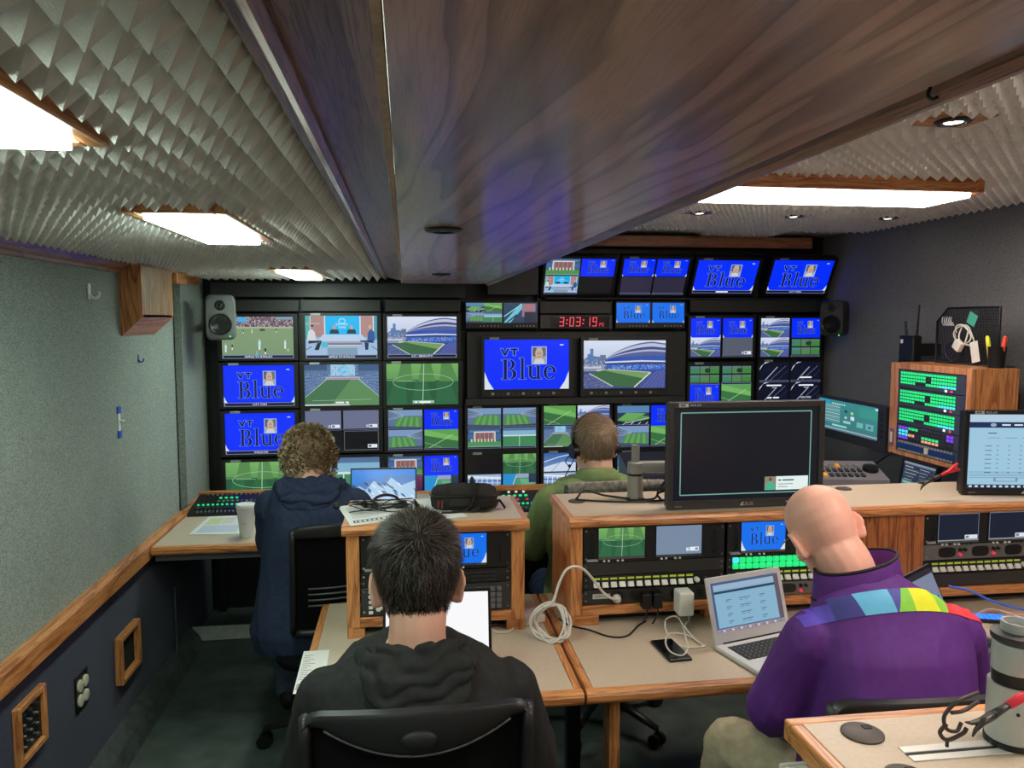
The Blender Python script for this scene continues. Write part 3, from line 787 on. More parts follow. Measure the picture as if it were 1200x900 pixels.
def p_corner(P):
    P.rect(0, 0, 1, 1, (84, 160, 66)); P.poly([(0, .7), (1, .4), (1, 0), (0, 0)], (46, 112, 56)); P.poly([(0, 1), (0, .72), (1, .42), (1, .62)], (104, 182, 80))
    P.line([(0.1, 0.05), (0.85, 0.75)], 0.014, (170, 220, 160)); P.line([(0, .36), (.5, .1)], 0.01, (150, 200, 150)); bar(P, '')
def p_bowl(P, flip=False):
    """wide view of the striped pitch inside the stands"""
    f = (lambda v: 1 - v) if flip else (lambda v: v)
    P.rect(0, 0, 1, 1, (90, 112, 150)); P.rect(0, 0.7, 1, 1, (120, 150, 190)); P.poly([(f(0), .96), (f(.4), .74), (f(0), .6)], (70, 90, 120))
    for k in range(5): P.line([(f(0), .95 - k * .1), (f(.45), .72 - k * .03)], .012, (160, 180, 206), k == 0)
    P.poly([(f(.1), .16), (f(.3), .62), (f(.9), .68), (f(1), .3), (f(.95), .12)], (70, 138, 70))
    for k in range(4): P.poly([(f(.2 + k * .2), .14), (f(.36 + k * .15), .64), (f(.43 + k * .15), .65), (f(.3 + k * .2), .14)], (92, 164, 78), k == 0)
    P.poly([(f(0), 0), (f(1), 0), (f(1), .14), (f(0), .2)], (60, 70, 100)); bar(P, '')
def p_stand(P):
    P.rect(0, 0, 1, 1, (40, 60, 84)); P.rect(0, .66, 1, 1, (86, 130, 176)); P.poly([(0, .3), (.5, .62), (1, .45), (1, .3), (.2, .2)], (82, 150, 70)); P.poly([(0, .3), (.3, .66), (.9, .62), (.5, .3)], (96, 168, 80))
    P.poly([(0, 0), (1, 0), (1, .34), (.4, .16), (0, .3)], (26, 34, 50))
    for k in range(4): P.line([(.1 + k * .25, 0), (.3 + k * .22, .2)], .02, (206, 212, 220), k == 0)
    P.line([(.3, .16), (1, .4)], .02, (180, 190, 206)); bar(P, '')
def p_tunnel(P):
    P.rect(0, 0, 1, 1, (40, 140, 206)); P.poly([(.35, .9), (1, .9), (1, 0), (.3, 0)], (60, 150, 120)); P.poly([(.5, .75), (.9, .7), (1, .2), (.6, .3)], (96, 170, 130)); P.rect(.4, .8, 1, 1, (150, 160, 190)); P.line([(.2, 0), (.4, .9)], .02, (200, 220, 240)); P.rect(.78, .55, 1, 1, (40, 56, 80)); bar(P, '')
def p_lobby(P):
    P.rect(0, 0, 1, 1, (110, 140, 190)); P.rect(0, .55, 1, 1, (150, 180, 216)); P.line([(0, .9), (1, .8)], .06, (220, 228, 240)); P.line([(0, .7), (1, .66)], .05, (70, 110, 180))
    for k in range(6): P.line([(.1 + k * .16, .3), (.14 + k * .15, .9)], .02, (226, 232, 244), k == 0)
    P.rect(0, 0, 1, .3, (96, 112, 150)); bar(P, '')
def p_snow(P):
    P.rect(0, 0, 1, 1, (120, 150, 196), (40, 90, 160)); P.poly([(0, .3), (.6, .55), (1, .5), (1, 0), (0, 0)], (196, 214, 236)); P.line([(0, .55), (.5, .8), (1, .95)], .03, (190, 210, 236)); P.line([(.2, 0), (.5, .5)], .012, (40, 60, 90)); bar(P, '')
def p_street(P):
    P.rect(0, 0, 1, 1, (30, 60, 90)); P.poly([(0, 0), (.2, 0), (.65, .9), (.5, .95)], (90, 190, 220)); P.line([(.0, .3), (.55, .95)], .03, (120, 220, 230)); P.line([(.1, .0), (.4, .4)], .05, (30, 44, 60)); P.rect(.55, .3, .95, .95, (150, 110, 130)); P.rect(.62, 0, .98, .55, (24, 34, 56)); P.rect(.7, .7, .8, .9, (200, 90, 90))
def p_night(P, a='', b=''):
    P.rect(0, 0, 1, 1, (8, 14, 34))
    P.poly([(.0, .55), (.15, .9), (.35, 1), (.2, .98), (.05, .75)], (206, 216, 232)); P.line([(.22, .1), (.62, .75)], .03, (150, 164, 190)); P.line([(.35, .05), (.9, .8)], .018, (90, 104, 134)); P.line([(.6, .05), (1, .6)], .03, (30, 40, 70))
    if a: P.text(a, .52, .80, .09, (235, 240, 250), 'c', .5); P.text('~~~', .52, .70, .05, (170, 178, 196), 'c', .14)
    if b: P.rect(.3, .17, .7, .3, (24, 30, 50)); P.text(b, .5, .19, .09, (240, 244, 250), 'c', .4)
    bar(P, '')
def p_duo(P):
    P.rect(0, 0, 1, 1, (16, 24, 30))
    for r in (0.12, 0.55):
        for k in range(3): P.rect(.02 + k * .33, r, .33 + k * .33, r + .36, (50 + 30 * (k % 2), 130, 90 - 20 * k)); P.rect(.02 + k * .33, r + .24, .33 + k * .33, r + .36, (90, 120, 140 - 20 * k), None, False)
    P.ell(.6, .7, .1, .12, (20, 60, 40)); bar(P, '')
def p_ppl(P):
    P.rect(0, 0, 1, 1, (30, 30, 70), (120, 40, 90)); P.rect(.35, .2, .6, .9, (190, 60, 110)); P.poly([(.1, 0), (.9, 0), (.8, .4), (.6, .5), (.4, .4), (.2, .5)], (16, 20, 40)); P.ell(.45, .6, .06, .12, (24, 22, 36), 10)
def p_mountain(P):
    P.rect(0, 0, 1, 1, (66, 132, 206), (60, 130, 220))
    rnd = random.Random(11)
    P.poly([(0, .0), (0, .68), (.08, .62), (.2, .7), (.33, .78), (.42, .72), (.55, .9), (.68, .8), (.8, .88), (1, .82), (1, 0)], (74, 124, 190))
    P.poly([(0, .45), (.12, .6), (.22, .5), (.35, .72), (.5, .55), (.62, .8), (.78, .6), (1, .72), (1, .2), (0, .2)], (160, 196, 232))
    P.L += 1
    for k in range(60):
        x, y = rnd.random(), rnd.uniform(.2, .7)
        P.poly([(x, y), (x + .05, y - .03), (x + .09, y - .12), (x + .03, y - .06)], rnd.choice([(210, 226, 244), (40, 82, 140), (28, 62, 116)]), False)
    P.rect(0, 0, 1, .18, (22, 50, 92), (40, 84, 140))
    for k in range(20): P.poly([(k / 20, .1), (k / 20 + .025, .26), (k / 20 + .05, .1)], (18, 44, 84), k == 0)
    P.rect(.92, .3, .97, .36, (200, 220, 240)); P.rect(.92, .2, .97, .26, (120, 200, 230))
def p_web(P, dark=False):
    P.rect(0, 0, 1, 1, (60, 90, 130)); P.rect(0.03, 0.1, 0.93, .95, (126, 178, 208)); P.rect(.03, .86, .93, .95, (150, 176, 200)); P.rect(.03, .77, .93, .82, (40, 62, 92)); P.rect(.93, .0, 1, 1, (96, 84, 96)); P.rect(0, 0, 1, .08, (150, 140, 146))
    for k in range(22): P.rect(.04 + k * .042, .02, .068 + k * .042, .06, [(90, 120, 190), (200, 200, 206), (180, 120, 90)][k % 3], None, k == 0)
    for r in range(4):
        for cx in (.18, .38, .46, .68):
            P.rect(cx, .62 - r * .14, cx + .08, .635 - r * .14, (70, 100, 130), None, cx == .18); P.rect(cx, .585 - r * .14, cx + .05, .598 - r * .14, (90, 120, 150), None, False)
def p_table(P):
    P.rect(0, 0, 1, 1, (150, 200, 226)); P.rect(0, .9, 1, 1, (176, 206, 228)); P.rect(0, .82, 1, .895, (22, 44, 84)); P.ell(.2, .858, .025, .025, (150, 170, 200), 12)
    for k in range(7): P.rect(.27 + k * .1, .848, .34 + k * .1, .868, (220, 230, 240), None, k == 0)
    P.text('~~~~', .16, .74, .016, (60, 84, 110), 'l', .07)
    for k in range(3): P.rect(.16 + k * .14, .68, .26 + k * .14, .686, (80, 120, 160), None, k == 0)
    for r in range(7):
        for k in range(9): P.rect(.14 + k * .095, .57 - r * .06, .145 + k * .095 + (.05 if k < 1 else .012), .578 - r * .06, (50, 80, 110), None, k == 0)
    for k in range(4): P.rect(.02, .14 + k * .026, .9, .146 + k * .026, (90, 130, 170), None, k == 0)
    P.rect(.22, .09, .42, .15, (120, 150, 176)); P.rect(.24, .1, .4, .14, (150, 200, 226)); P.rect(0, 0, 1, .05, (30, 46, 70))
    for k in range(14): P.rect(.02 + k * .05, .012, .045 + k * .05, .038, (210, 220, 230), None, k == 0)
def p_key(P):
    """nearly black key output with a mint frame and a lower-third card"""
    P.rect(0, 0, 1, 1, (10, 15, 24)); P.line([(.05, .06), (.05, .95), (.945, .95), (.945, .06), (.05, .06)], .007, (112, 176, 160))
    P.rect(.63, .085, .71, .235, (146, 132, 108)); P.rect(.71, .085, .935, .235, (226, 242, 240)); P.poly([(.635, .085), (.705, .085), (.70, .15), (.685, .18), (.655, .18), (.64, .15)], (50, 180, 140)); P.ell(.67, .205, .012, .022, (110, 76, 60), 10)
    P.text('~~ ~~~~~~~~', .725, .185, .018, (60, 84, 90), 'l', .11); P.rect(.725, .145, .83, .153, (110, 150, 140)); P.rect(.725, .115, .79, .123, (110, 150, 140), None, False)
def p_teal(P):
    P.rect(0, 0, 1, 1, (44, 122, 126), (38, 140, 140)); P.rect(.0, 0, 1, .12, (84, 120, 140)); P.rect(.02, .05, 1, .08, (150, 190, 196)); P.rect(.7, .6, .98, .9, (30, 150, 130))
    for r in range(11):
        P.rect(.1, .26 + r * .056, .38, .29 + r * .056, (150, 196, 196) if r % 2 else (110, 160, 170), None, r == 0); P.rect(.03, .26 + r * .056, .08, .295 + r * .056, (20, 130, 190), None, False)
    P.rect(.02, .86, .2, .97, (20, 150, 200)); P.rect(.44, .3, .56, .38, (150, 200, 200)); P.rect(.46, .65, .5, .72, (24, 44, 50)); P.rect(.56, .62, .6, .7, (180, 220, 90)); P.rect(.46, .45, .5, .52, (170, 210, 210)); P.rect(.56, .44, .62, .56, (200, 230, 230)); P.rect(.66, .26, .76, .42, (100, 180, 180)); P.rect(.8, .24, .92, .44, (90, 170, 176)); P.ell(.86, .33, .02, .03, (10, 50, 60), 10); P.rect(.25, .14, .5, .2, (120, 220, 210)); P.rect(.94, .9, .98, .95, (220, 240, 240))
    for k in range(6): P.rect(.24 + k * .04, .86, .265 + k * .04, .9, (190, 226, 226), None, k == 0)
def p_list(P):
    P.rect(0, 0, 1, 1, (52, 66, 88)); P.rect(0, 0, 1, .45, (70, 128, 130)); P.rect(0, .93, 1, 1, (130, 140, 160))
    for r in range(9): P.rect(.03, .06 + r * .095, .97, .12 + r * .095, (30, 40, 58) if r > 3 else (96, 156, 156), None, r == 0); P.rect(.05, .08 + r * .095, .3 + .06 * (r % 4), .1 + r * .095, (190, 200, 214), None, False); P.rect(.5, .08 + r * .095, .7 + .05 * (r % 3), .1 + r * .095, (150, 166, 190), None, False)
def p_white(P): P.rect(0, 0, 1, 1, (250, 250, 252))
def p_dark(P):
    P.rect(0, 0, 1, 1, (14, 24, 44)); P.line([(.01, .02), (.99, .02), (.99, .98), (.01, .98), (.01, .02)], .012, (120, 134, 156)); P.rect(.66, .05, .97, .2, (216, 226, 236)); P.rect(.68, .08, .76, .17, (100, 130, 150)); P.rect(.0, -.0, 1, .03, (170, 176, 184))
def p_screenwin(P):
    P.rect(0, 0, 1, 1, (120, 130, 160)); P.rect(0, .9, 1, 1, (30, 30, 40)); P.rect(.5, .1, .95, .5, (40, 70, 170)); P.rect(.1, .6, .7, .66, (50, 56, 90))
_PICM = {}
def picture(key, w, h, fn):
    """fn(Pic) -> mesh, shared by equal screens"""
    k = (key, round(w, 3), round(h, 3))
    if k not in _PICM:
        P = Pic(w, h); fn(P); _PICM[k] = P.mesh('screen_picture', SCR)
    return _PICM[k]
def quad(fns, gx=0.03, gy=0.0, bg=(4, 4, 6)):
    """multiviewer split: top left, top right, bottom left, bottom right"""
    def f(P):
        P.rect(0, 0, 1, 1, bg)
        cells = [(0, .5 + gy / 2, .5 - gx / 2, 1), (.5 + gx / 2, .5 + gy / 2, 1, 1), (0, 0, .5 - gx / 2, .5 - gy / 2), (.5 + gx / 2, 0, 1, .5 - gy / 2)]
        L0 = P.L
        mx = L0
        for c, g in zip(cells, fns):
            P.L = L0
            P.sub(*c); g(P); mx = max(mx, P.L)
        P.sub(0, 0, 1, 1); P.L = mx
    return f
def two(a, b, gx=0.03):
    def f(P):
        P.rect(0, 0, 1, 1, (4, 4, 6)); L0 = P.L
        P.sub(0, 0, .5 - gx / 2, 1); a(P); m_ = P.L; P.L = L0; P.sub(.5 + gx / 2, 0, 1, 1); b(P); P.L = max(m_, P.L); P.sub(0, 0, 1, 1)
    return f
# ------------------------------------------------------------------ the monitor wall
YM = 4.5
BEZ = pmat('monitor bezel', (24, 25, 25), 0.42)
TAPE = pmat('label tape', (150, 156, 150), 0.6)
def sq(x0, y0, x1, y1, Y=YM):
    """screen rectangle on the monitor wall surveyed from the photo: centre, width, height"""
    a = at((x0 + x1) / 2, y0, Y=Y); b = at((x0 + x1) / 2, y1, Y=Y)
    l = at(x0, (y0 + y1) / 2, Y=Y); r = at(x1, (y0 + y1) / 2, Y=Y)
    return Vector(((l.x + r.x) / 2, Y, (a.z + b.z) / 2)), r.x - l.x, a.z - b.z
def monitor(c, w, h, key, fn, label, group, bz=(0.018, 0.018, 0.018, 0.026), dep=0.05, rot=(0, 0, 0), strip=0, tape=True, cat='monitor', bmat=None, name='monitor', pic=True):
    """bz: left, right, top, bottom bezel; the screen face lies at local y = 0"""
    bmat = bmat or BEZ
    t = thing(name, label, cat, c, rot, group)
    l, r, tp, b = bz
    hw, hh = w / 2, h / 2
    fd = 0.008
    m = MB()
    m.b2((-hw - l, -fd, -hh - b), (-hw, 0.012, hh + tp)); m.b2((hw, -fd, -hh - b), (hw + r, 0.012, hh + tp))
    m.b2((-hw, -fd, hh), (hw, 0.012, hh + tp)); m.b2((-hw, -fd, -hh - b), (hw, 0.012, -hh))
    bz_o = m.build('bezel', bmat, t)
    m = MB(); m.b2((-hw - l + 0.002, 0.012, -hh - b + 0.002), (hw + r - 0.002, dep, hh + tp - 0.002)); m.build('housing', BLACKG, t)
    s = link('screen', picture(key, w, h, fn), t)
    if tape:
        m = MB(); m.b2((-hw + 0.03, -fd - 0.001, hh + 0.001), (-hw + 0.085, -fd, hh + min(tp, 0.015) - 0.001)); m.build('label_tape', TAPE, bz_o)
    for k in range(strip):
        m = MB(); m.b2((-hw + 0.04 + k * (w - 0.08) / strip, -fd - 0.002, -hh - b * 0.72), (-hw + 0.04 + (k + 0.55) * (w - 0.08) / strip, -fd, -hh - b * 0.4)); m.build('button', DGREY if k % 3 else pmat('pale key', (150, 150, 146), 0.5), bz_o)
    return t
B = lambda **k: (lambda P: p_blue(P, **k))
G = 'monitors of the broadcast wall'
LEFT = [
 ((260, 371, 344, 420), 'match', lambda P: p_match(P, 'APPLE TV RTN-D1'), 'monitor showing a live football match under a crowd, behind the left loudspeaker'),
 ((358, 370, 442, 420), 'studio', lambda P: p_studio(P, 'APPLE TV RTN-D2'), 'monitor showing four people at a desk in a cyan studio'),
 ((454, 371, 535, 419), 'beauty', lambda P: p_stadium(P, 'LC : BEAUTY'), 'monitor showing the arched stadium, top right of the left rack'),
 ((262, 428, 345, 476), 'citypgm', B(bar='CITY PGM'), 'monitor captioned CITY PGM with a blue slate, second row at the left wall'),
 ((357, 427, 444, 475), 'behind', lambda P: p_behind_goal(P, '~~~~~ ~~'), 'monitor showing an empty pitch from behind one goal, under the cyan studio picture'),
 ((453, 426, 537, 474), 'centre', lambda P: p_pitch(P, '~ ~~~~~'), 'monitor showing the centre circle half in shade, under the arched stadium picture'),
 ((264, 484, 346, 532), 'worldpgm', B(bar='WORLD PGM'), 'monitor captioned WORLD PGM with a blue slate, third row at the left wall'),
 ((358, 481, 444, 528), 'greys', quad([lambda P: p_grey(P), lambda P: p_grey(P), lambda P: p_black(P, False, False), lambda P: p_black(P)], .03, .02), 'monitor split into two grey and two black pictures, right of the curly haired man'),
 ((455, 480, 537, 527), 'qa', quad([lambda P: p_bowl(P), B(corners=False), lambda P: p_bowl(P, True), p_corner]), 'four-way split monitor with one blue slate at the end of the left rack, third row'),
 ((265, 541, 347, 588), 'centre2', lambda P: p_pitch(P), 'monitor showing the centre circle just above the far left desk'),
 ((360, 536, 445, 583), 'half', lambda P: p_half(P), 'monitor with a green pitch, mostly hidden behind the blue hoodie'),
 ((455, 534, 537, 581), 'qb', quad([p_goal, B(corners=False), p_ppl, p_tunnel]), 'four-way split monitor with a goal and a blue slate, behind the mountain laptop'),
]
for r, k, f, l in LEFT:
    c, w, h = sq(*r)
    monitor(c, w, h, k, f, l, G, bz=(0.024, 0.024, 0.016, 0.012))
MID = [
 ((548, 478, 628, 525), 'qc', quad([lambda P: p_bowl(P), lambda P: p_bowl(P, True), p_goal, p_half]), 'four-way split monitor with three pitch views and a goal, left of the centre lower rows'),
 ((637, 475, 714, 523), 'qd', quad([p_corner, lambda P: p_stadium(P), lambda P: p_behind_goal(P), p_stand]), 'four-way split monitor behind the head of the man in green'),
 ((723, 475, 800, 523), 'qe', quad([p_stand, B(corners=False), lambda P: p_bowl(P), p_corner]), 'four-way split monitor between the man in green and the big black desk monitor'),
 ((548, 532, 628, 579), 'qf', quad([lambda P: p_black(P, False, False), lambda P: p_pitch(P), p_lobby, p_tunnel]), 'four-way split monitor with one black corner, above the black shoulder bag'),
 ((637, 530, 714, 577), 'qg', quad([p_snow, p_snow, p_lobby, p_tunnel]), 'monitor with white and blue stand pictures at the headset of the man in green'),
 ((723, 530, 800, 577), 'qh', quad([p_goal, B(corners=False), p_half, p_lobby]), 'four-way split monitor with a goal, behind the grey monitor pole'),
]
for r, k, f, l in MID:
    c, w, h = sq(*r)
    monitor(c, w, h, k, f, l, G, bz=(0.016, 0.016, 0.02, 0.016))
for r, k, f, l in [((568, 398, 667, 456), 'bigblue', B(wide=True), 'large centre monitor with the blue VT slate and white corner arcs'), ((684, 399, 780, 455), 'bigst', lambda P: p_stadium(P), 'large centre monitor showing the arched stadium and pitch')]:
    c, w, h = sq(*r); c.y = YM - 0.05
    c2 = at((r[0] + r[2]) / 2, (r[1] + r[3]) / 2, Y=c.y); k2 = c.y / YM
    monitor(c2, w * k2, h * k2, k, f, l, G, bz=(0.016, 0.016, 0.018, 0.045), dep=0.06, strip=14)
PAIR = [((546, 355, 588, 378), 'pa', quad([p_stand, p_corner, lambda P: p_bowl(P), p_half], 0.0), (590, 356, 629, 379), 'pb', p_street, 'twin rack monitor with a pitch and a street picture, left of the red clock'),
        ((722, 355, 761, 378), 'pc', B(cyan=True), (764, 355, 801, 378), 'pd', B(cyan=True), 'twin rack monitor with two small light blue slates, right of the red clock')]
for r1, k1, f1, r2, k2, f2, l in PAIR:
    c1, w1, h1 = sq(*r1); c2, w2, h2 = sq(*r2)
    t = thing('rack_monitor', l, 'monitor', ((c1.x + c2.x) / 2, YM - 0.01, c1.z), group='twin rack monitors beside the clock')
    hw = (c2.x - c1.x) / 2 + w2 / 2 + 0.008; hh = h1 / 2
    m = MB(); m.b2((-hw, 0.0015, -hh - 0.035), (hw, 0.06, hh + 0.01), 0.002); pan = m.build('panel', BEZ, t)
    for c, w, h, k, f in ((c1, w1, h1, k1, f1), (c2, w2, h2, k2, f2)):
        s = link('screen', picture(k, w, h, f), t); s.location = (c.x - (c1.x + c2.x) / 2, 0, 0)
        for q in range(9):
            m = MB(); m.cyl((c.x - (c1.x + c2.x) / 2 - w * .4 + q * w * .1, -0.003, -hh - 0.02), (c.x - (c1.x + c2.x) / 2 - w * .4 + q * w * .1, 0.002, -hh - 0.02), 0.004, n=8); m.build('knob', pmat('pale key', (150, 150, 146), 0.5) if q > 2 else DGREY, pan)
RIGHT = [
 ((809, 373, 882, 418), 'ra', quad([B(corners=True), B(corners=True), lambda P: p_stadium(P), lambda P: p_grey(P, True, (84, 92, 110))], .04), 'split monitor with two blue slates, a stadium and a grey field in the right rack'),
 ((891, 373, 961, 418), 'rb', quad([lambda P: p_stadium(P), B(corners=False), lambda P: p_stadium(P), p_duo], .04), 'split monitor with two stadium pictures and one blue slate beside the right loudspeaker'),
 ((808, 427, 880, 474), 'rc', quad([p_duo, p_duo, B(corners=False), p_corner], .04), 'split monitor with film strips and a blue slate above the big black desk monitor'),
 ((889, 424, 961, 471), 'rd', quad([lambda P: p_night(P), lambda P: p_night(P, '', '~~'), lambda P: p_night(P, '~~~~~~~~~', '~~~ ~~~~'), lambda P: p_night(P, '~~~~~~~~~', 'WORLD FEED')], .04), 'split monitor with four dark navy graphics at the end of the right rack'),
]
for r, k, f, l in RIGHT:
    c, w, h = sq(*r)
    monitor(c, w, h, k, f, l, G, bz=(0.016, 0.016, 0.016, 0.010))
# monitors tilted forward below the right ceiling
TOP = [((636.5, 344), (716, 345), (722, 302), (641, 303), 'ta', quad([p_goal, B(corners=False), lambda P: p_studio(P, ''), lambda P: p_black(P, False, False)], .02), 'tilted top monitor with a goal and a studio picture, nearest the oak soffit'),
       ((724, 345), (801, 345), (807, 303), (733, 303), 'tb', quad([B(), B(), lambda P: p_grey(P, False, (44, 40, 62)), lambda P: p_grey(P, False, (44, 40, 62))], .03, .02), 'tilted top monitor with two small blue slates over a dark lower half'),
       ((810, 343), (881, 344), (890, 305), (819, 304), 'tc', B(bar='~~~~'), 'tilted top monitor filled by a blue slate, second from the right'),
       ((896, 343), (966, 344), (978, 305), (909, 304), 'td', B(bar='OUT 2 : WORLD'), 'tilted top monitor filled by a blue slate, at the right wall')]
TY0, TY1 = 4.5, 4.39
for bl, br, tr, tl, k, f, l in TOP:
    pb = (at(*bl, Y=TY0) + at(*br, Y=TY0)) / 2; pt = (at(*tl, Y=TY1) + at(*tr, Y=TY1)) / 2
    w = ((at(*br, Y=TY0) - at(*bl, Y=TY0)).length + (at(*tr, Y=TY1) - at(*tl, Y=TY1)).length) / 2
    hgt = math.hypot(TY0 - TY1, pt.z - pb.z); ang = math.atan2(TY0 - TY1, pt.z - pb.z)
    monitor((pb + pt) / 2, w, hgt, k, f, l, 'tilted monitors under the right ceiling', bz=(0.016, 0.016, 0.016, 0.016), rot=(ang, 0, 0), dep=0.04)
# red clock
c, w, h = sq(633, 369, 717, 385)
t = thing('digital_clock', 'black rack clock with red digits reading 3:03:19', 'clock', (c.x, YM - 0.012, c.z))
m = MB(); m.b2((-w / 2, 0.002, -h / 2), (w / 2, 0.05, h / 2), 0.002); m.build('housing', pmat('clock grey', (70, 68, 66), 0.5), t)
m = MB(); m.b2((-w * .36, 0.0005, -h * .42), (w * .46, 0.003, h * .42)); m.build('window', pmat('clock red window', (26, 6, 8), 0.2), t)
SEG = {'0': 'abcdef', '1': 'bc', '3': 'abcdg', '9': 'abcdfg', 'P': 'abefg'}
P = Pic(w, h)
def digit(ch, x, y, sw, sh):
    t_ = 0.2
    P.L += 1
    sl = 0.12 * sw
    def q(x0, y0, x1, y1):
        P.poly([(x + sw * x0 + sl * y0, y + sh * y0), (x + sw * x1 + sl * y0, y + sh * y0), (x + sw * x1 + sl * y1, y + sh * y1), (x + sw * x0 + sl * y1, y + sh * y1)], (255, 44, 70), False)
    S = {'a': (0, .9, 1, 1), 'd': (0, 0, 1, .1), 'g': (0, .45, 1, .55), 'b': (1 - t_, .5, 1, 1), 'c': (1 - t_, 0, 1, .5), 'f': (0, .5, t_, 1), 'e': (0, 0, t_, .5)}
    for s in SEG[ch]: q(*S[s])
x = 0.26
for ch in '3:03:19':
    if ch == ':':
        P.rect(x, .32, x + .018, .42, (255, 44, 70)); P.rect(x + .006, .58, x + .024, .68, (255, 44, 70), None, False); x += .045
    else:
        digit(ch, x, .16, .062, .68); x += .092
digit('P', x + .005, .16, .026, .26); digit('0', x + .042, .16, .026, .26)
link('digits', P.mesh('digits', SCR), t)
for k in range(4):
    m = MB(); m.cyl((-w * .44 + (k % 2) * .022, -0.002, h * .2 - (k // 2) * h * .4), (-w * .44 + (k % 2) * .022, 0.003, h * .2 - (k // 2) * h * .4), 0.006, n=10); m.build('button', DGREY, t)

# black rack frame that carries the monitors
t = thing('monitor_rack', 'black metal rack frame holding the wall of monitors', 'rack', (0, 0, 0))
def rp(name, x0, y0, x1, y1, Y0, d, mt=BLACK, bev=0.002):
    a = at(x0, y0, Y=Y0); b = at(x1, y1, Y=Y0)
    m = MB(); m.b2((a.x, Y0, b.z), (b.x, Y0 + d, a.z), bev); return m.build(name, mt, t)
PAN = pmat('dark rack panel', (38, 39, 37), 0.5, var=0.12, vscale=30)
rp('top_bar', 246, 331, 546, 349, 4.49, 0.06, PAN)
for x0, x1 in ((254, 350), (352, 446), (451, 540)):
    rp('blank_panel', x0, 351, x1, 365, 4.492, 0.02, PAN)
ps = [(246, 255), (345.5, 356.5), (444.5, 452.5), (538, 546.2)]
for a, b in ps:
    p0 = at(a, 450, Y=4.53); p1 = at(b, 450, Y=4.53)
    m = MB(); m.b2((p0.x, 4.565, 0.0), (p1.x, 4.60, 1.88)); m.build('upright', BLACK, t)
for a, b in ((630, 636), (715.5, 721.5), (802, 807), (883, 889), (964, 974)):
    p0 = at(a, 450, Y=4.53); p1 = at(b, 450, Y=4.53)
    m = MB(); m.b2((p0.x, 4.565, 0.0), (p1.x, 4.60, 2.1)); m.build('upright', BLACK, t)
rp('blank_panel', 633, 353, 717, 367.5, 4.49, 0.02, PAN)
rp('blank_panel', 809, 349, 962, 366, 4.492, 0.02, PAN)
rp('shelf_bar', 546, 467.5, 803, 471.5, 4.44, 0.045, PAN)
rp('backing_panel', 547, 389, 803, 466, 4.515, 0.02, PAN)
rp('shelf_bar', 640, 348.6, 972, 351.6, 4.475, 0.04, BLACK)
a = at(572, 345, Y=4.45); b = at(631, 300, Y=4.45)
m = MB(); m.b2((a.x, 4.45, a.z), (b.x, 4.47, b.z + 0.06)); m.build('dark_panel', PAN, t)
# desk-level loudspeakers
def speaker(p, rz, label, h=0.235, w=0.15, d=0.14, body=None, reach=.2):
    body = body or pmat('grey cast speaker', (100, 103, 100), 0.45)
    t = thing('loudspeaker', label, 'loudspeaker', p, (0, 0, rz), 'small studio loudspeakers')
    R = []
    for y, k in ((-d / 2, .90), (-d / 2 + 0.01, .985), (-d / 2 + .04, 1.0), (d / 4, .96), (d / 2, .72)):
        pts = []
        for i in range(32):
            a = 2 * PI * i / 32
            c_, s_ = math.cos(a), math.sin(a)
            e = 0.32
            pts.append((k * w / 2 * math.copysign(abs(c_) ** e, c_), y, k * h / 2 * math.copysign(abs(s_) ** e, s_)))
        R.append(pts)
    m = MB(); m.rings(R); m.build('cabinet', body, t, smooth=True, autosmooth=50)
    Rx = Matrix.Rotation(PI / 2, 3, 'X')
    m = MB(); m.lathe([(0.056, 0.0), (0.056, 0.004), (0.050, 0.006), (0.046, -0.002), (0.02, -0.010), (0.016, -0.004), (0.004, -0.002)], 32, c=(0, -d / 2, -0.035), R=Rx); m.build('woofer', BLACKG, t, smooth=True)
    m = MB(); m.lathe([(0.026, 0.0), (0.026, 0.003), (0.02, 0.004), (0.009, -0.003), (0.008, 0.002), (0.002, 0.004)], 24, c=(0, -d / 2, 0.062), R=Rx); m.build('tweeter', BLACKG, t, smooth=True)
    m = MB(); m.ball((0.045, -d / 2 - 0.001, -0.098), 0.004, 1); m.build('led', pmat('green led', (60, 255, 120), 0.3, emit=(60, 255, 120), estr=1.5), t)
    m = MB(); m.cyl((0, d / 2 - 0.01, 0), (0, d / 2 + reach, 0), 0.014, n=12); m.b2((-0.03, d / 2 + reach - .005, -0.05), (0.03, d / 2 + reach + .005, 0.05), 0.002); m.build('bracket', BLACKG, t)
    return t
p = at(259, 372, Y=4.22); speaker(p, rad(10), 'grey studio loudspeaker in front of the upper left monitor')
p = at(979, 373, Y=4.25); speaker(p, rad(-48), 'dark studio loudspeaker on the right carpet wall', h=0.21, w=0.14, reach=.11, body=pmat('charcoal cast speaker', (46, 47, 48), 0.5))
# ------------------------------------------------------------------ desks, consoles and their rack units
ZD, YD = 0.68, 1.985          # work desks
ZT, YC = 1.05, 2.44           # console tops, console front
LABEL_Y = pmat('yellow lit key label', (170, 190, 70), 0.5, emit=(170, 190, 60), estr=0.3)
KEYW = pmat('pale lever key', (226, 224, 216), 0.45)
KEYD = pmat('dark key', (40, 40, 42), 0.5)
RACKM = pmat('rack panel black', (30, 30, 30), 0.45, var=0.08, vscale=40)
RACKG = pmat('rack panel grey', (104, 102, 98), 0.5, var=0.08, vscale=40)

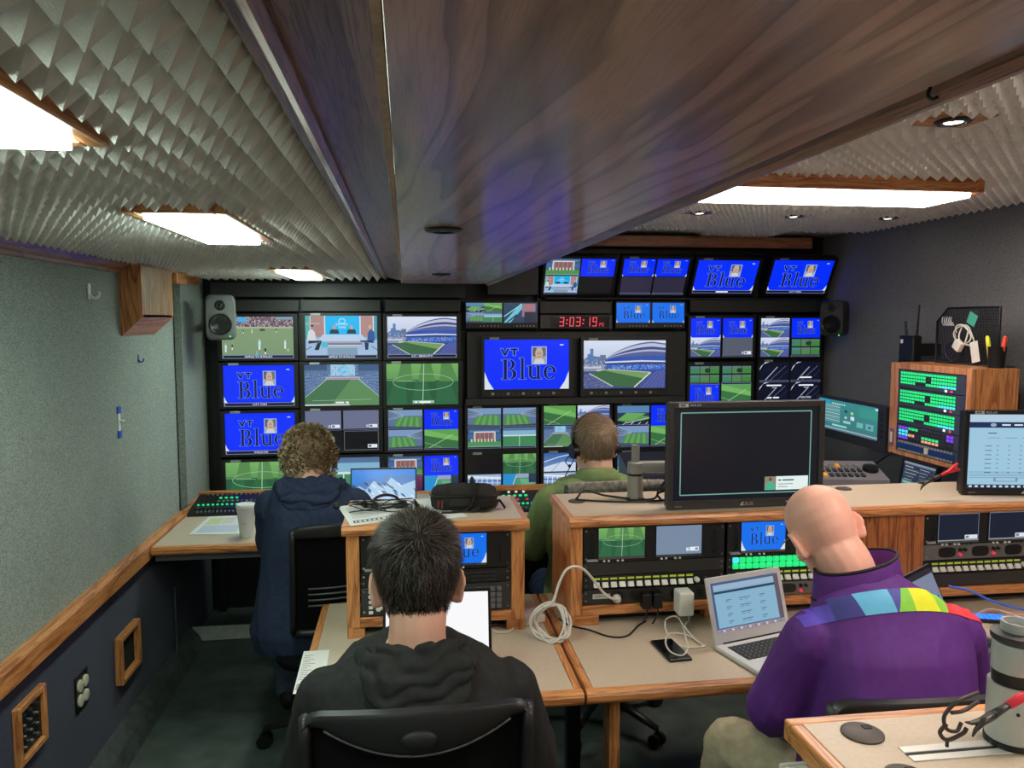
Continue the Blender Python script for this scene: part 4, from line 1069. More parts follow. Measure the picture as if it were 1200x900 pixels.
def nosing(m, x0, x1, y, z, th=0.036, d=0.03):
    """rounded oak front edge along x"""
    pts = [(y + d, z), (y + 0.012, z), (y + 0.004, z - 0.004), (y, z - 0.012), (y, z - th + 0.01), (y + 0.005, z - th + 0.002), (y + 0.012, z - th), (y + d, z - th)]
    m.prism([(a, b) for a, b in pts], x0, x1, 'x')
def desk(name, label, x0, x1, y0, y1, z, left=True, right=True, back=False, legs=(), group=None):
    t = thing(name, label, 'desk', (0, 0, 0), group=group)
    e = 0.024
    m = MB(); m.b2((x0 + (e if left else 0), y0 + 0.03, z - 0.034), (x1 - (e if right else 0), y1 - (e if back else 0), z)); m.build('worktop', LAM, t)
    m = MB(); nosing(m, x0, x1, y0, z + 0.0005); m.build('front_edge', OAK_X, t)
    if left: m = MB(); m.b2((x0, y0 + 0.03, z - 0.0345), (x0 + e, y1, z + 0.0005), 0.003); m.build('side_edge', OAK_Y, t)
    if right: m = MB(); m.b2((x1 - e, y0 + 0.03, z - 0.0345), (x1, y1, z + 0.0005), 0.003); m.build('side_edge', OAK_Y, t)
    if back: m = MB(); m.b2((x0 + e, y1 - e, z - 0.0345), (x1 - e, y1, z + 0.012), 0.003); m.build('back_edge', OAK_X, t)
    for lx, ly, w, d, mt in legs:
        m = MB(); m.b2((lx - w / 2, ly - d / 2, 0), (lx + w / 2, ly + d / 2, z - 0.036), 0.002); m.build('leg', mt, t)
    return t
desk('work_desk', 'beige desk with oak edges in front of the man in the black hoodie', -0.305, 0.474, YD, 2.765, ZD, legs=[(-0.2, 2.7, 0.05, 0.05, BLACK), (0.42, 2.7, 0.05, 0.05, BLACK)])
desk('work_desk', 'beige desk with oak edges carrying the silver laptop and phone', 0.482, 2.6, YD, 2.765, ZD, right=False, legs=[(0.585, 2.11, 0.032, 0.07, OAK_Z), (2.5, 2.2, 0.05, 0.05, OAK_Z), (1.6, 2.7, 0.05, 0.05, BLACK), (0.6, 2.7, 0.05, 0.05, BLACK)])
# far desk along the monitor wall
ZB = 0.715
t = desk('control_desk', 'long beige control desk below the wall of monitors', XL + 0.042, 2.6, 3.44, 4.36, ZB, left=False, right=False, back=True, legs=[(-0.62, 4.2, 0.06, 0.06, BLACK), (1.2, 4.2, 0.06, 0.06, BLACK), (2.5, 4.2, 0.06, 0.06, BLACK)])
m = MB(); m.b2((XL + 0.05, 3.47, ZB - 0.066), (2.6, 3.49, ZB - 0.037)); m.build('under_rail', pmat('grey under rail', (84, 84, 86), 0.5), t)

def console(label, x0, x1, bays, panels=(), feet=()):
    """open-fronted oak rack cabinet: bays are rack openings (x0, x1), panels solid oak fronts"""
    t = thing('rack_console', label, 'console', (0, 0, 0), group='oak rack consoles')
    zb = 0.716
    for xa in (x0, x1 - 0.018):
        m = MB(); m.b2((xa, YC + 0.002, ZD + 0.0005), (xa + 0.018, 2.76, ZT - 0.034)); m.build('side_panel', OAK_Z, t)
    edges = [x0] + [v for b in bays for v in b] + [x1]
    for a, b in zip(edges[::2], edges[1::2]):
        if b - a > 0.008 and not any(abs(p[0] - a) < 0.02 and abs(p[1] - b) < 0.02 for p in panels):
            m = MB(); m.b2((a, YC, zb), (b, YC + 0.02, ZT - 0.034), 0.0015); m.build('stile', OAK_Z, t)
    for a, b in panels:
        m = MB(); m.b2((a, YC, zb), (b, YC + 0.02, ZT - 0.034), 0.001); m.build('front_panel', oak('oak cathedral', 2, light=(190, 116, 66), dark=(118, 62, 30), scale=1.2), t)
    for a, b in bays:
        m = MB(); m.b2((a, YC, zb), (b, YC + 0.02, 0.748), 0.0015); m.build('bottom_rail', OAK_X, t)
        m = MB(); m.b2((a, YC + 0.2, zb), (b, YC + 0.205, ZT - 0.034)); m.build('inner_back', BLACK, t)
    m = MB(); m.b2((x0 + 0.018, YC + 0.06, ZD + 0.0005), (x1 - 0.018, YC + 0.07, zb)); m.build('plinth', BLACK, t)
    for a, b in feet:
        m = MB(); m.b2((a, YC + 0.004, ZD + 0.0005), (b, YC + 0.05, zb)); m.build('foot', OAK_X, t)
    return t
def console_top(label, x0, x1, y1, left=True, right=True):
    t = thing('counter_top', label, 'countertop', (0, 0, 0), group='beige console tops')
    e = 0.02
    yf = YC - 0.016
    m = MB(); m.b2((x0 + (e if left else 0), yf + 0.028, ZT - 0.034), (x1 - (e if right else 0), y1, ZT)); m.build('laminate', LAM, t)
    m = MB(); nosing(m, x0, x1, yf, ZT + 0.0005, 0.034, 0.028); m.build('front_edge', OAK_X, t)
    if left: m = MB(); m.b2((x0, yf + 0.028, ZT - 0.034), (x0 + e, y1, ZT + 0.0005), 0.003); m.build('side_edge', OAK_Y, t)
    if right: m = MB(); m.b2((x1 - e, yf + 0.028, ZT - 0.034), (x1, y1, ZT + 0.0005), 0.003); m.build('side_edge', OAK_Y, t)
    return t
console('short oak rack console behind the head of the man in the black hoodie', -0.194, 0.378, [(-0.153, 0.335)], feet=[(-0.176, -0.14), (0.32, 0.36)])
console('long oak rack console in front of the bald man', 0.532, 2.6, [(0.572, 1.07), (1.07, 1.566), (1.80, 2.3)], panels=[(1.566, 1.80)], feet=[(0.55, 0.63), (1.0, 1.06), (1.5, 1.56), (1.76, 1.84)])
console_top('beige top with oak edge holding the papers and the shoulder bag', -0.206, 0.392, 2.785)
console_top('beige top with oak edge carrying the big black monitor', 0.524, 2.6, 2.785, right=False)

YU = YC + 0.004
def unit(label, x0, x1, z0, z1, mt=None, cat='rack unit', group='rack units in the consoles', name='rack_unit'):
    t = thing(name, label, cat, ((x0 + x1) / 2, YU, (z0 + z1) / 2), group=group)
    hw, hh = (x1 - x0) / 2 - 0.001, (z1 - z0) / 2 - 0.001
    m = MB(); m.b2((-hw, 0, -hh), (hw, 0.004, hh), 0.0008); m.build('panel', mt or RACKM, t)
    m = MB(); m.b2((-hw + 0.03, 0.0045, -hh + 0.003), (hw - 0.03, 0.12, hh - 0.003)); m.build('chassis', BLACK, t)
    for sx in (-1, 1):
        for sz in (-1, 1):
            MB().ball((sx * (hw - 0.009), 0, sz * max(0.006, hh - 0.012)), 0.0042, 1).build('screw', STEEL, t)
    return t, hw, hh
def handle(t, x, hh):
    m = MB(); m.tube(spline([(x, 0, hh * .62), (x, -0.014, hh * .55), (x, -0.016, 0), (x, -0.014, -hh * .55), (x, 0, -hh * .62)], 5), 0.0028, 6); m.build('handle', BLACKG, t, smooth=True)
def small_screen(t, x, z, w, h, key, fn, lip=True):
    s = link('screen', picture(key, w, h, fn), t); s.location = (x, -0.0025, z)
    m = MB(); m.b2((x - w / 2 - 0.005, -0.002, z - h / 2 - 0.008), (x + w / 2 + 0.005, 0.001, z + h / 2 + 0.006), 0.001); bo = m.build('screen_bezel', BLACKG, t)
    m = MB(); m.b2((x - w / 2, -0.004, z - h / 2 - 0.007), (x + w / 2, -0.002, z - h / 2 - 0.001)); m.build('silver_lip', STEEL, t)
    for k in range(8):
        m = MB(); m.b2((x - w * .4 + k * w * .1, -0.004, z - h / 2 - 0.016), (x - w * .4 + k * w * .1 + 0.007, 0, z - h / 2 - 0.010)); m.build('button', KEYW if k in (0, 1, 3, 4) else KEYD, t)
def dual(label, x0, x1, z0, z1, a, b, handles=True):
    t, hw, hh = unit(label, x0, x1, z0, z1, name='rack_monitor', cat='monitor', group='twin rack monitors in the consoles')
    for x, s in ((-0.115, a), (0.083, b)):
        if s: small_screen(t, x, 0.007, 0.158, 0.098, *s)
    if handles:
        handle(t, -hw + 0.03, hh); handle(t, hw - 0.036, hh)
    m = MB(); m.b2((-hw + 0.012, -0.0006, -hh + 0.002), (-hw + 0.05, 0.0005, -hh + 0.011)); m.build('label_tape', TAPE, t)
    return t
GREYC = (116, 138, 164)
def p_greyb(P): P.rect(0, 0, 1, 1, GREYC); P.rect(.74, .1, .94, .24, (228, 236, 244)); P.rect(.66, .1, .72, .22, (214, 224, 236)); P.rect(.86, .13, .92, .21, (110, 130, 150))
dual('twin rack monitor with a green pitch and a plain grey-blue screen', 0.575, 1.066, 0.894, 1.014, ('upitch', lambda P: p_pitch(P)), ('ugrey', p_greyb))
dual('rack monitor with a light blue slate, left of the bald head', 1.074, 1.562, 0.898, 1.014, ('ublue', B(cyan=True, wide=True)), ('udark', p_dark))
dual('twin rack monitor with two near-black screens at the right edge', 1.803, 2.294, 0.905, 1.014, ('udark', p_dark), ('udark', p_dark))
dual('rack monitor with a light blue slate beside the dark haired head', -0.15, 0.332, 0.894, 1.014, ('uw', p_dark), ('ublue', B(cyan=True, wide=True)))
def blank(label, x0, x1, z0, z1): return unit(label, x0, x1, z0, z1, pmat('charcoal blank panel', (50, 48, 46), 0.45), 'panel', name='rack_blank')
blank('plain blank rack panel under the green pitch screen', 0.575, 1.066, 0.849, 0.893)
def keypanel(label, x0, x1, z0, z1, n=12, mt=None, knobs=True):
    t, hw, hh = unit(label, x0, x1, z0, z1, mt, 'intercom panel', 'intercom key panels', 'intercom_station')
    wd = 2 * hw * 0.72
    for k in range(n):
        x = -hw + 0.03 + (k + .5) * wd / n
        m = MB(); m.b2((x - wd / n * .38, -0.002, hh * .44), (x + wd / n * .38, 0, hh * .72)); m.build('key_label', LABEL_Y, t)
        m = MB(); m.prism([(-0.013, -hh * .62), (-0.002, -hh * .7), (0, -hh * .7), (0, hh * .05), (-0.002, hh * .05)], x - wd / n * .33, x + wd / n * .33, 'x'); m.build('lever', KEYW, t)
    if knobs:
        for j, kx in enumerate((0.80, 0.86)):
            x = -hw + 2 * hw * kx
            m = MB(); m.lathe([(0.009, 0), (0.0085, 0.012), (0.004, 0.013)], 16, c=(x, 0, -hh * .1), R=Matrix.Rotation(PI / 2, 3, 'X')); m.build('knob', KEYD if j else KEYW, t, smooth=True, autosmooth=40)
    return t
keypanel('intercom panel with yellow labels above the power strip', 0.575, 1.066, 0.803, 0.848)
keypanel('intercom panel with pale levers behind the silver laptop lid', 1.074, 1.562, 0.80, 0.845)
keypanel('intercom panel with pale levers at the right edge', 1.803, 2.294, 0.80, 0.846)
# power strip
t, hw, hh = unit('black power strip with outlets at the foot of the long console', 0.575, 1.066, 0.751, 0.802, pmat('power strip grey black', (40, 40, 40), 0.4), 'power strip', name='power_strip')
P = Pic(0.06, 0.022); P.rect(0, .12, 1, .88, (196, 196, 190)); P.text('TRIPP·LITE', .5, .3, .42, (40, 40, 40), 'c', .86)
s = link('maker_badge', P.mesh('maker_badge', PRINT), t); s.location = (-hw + 0.062, -0.0006, 0.002)
for k in range(7):
    x = -hw + 0.125 + k * 0.047
    m = MB(); m.lathe([(0.015, 0), (0.015, 0.002), (0.012, 0.0025), (0.002, 0.0025)], 16, c=(x, 0, 0), R=Matrix.Rotation(PI / 2, 3, 'X')); so_ = m.build('outlet', BLACKG, t)
    for dx in (-0.004, 0.004): m = MB(); m.b2((x + dx - .0008, -0.0032, -.001), (x + dx + .0008, -0.002, .006)); m.build('slot', RUBBER, so_)
# green button panel
t, hw, hh = unit('panel with two rows of glowing green buttons beside the bald head', 1.074, 1.562, 0.846, 0.897, None, 'button panel', name='button_unit')
GREEN = pmat('lit green key', (40, 220, 130), 0.4, emit=(30, 214, 120), estr=0.75); CYANK = pmat('lit cyan key', (80, 220, 230), 0.4, emit=(70, 214, 230), estr=0.8); PURP = pmat('lit purple key', (120, 60, 230), 0.4, emit=(120, 60, 240), estr=0.8); ORNG = pmat('lit orange key', (240, 170, 130), 0.4, emit=(230, 160, 120), estr=0.6); REDK = pmat('lit red key', (220, 60, 90), 0.4, emit=(220, 50, 80), estr=0.6); WHK = pmat('lit white key', (230, 230, 240), 0.4, emit=(226, 226, 240), estr=0.8)
def key(parent, x, z, s, mt, name='button'):
    m = MB(); m.box((x, -0.003, z), (s[0], 0.008, s[1]), 0.0015); return m.build(name, mt, parent)
for i in range(18):
    for j in range(2): key(t, -hw + 0.03 + i * (2 * hw - 0.05) / 18, (0.5 - j) * 0.021, (0.0205, 0.0185), CYANK if i == 0 and j == 0 else GREEN)
def grey_speaker_panel(label, x0, x1, z0, z1, n=3):
    t, hw, hh = unit(label, x0, x1, z0, z1, RACKG, 'speaker panel', 'grey speaker panels', 'speaker_unit')
    for k in range(n):
        x = -hw + 0.09 + k * 0.13
        pts = [(x + 0.033 * math.copysign(abs(math.cos(a)) ** .6, math.cos(a)), hh * .68 * math.copysign(abs(math.sin(a)) ** .6, math.sin(a))) for a in [2 * PI * i / 28 for i in range(28)]]
        m = MB(); m.prism(pts, -0.002, 0.001, 'y'); m.build('speaker_grille', BLACKG, t)
        for q, c_ in enumerate((BLACKG, BLACKG, REDK)):
            m = MB(); m.lathe([(0.006, 0), (0.005, 0.009), (0.002, 0.009)], 12, c=(x + 0.05 + (q % 2) * 0.018, 0, 0.008 if q < 2 else -0.009), R=Matrix.Rotation(PI / 2, 3, 'X')); m.build('knob', c_, t)
grey_speaker_panel('grey rack panel with three oval speaker grilles under the dark screens', 1.803, 2.294, 0.848, 0.904)
grey_speaker_panel('grey rack panel with oval grilles low in the middle bay', 1.074, 1.562, 0.751, 0.799)
blank('plain blank rack panel at the bottom of the right edge bay', 1.803, 2.294, 0.751, 0.799)
# units of the short console
t, hw, hh = unit('rack panel with a fine dark button grid in the short console', -0.15, 0.332, 0.845, 0.892, None, 'button panel', name='button_unit')
kb = MB()
for i in range(34):
    for j in range(3): kb.box((-hw + 0.04 + i * (2 * hw - 0.08) / 34, -0.002, (j - 1) * 0.012), (0.009, 0.005, 0.009))
kb.build('keys', DGREY, t, kind='stuff')
t, hw, hh = unit('rack keypad panel with a yellow tag in the short console', -0.15, 0.332, 0.751, 0.844, pmat('keypad grey', (52, 53, 54), 0.5), 'keypad panel', name='keypad_unit')
for i in range(4):
    for j in range(4): key(t, 0.14 + i * 0.021, 0.026 - j * 0.019, (0.017, 0.015), pmat('grey key', (104, 104, 106), 0.5))
m = MB(); m.b2((0.13, -0.001, -0.042), (0.17, 0.0, -0.034)); m.build('yellow_tag', pmat('yellow tag', (220, 230, 40), 0.5), t)
for k in range(5): key(t, -hw + 0.03, 0.034 - k * 0.017, (0.014, 0.01), KEYW)
for sx in (-hw + 0.055, -hw + 0.075):
    m = MB(); m.lathe([(0.01, 0), (0.009, 0.012), (0.004, 0.013)], 16, c=(sx, 0, -0.02), R=Matrix.Rotation(PI / 2, 3, 'X')); m.build('knob', KEYW, t)

# ------------------------------------------------------------------ big desk monitors on their arms
ARM = pmat('silver grey arm', (150, 150, 144), 0.4, 0.35)
def desk_monitor(label, c, rz, w, h, key_, fn, bz=(0.02, 0.02, 0.022, 0.03), brand='/SUS', tilt=0.0, bm=None):
    t = thing('desk_monitor', label, 'monitor', c, (tilt, 0, rz))
    bm = bm or pmat('slate monitor bezel', (58, 56, 54), 0.35)
    l, r, tp, b = bz; hw, hh = w / 2, h / 2
    m = MB()
    m.b2((-hw - l, -0.012, -hh - b), (-hw, 0.012, hh + tp), 0.003); m.b2((hw, -0.012, -hh - b), (hw + r, 0.012, hh + tp), 0.003)
    m.b2((-hw - 0.004, -0.012, hh), (hw + 0.004, 0.012, hh + tp), 0.003); m.b2((-hw - 0.004, -0.012, -hh - b), (hw + 0.004, 0.012, -hh), 0.003)
    bo = m.build('bezel', bm, t)
    m = MB(); m.b2((-hw - l + .004, 0.012, -hh - b + .004), (hw + r - .004, 0.035, hh + tp - .004), 0.004); m.b2((-hw * .6, 0.035, -hh * .6), (hw * .6, 0.055, hh * .6), 0.008); m.build('back_shell', BLACKG, t)
    s = link('screen', picture(key_, w, h, fn), t); s.location = (0, -0.004, 0)
    P = Pic(0.05, 0.012)
    P.poly([(.0, 0), (.14, 0), (.34, 1), (.2, 1)], (190, 190, 186)); P.rect(.16, .0, .34, .2, (190, 190, 186), None, False); P.text('SUS', .38, .02, .95, (190, 190, 186), 'l', .6)
    o = link('maker_logo', P.mesh('maker_logo', PRINT), t); o.location = (0, -0.0125, -hh - b * .5)
    P = Pic(0.08, 0.012); P.rect(0, 0, .42, 1, (200, 200, 196)); P.rect(.06, .2, .3, .8, (110, 110, 110)); P.rect(.47, 0, 1, 1, (24, 24, 24)); P.text('MCR-243', .5, .15, .7, (230, 230, 226), 'l', .48)
    o = link('label_tape', P.mesh('label_tape', PRINT), t); o.location = (-hw + 0.055, -0.0125, hh + tp * .5)
    P = Pic(0.03, 0.006); P.text('HDMI', 0, .1, .8, (170, 170, 166), 'l', .8)
    o = link('port_mark', P.mesh('port_mark', PRINT), t); o.location = (-hw + 0.02, -0.0125, -hh - b * .6)
    m = MB(); m.b2((hw * .55, -0.0128, -hh - b * .45), (hw * .59, -0.012, -hh - b * .35)); m.build('power_mark', KEYW, t)
    return t
a = at(781, 597, Y=2.5); b_ = at(967, 467, Y=2.5)
cx, cz = (0.876 + 1.444) / 2, (1.056 + 1.424) / 2
desk_monitor('big black desk monitor with a mint frame on screen, front of the long console', (cx, 2.5, cz), rad(0.6), 0.528, 0.318, 'key', p_key)
desk_monitor('desk monitor with a pale blue web table at the right photo edge', (2.27, 2.53, 1.214), rad(-10), 0.44, 0.275, 'table', p_table, bz=(0.02, 0.02, 0.016, 0.024), bm=pmat('black monitor bezel', (26, 26, 28), 0.4))
def arm_pole(label, x, y, z, h, tip, r=0.028):
    t = thing('monitor_pole', label, 'monitor stand', (x, y, z))
    m = MB(); m.lathe([(r + .006, 0), (r + .006, 0.006), (r, 0.008)], 24); m.build('base_ring', BLACKG, t)
    m = MB(); m.cyl((0, 0, 0.008), (0, 0, h * .45), r, n=24); m.build('pole', ARM, t, smooth=True, autosmooth=40)
    m = MB(); m.cyl((0, 0, h * .45), (0, 0, h * .49), r * .98, n=24); m.build('clamp_ring', BLACKG, t, smooth=True, autosmooth=40)
    m = MB(); m.lathe([(r * 1.02, h * .49), (r * 1.04, h * .53), (r, h * .68), (r * .8, h * .70)], 24); m.build('swivel', ARM, t, smooth=True, autosmooth=40)
    m = MB(); m.cyl((0, 0, h * .70), (0, 0, h), r * .52, n=20); m.build('upper_pole', ARM, t, smooth=True, autosmooth=40)
    if tip:
        p = Vector((0, 0, h * .6)); q = Vector(tip)
        m = MB(); m.tube([p, p.lerp(q, .5), q], r * .62, 10, flat=1.3); m.build('arm', ARM, t, smooth=True, autosmooth=50)
        m = MB(); m.b2((q.x - .04, q.y - .015, q.z - .04), (q.x + .04, q.y, q.z + .04), .003); m.build('mount_plate', BLACKG, t)
    return t
arm_pole('grey pole with an arm reaching behind the big black desk monitor', 0.815, 2.66, ZT, 0.2, (0.32, -0.09, 0.13))
arm_pole('grey pole behind the right edge desk monitor', 2.45, 2.74, ZT, 0.2, (-0.15, -0.13, 0.14))

# ------------------------------------------------------------------ near counter in the bottom right corner
t = thing('near_counter', 'beige counter corner with oak edge at the bottom right', 'countertop', (0, 0, 0))
nx0, nx1, ny0, ny1 = 0.605, 1.75, 0.35, 1.14
m = MB(); m.b2((nx0 + 0.022, ny0, ZT - 0.034), (nx1, ny1 - 0.022, ZT)); m.build('laminate', LAM, t)
m = MB(); m.b2((nx0, ny1 - 0.022, ZT - 0.034), (nx1, ny1, ZT + 0.0005), 0.004, 2); m.build('back_edge', OAK_X, t)
m = MB(); m.b2((nx0, ny0, ZT - 0.034), (nx0 + 0.022, ny1 - 0.022, ZT + 0.0005), 0.004, 2); m.build('side_edge', OAK_Y, t)
m = MB(); m.b2((nx0 + 0.012, ny0, 0), (nx0 + 0.03, ny1 - 0.04, ZT - 0.034)); m.build('side_panel', OAK_Z, t)
m = MB(); m.b2((nx0 + 0.07, ny1 - 0.06, 0), (nx1, ny1 - 0.04, ZT - 0.034)); m.build('rear_panel', OAK_Z, t)
t = thing('outlet_box', 'white surface outlet box on the side of the near counter', 'outlet', (nx0 + 0.0115, 1.06, 0.975))
m = MB(); m.b2((-0.042, -0.016, -0.055), (0, 0.022, 0.03), 0.004, 2); m.b2((-0.046, 0.0225, -0.06), (0.0, 0.026, 0.034), 0.002); m.build('housing', WHITE, t)
for k in (-0.035, 0.01):
    for s in (-0.008, 0.008): m = MB(); m.b2((-0.021 + s - .001, -0.0168, k - .006), (-0.021 + s + .001, -0.0158, k + .006)); m.build('slot', BLACKG, t)
def grommet(x, y, label, r=0.03):
    t = thing('cable_grommet', label, 'grommet', (x, y, ZT))
    m = MB(); m.lathe([(r, 0), (r, 0.003), (r - 0.004, 0.0048), (0.002, 0.005)], 28); m.build('cap', pmat('brown grey plastic', (74, 66, 62), 0.5), t, smooth=True, autosmooth=40)
    m = MB(); m.b2((0.006, 0.004, 0.0045), (0.02, 0.016, 0.0056), .001); m.build('cable_slot', RUBBER, t)
grommet(0.705, 1.078, 'round brown cable grommet in the near counter, nearer its far edge', 0.032)
grommet(0.70, 0.962, 'round brown cable grommet at the very bottom edge of the photo', 0.03)
grommet(1.66, 2.72, 'dark cable grommet in the long console top behind the bald head', 0.03)
grommet(0.60, 2.66, 'dark cable grommet in the long console top beside the man in green', 0.03)
t = thing('metal_track', 'white metal accessory track let into the near counter', 'track', (0, 0, ZT))
m = MB(); m.b2((0.735, 0.995, 0), (1.3, 1.010, 0.002), .0008); m.b2((0.735, 1.018, 0), (1.3, 1.034, 0.002), .0008); m.build('rail', pmat('white metal', (214, 214, 208), 0.35, 0.3), t)
m = MB(); m.b2((0.735, 1.0105, 0.0002), (1.3, 1.0175, 0.001)); m.build('slot', RUBBER, t)
t = thing('monitor_pole', 'thick grey monitor arm post in the bottom right corner', 'monitor stand', (0.918, 1.025, ZT + 0.002))
r = 0.036
m = MB(); m.lathe([(r + .002, 0), (r + .002, 0.007), (r, 0.009)], 32); m.build('base_ring', BLACKG, t, smooth=True, autosmooth=40)
GR = pmat('pale grey arm metal', (176, 180, 178), 0.35, 0.25)
m = MB(); m.cyl((0, 0, 0.009), (0, 0, 0.095), r, n=32); m.build('post', GR, t, smooth=True, autosmooth=40)
m = MB(); m.cyl((0, 0, 0.095), (0, 0, 0.115), r * .86, n=32); m.build('clamp_ring', BLACKG, t, smooth=True, autosmooth=40)
m = MB(); m.lathe([(r * .9, 0.115), (r * .9, 0.15), (r * .84, 0.158), (r * .7, 0.16)], 32); m.build('collar', GR, t, smooth=True, autosmooth=40)
m = MB(); m.lathe([(r * .95, 0.162), (r * .98, 0.165), (r * .98, 0.172), (r * .6, 0.176)], 32); m.build('top_ring', DGREY, t, smooth=True, autosmooth=40)
m = MB(); m.lathe([(r * .62, 0.176), (r * .62, 0.19), (r * .52, 0.19), (r * .52, 0.18), (r * .1, 0.18)], 28); m.build('socket', GR, t, smooth=True, autosmooth=40)
m = MB(); m.ball((-0.02, -r * .93, 0.06), 0.003, 1); m.build('set_screw', BLACKG, t)
# ------------------------------------------------------------------ people
def remeshed(mb, name, mats, parent, voxel=0.007, smooth=4, fold=None, fac=0.5):
    """weld overlapping closed shapes into one continuous skin, relax it, press in cloth folds"""
    me = bpy.data.meshes.new(name)
    bmesh.ops.recalc_face_normals(mb.bm, faces=mb.bm.faces)
    mb.bm.to_mesh(me); mb.bm.free()
    ob = bpy.data.objects.new(name, me); C.objects.link(ob)
    r = ob.modifiers.new('r', 'REMESH'); r.mode = 'VOXEL'; r.voxel_size = voxel; r.use_smooth_shade = True
    s = ob.modifiers.new('s', 'SMOOTH'); s.iterations = smooth; s.factor = fac
    dg = bpy.context.evaluated_depsgraph_get()
    out = bpy.data.meshes.new_from_object(ob.evaluated_get(dg))
    bpy.data.objects.remove(ob); bpy.data.meshes.remove(me)
    if fold:
        n = len(out.vertices)
        nrm = [v.normal.copy() for v in out.vertices]
        for v, nn in zip(out.vertices, nrm):
            v.co += nn * fold(v.co)
    out.name = name
    out.materials.clear()
    for m in (mats if isinstance(mats, (list, tuple)) else [mats]): out.materials.append(m)
    for p in out.polygons: p.use_smooth = True
    return link(name, out, parent)
def folds(amp, sc=(14, 14, 5), seed=0.0, fine=0.3):
    def f(p):
        q = Vector((p.x * sc[0] + seed, p.y * sc[1], p.z * sc[2]))
        a = noise.noise(q + 1.5 * Vector((noise.noise(q * .5), noise.noise(q * .5 + Vector((9, 0, 0))), 0)))
        b = 1 - abs(noise.noise(q * 1.3 + Vector((0, 5, seed)))) * 2
        return amp * (0.8 * a + 0.6 * max(0, b) ** 3 - 0.2) + amp * fine * noise.noise(q * 4)
    return f
def limb(mb, pts, r, n=14, k=5):
    P = spline(pts, k)
    m = len(pts) - 1
    R = []
    for i in range(len(P)):
        t = i / k; a = min(int(t), m - 1); f = t - a
        R.append(r[a] * (1 - f) + r[a + 1] * f)
    mb.tube(P, R, n)
    mb.ball(P[0], R[0] * .98, 2); mb.ball(P[-1], R[-1] * .98, 2)
HEAD = [(-.118, .062, .022, .020), (-.108, .052, .038, .040), (-.09, .036, .052, .062), (-.065, .020, .062, .080), (-.035, .008, .069, .092), (-.005, .001, .0735, .098), (.025, -.003, .0765, .1005), (.055, -.005, .075, .098), (.08, -.006, .066, .086), (.1, -.007, .05, .064), (.112, -.008, .03, .038), (.118, -.008, .008, .01)]
def head_at(z):
    for a, b in zip(HEAD[:-1], HEAD[1:]):
        if z <= b[0]:
            f = max(0, (z - a[0]) / (b[0] - a[0])); return [a[i] * (1 - f) + b[i] * f for i in (1, 2, 3)]
    return list(HEAD[-1][1:])
def head_pt(th, z, off=0.0):
    yc, rx, ry = head_at(z)
    p = Vector((rx * math.cos(th), yc + ry * math.sin(th), z))
    e = 0.004
    a = head_at(z - e); b = head_at(min(.1179, z + e))
    t1 = Vector((-rx * math.sin(th), ry * math.cos(th), 0))
    t2 = Vector(((b[1] - a[1]) * math.cos(th), (b[0] - a[0]) + (b[2] - a[2]) * math.sin(th), 2 * e))
    n = t1.cross(t2)
    n = n.normalized() if n.length > 1e-9 else Vector((0, 0, 1))
    if n.dot(p - Vector((0, -.004, 0))) < 0: n = -n
    return p + n * off, n
def add_head(mb, MH, ears=True):
    T = lambda p: MH @ Vector(p)
    mb.rings([[T((rx * math.cos(2 * PI * i / 28), yc + ry * math.sin(2 * PI * i / 28), z)) for i in range(28)] for z, yc, rx, ry in HEAD])
    Rr = MH.to_3x3()
    mb.ball(T((0, .1, -.022)), 1, 2, (.013, .02, .017), Rr); mb.tube([T((0, .09, .022)), T((0, .104, -.005)), T((0, .112, -.022))], [.008, .009, .012], 8)   # nose
    for s in (-1, 1):
        mb.ball(T((s * .03, .085, .026)), 1, 2, (.026, .014, .009), Rr)     # brow
        mb.ball(T((s * .042, .066, -.03)), 1, 2, (.022, .022, .024), Rr)    # cheek
        if ears:
            Re = Rr @ Matrix.Rotation(s * rad(24), 3, 'Z') @ Matrix.Rotation(rad(-12), 3, 'X')
            c = T((s * .080, -.010, -.012))
            pts = []
            for i in range(22):
                a = 2 * PI * i / 22
                w = .019 if math.sin(a) > 0 else .013
                pts.append(c + Re @ Vector((s * (.006 + .004 * math.sin(a)), w * math.cos(a) * (1 if math.cos(a) > 0 else 1.1), .032 * math.sin(a))))
            mb.tube(pts + [pts[0]], .0052, 8)
            mb.ball(c, 1, 2, (.006, .016, .028), Re)
            mb.ball(c + Re @ Vector((-s * .004, .004, -.024)), 1, 2, (.007, .010, .012), Re)
    mb.ball(T((0, .088, -.062)), 1, 2, (.024, .010, .006), Rr); mb.ball(T((0, .087, -.073)), 1, 2, (.02, .010, .006), Rr)   # lips
    mb.ball(T((0, .078, -.1)), 1, 2, (.022, .016, .016), Rr)                # chin
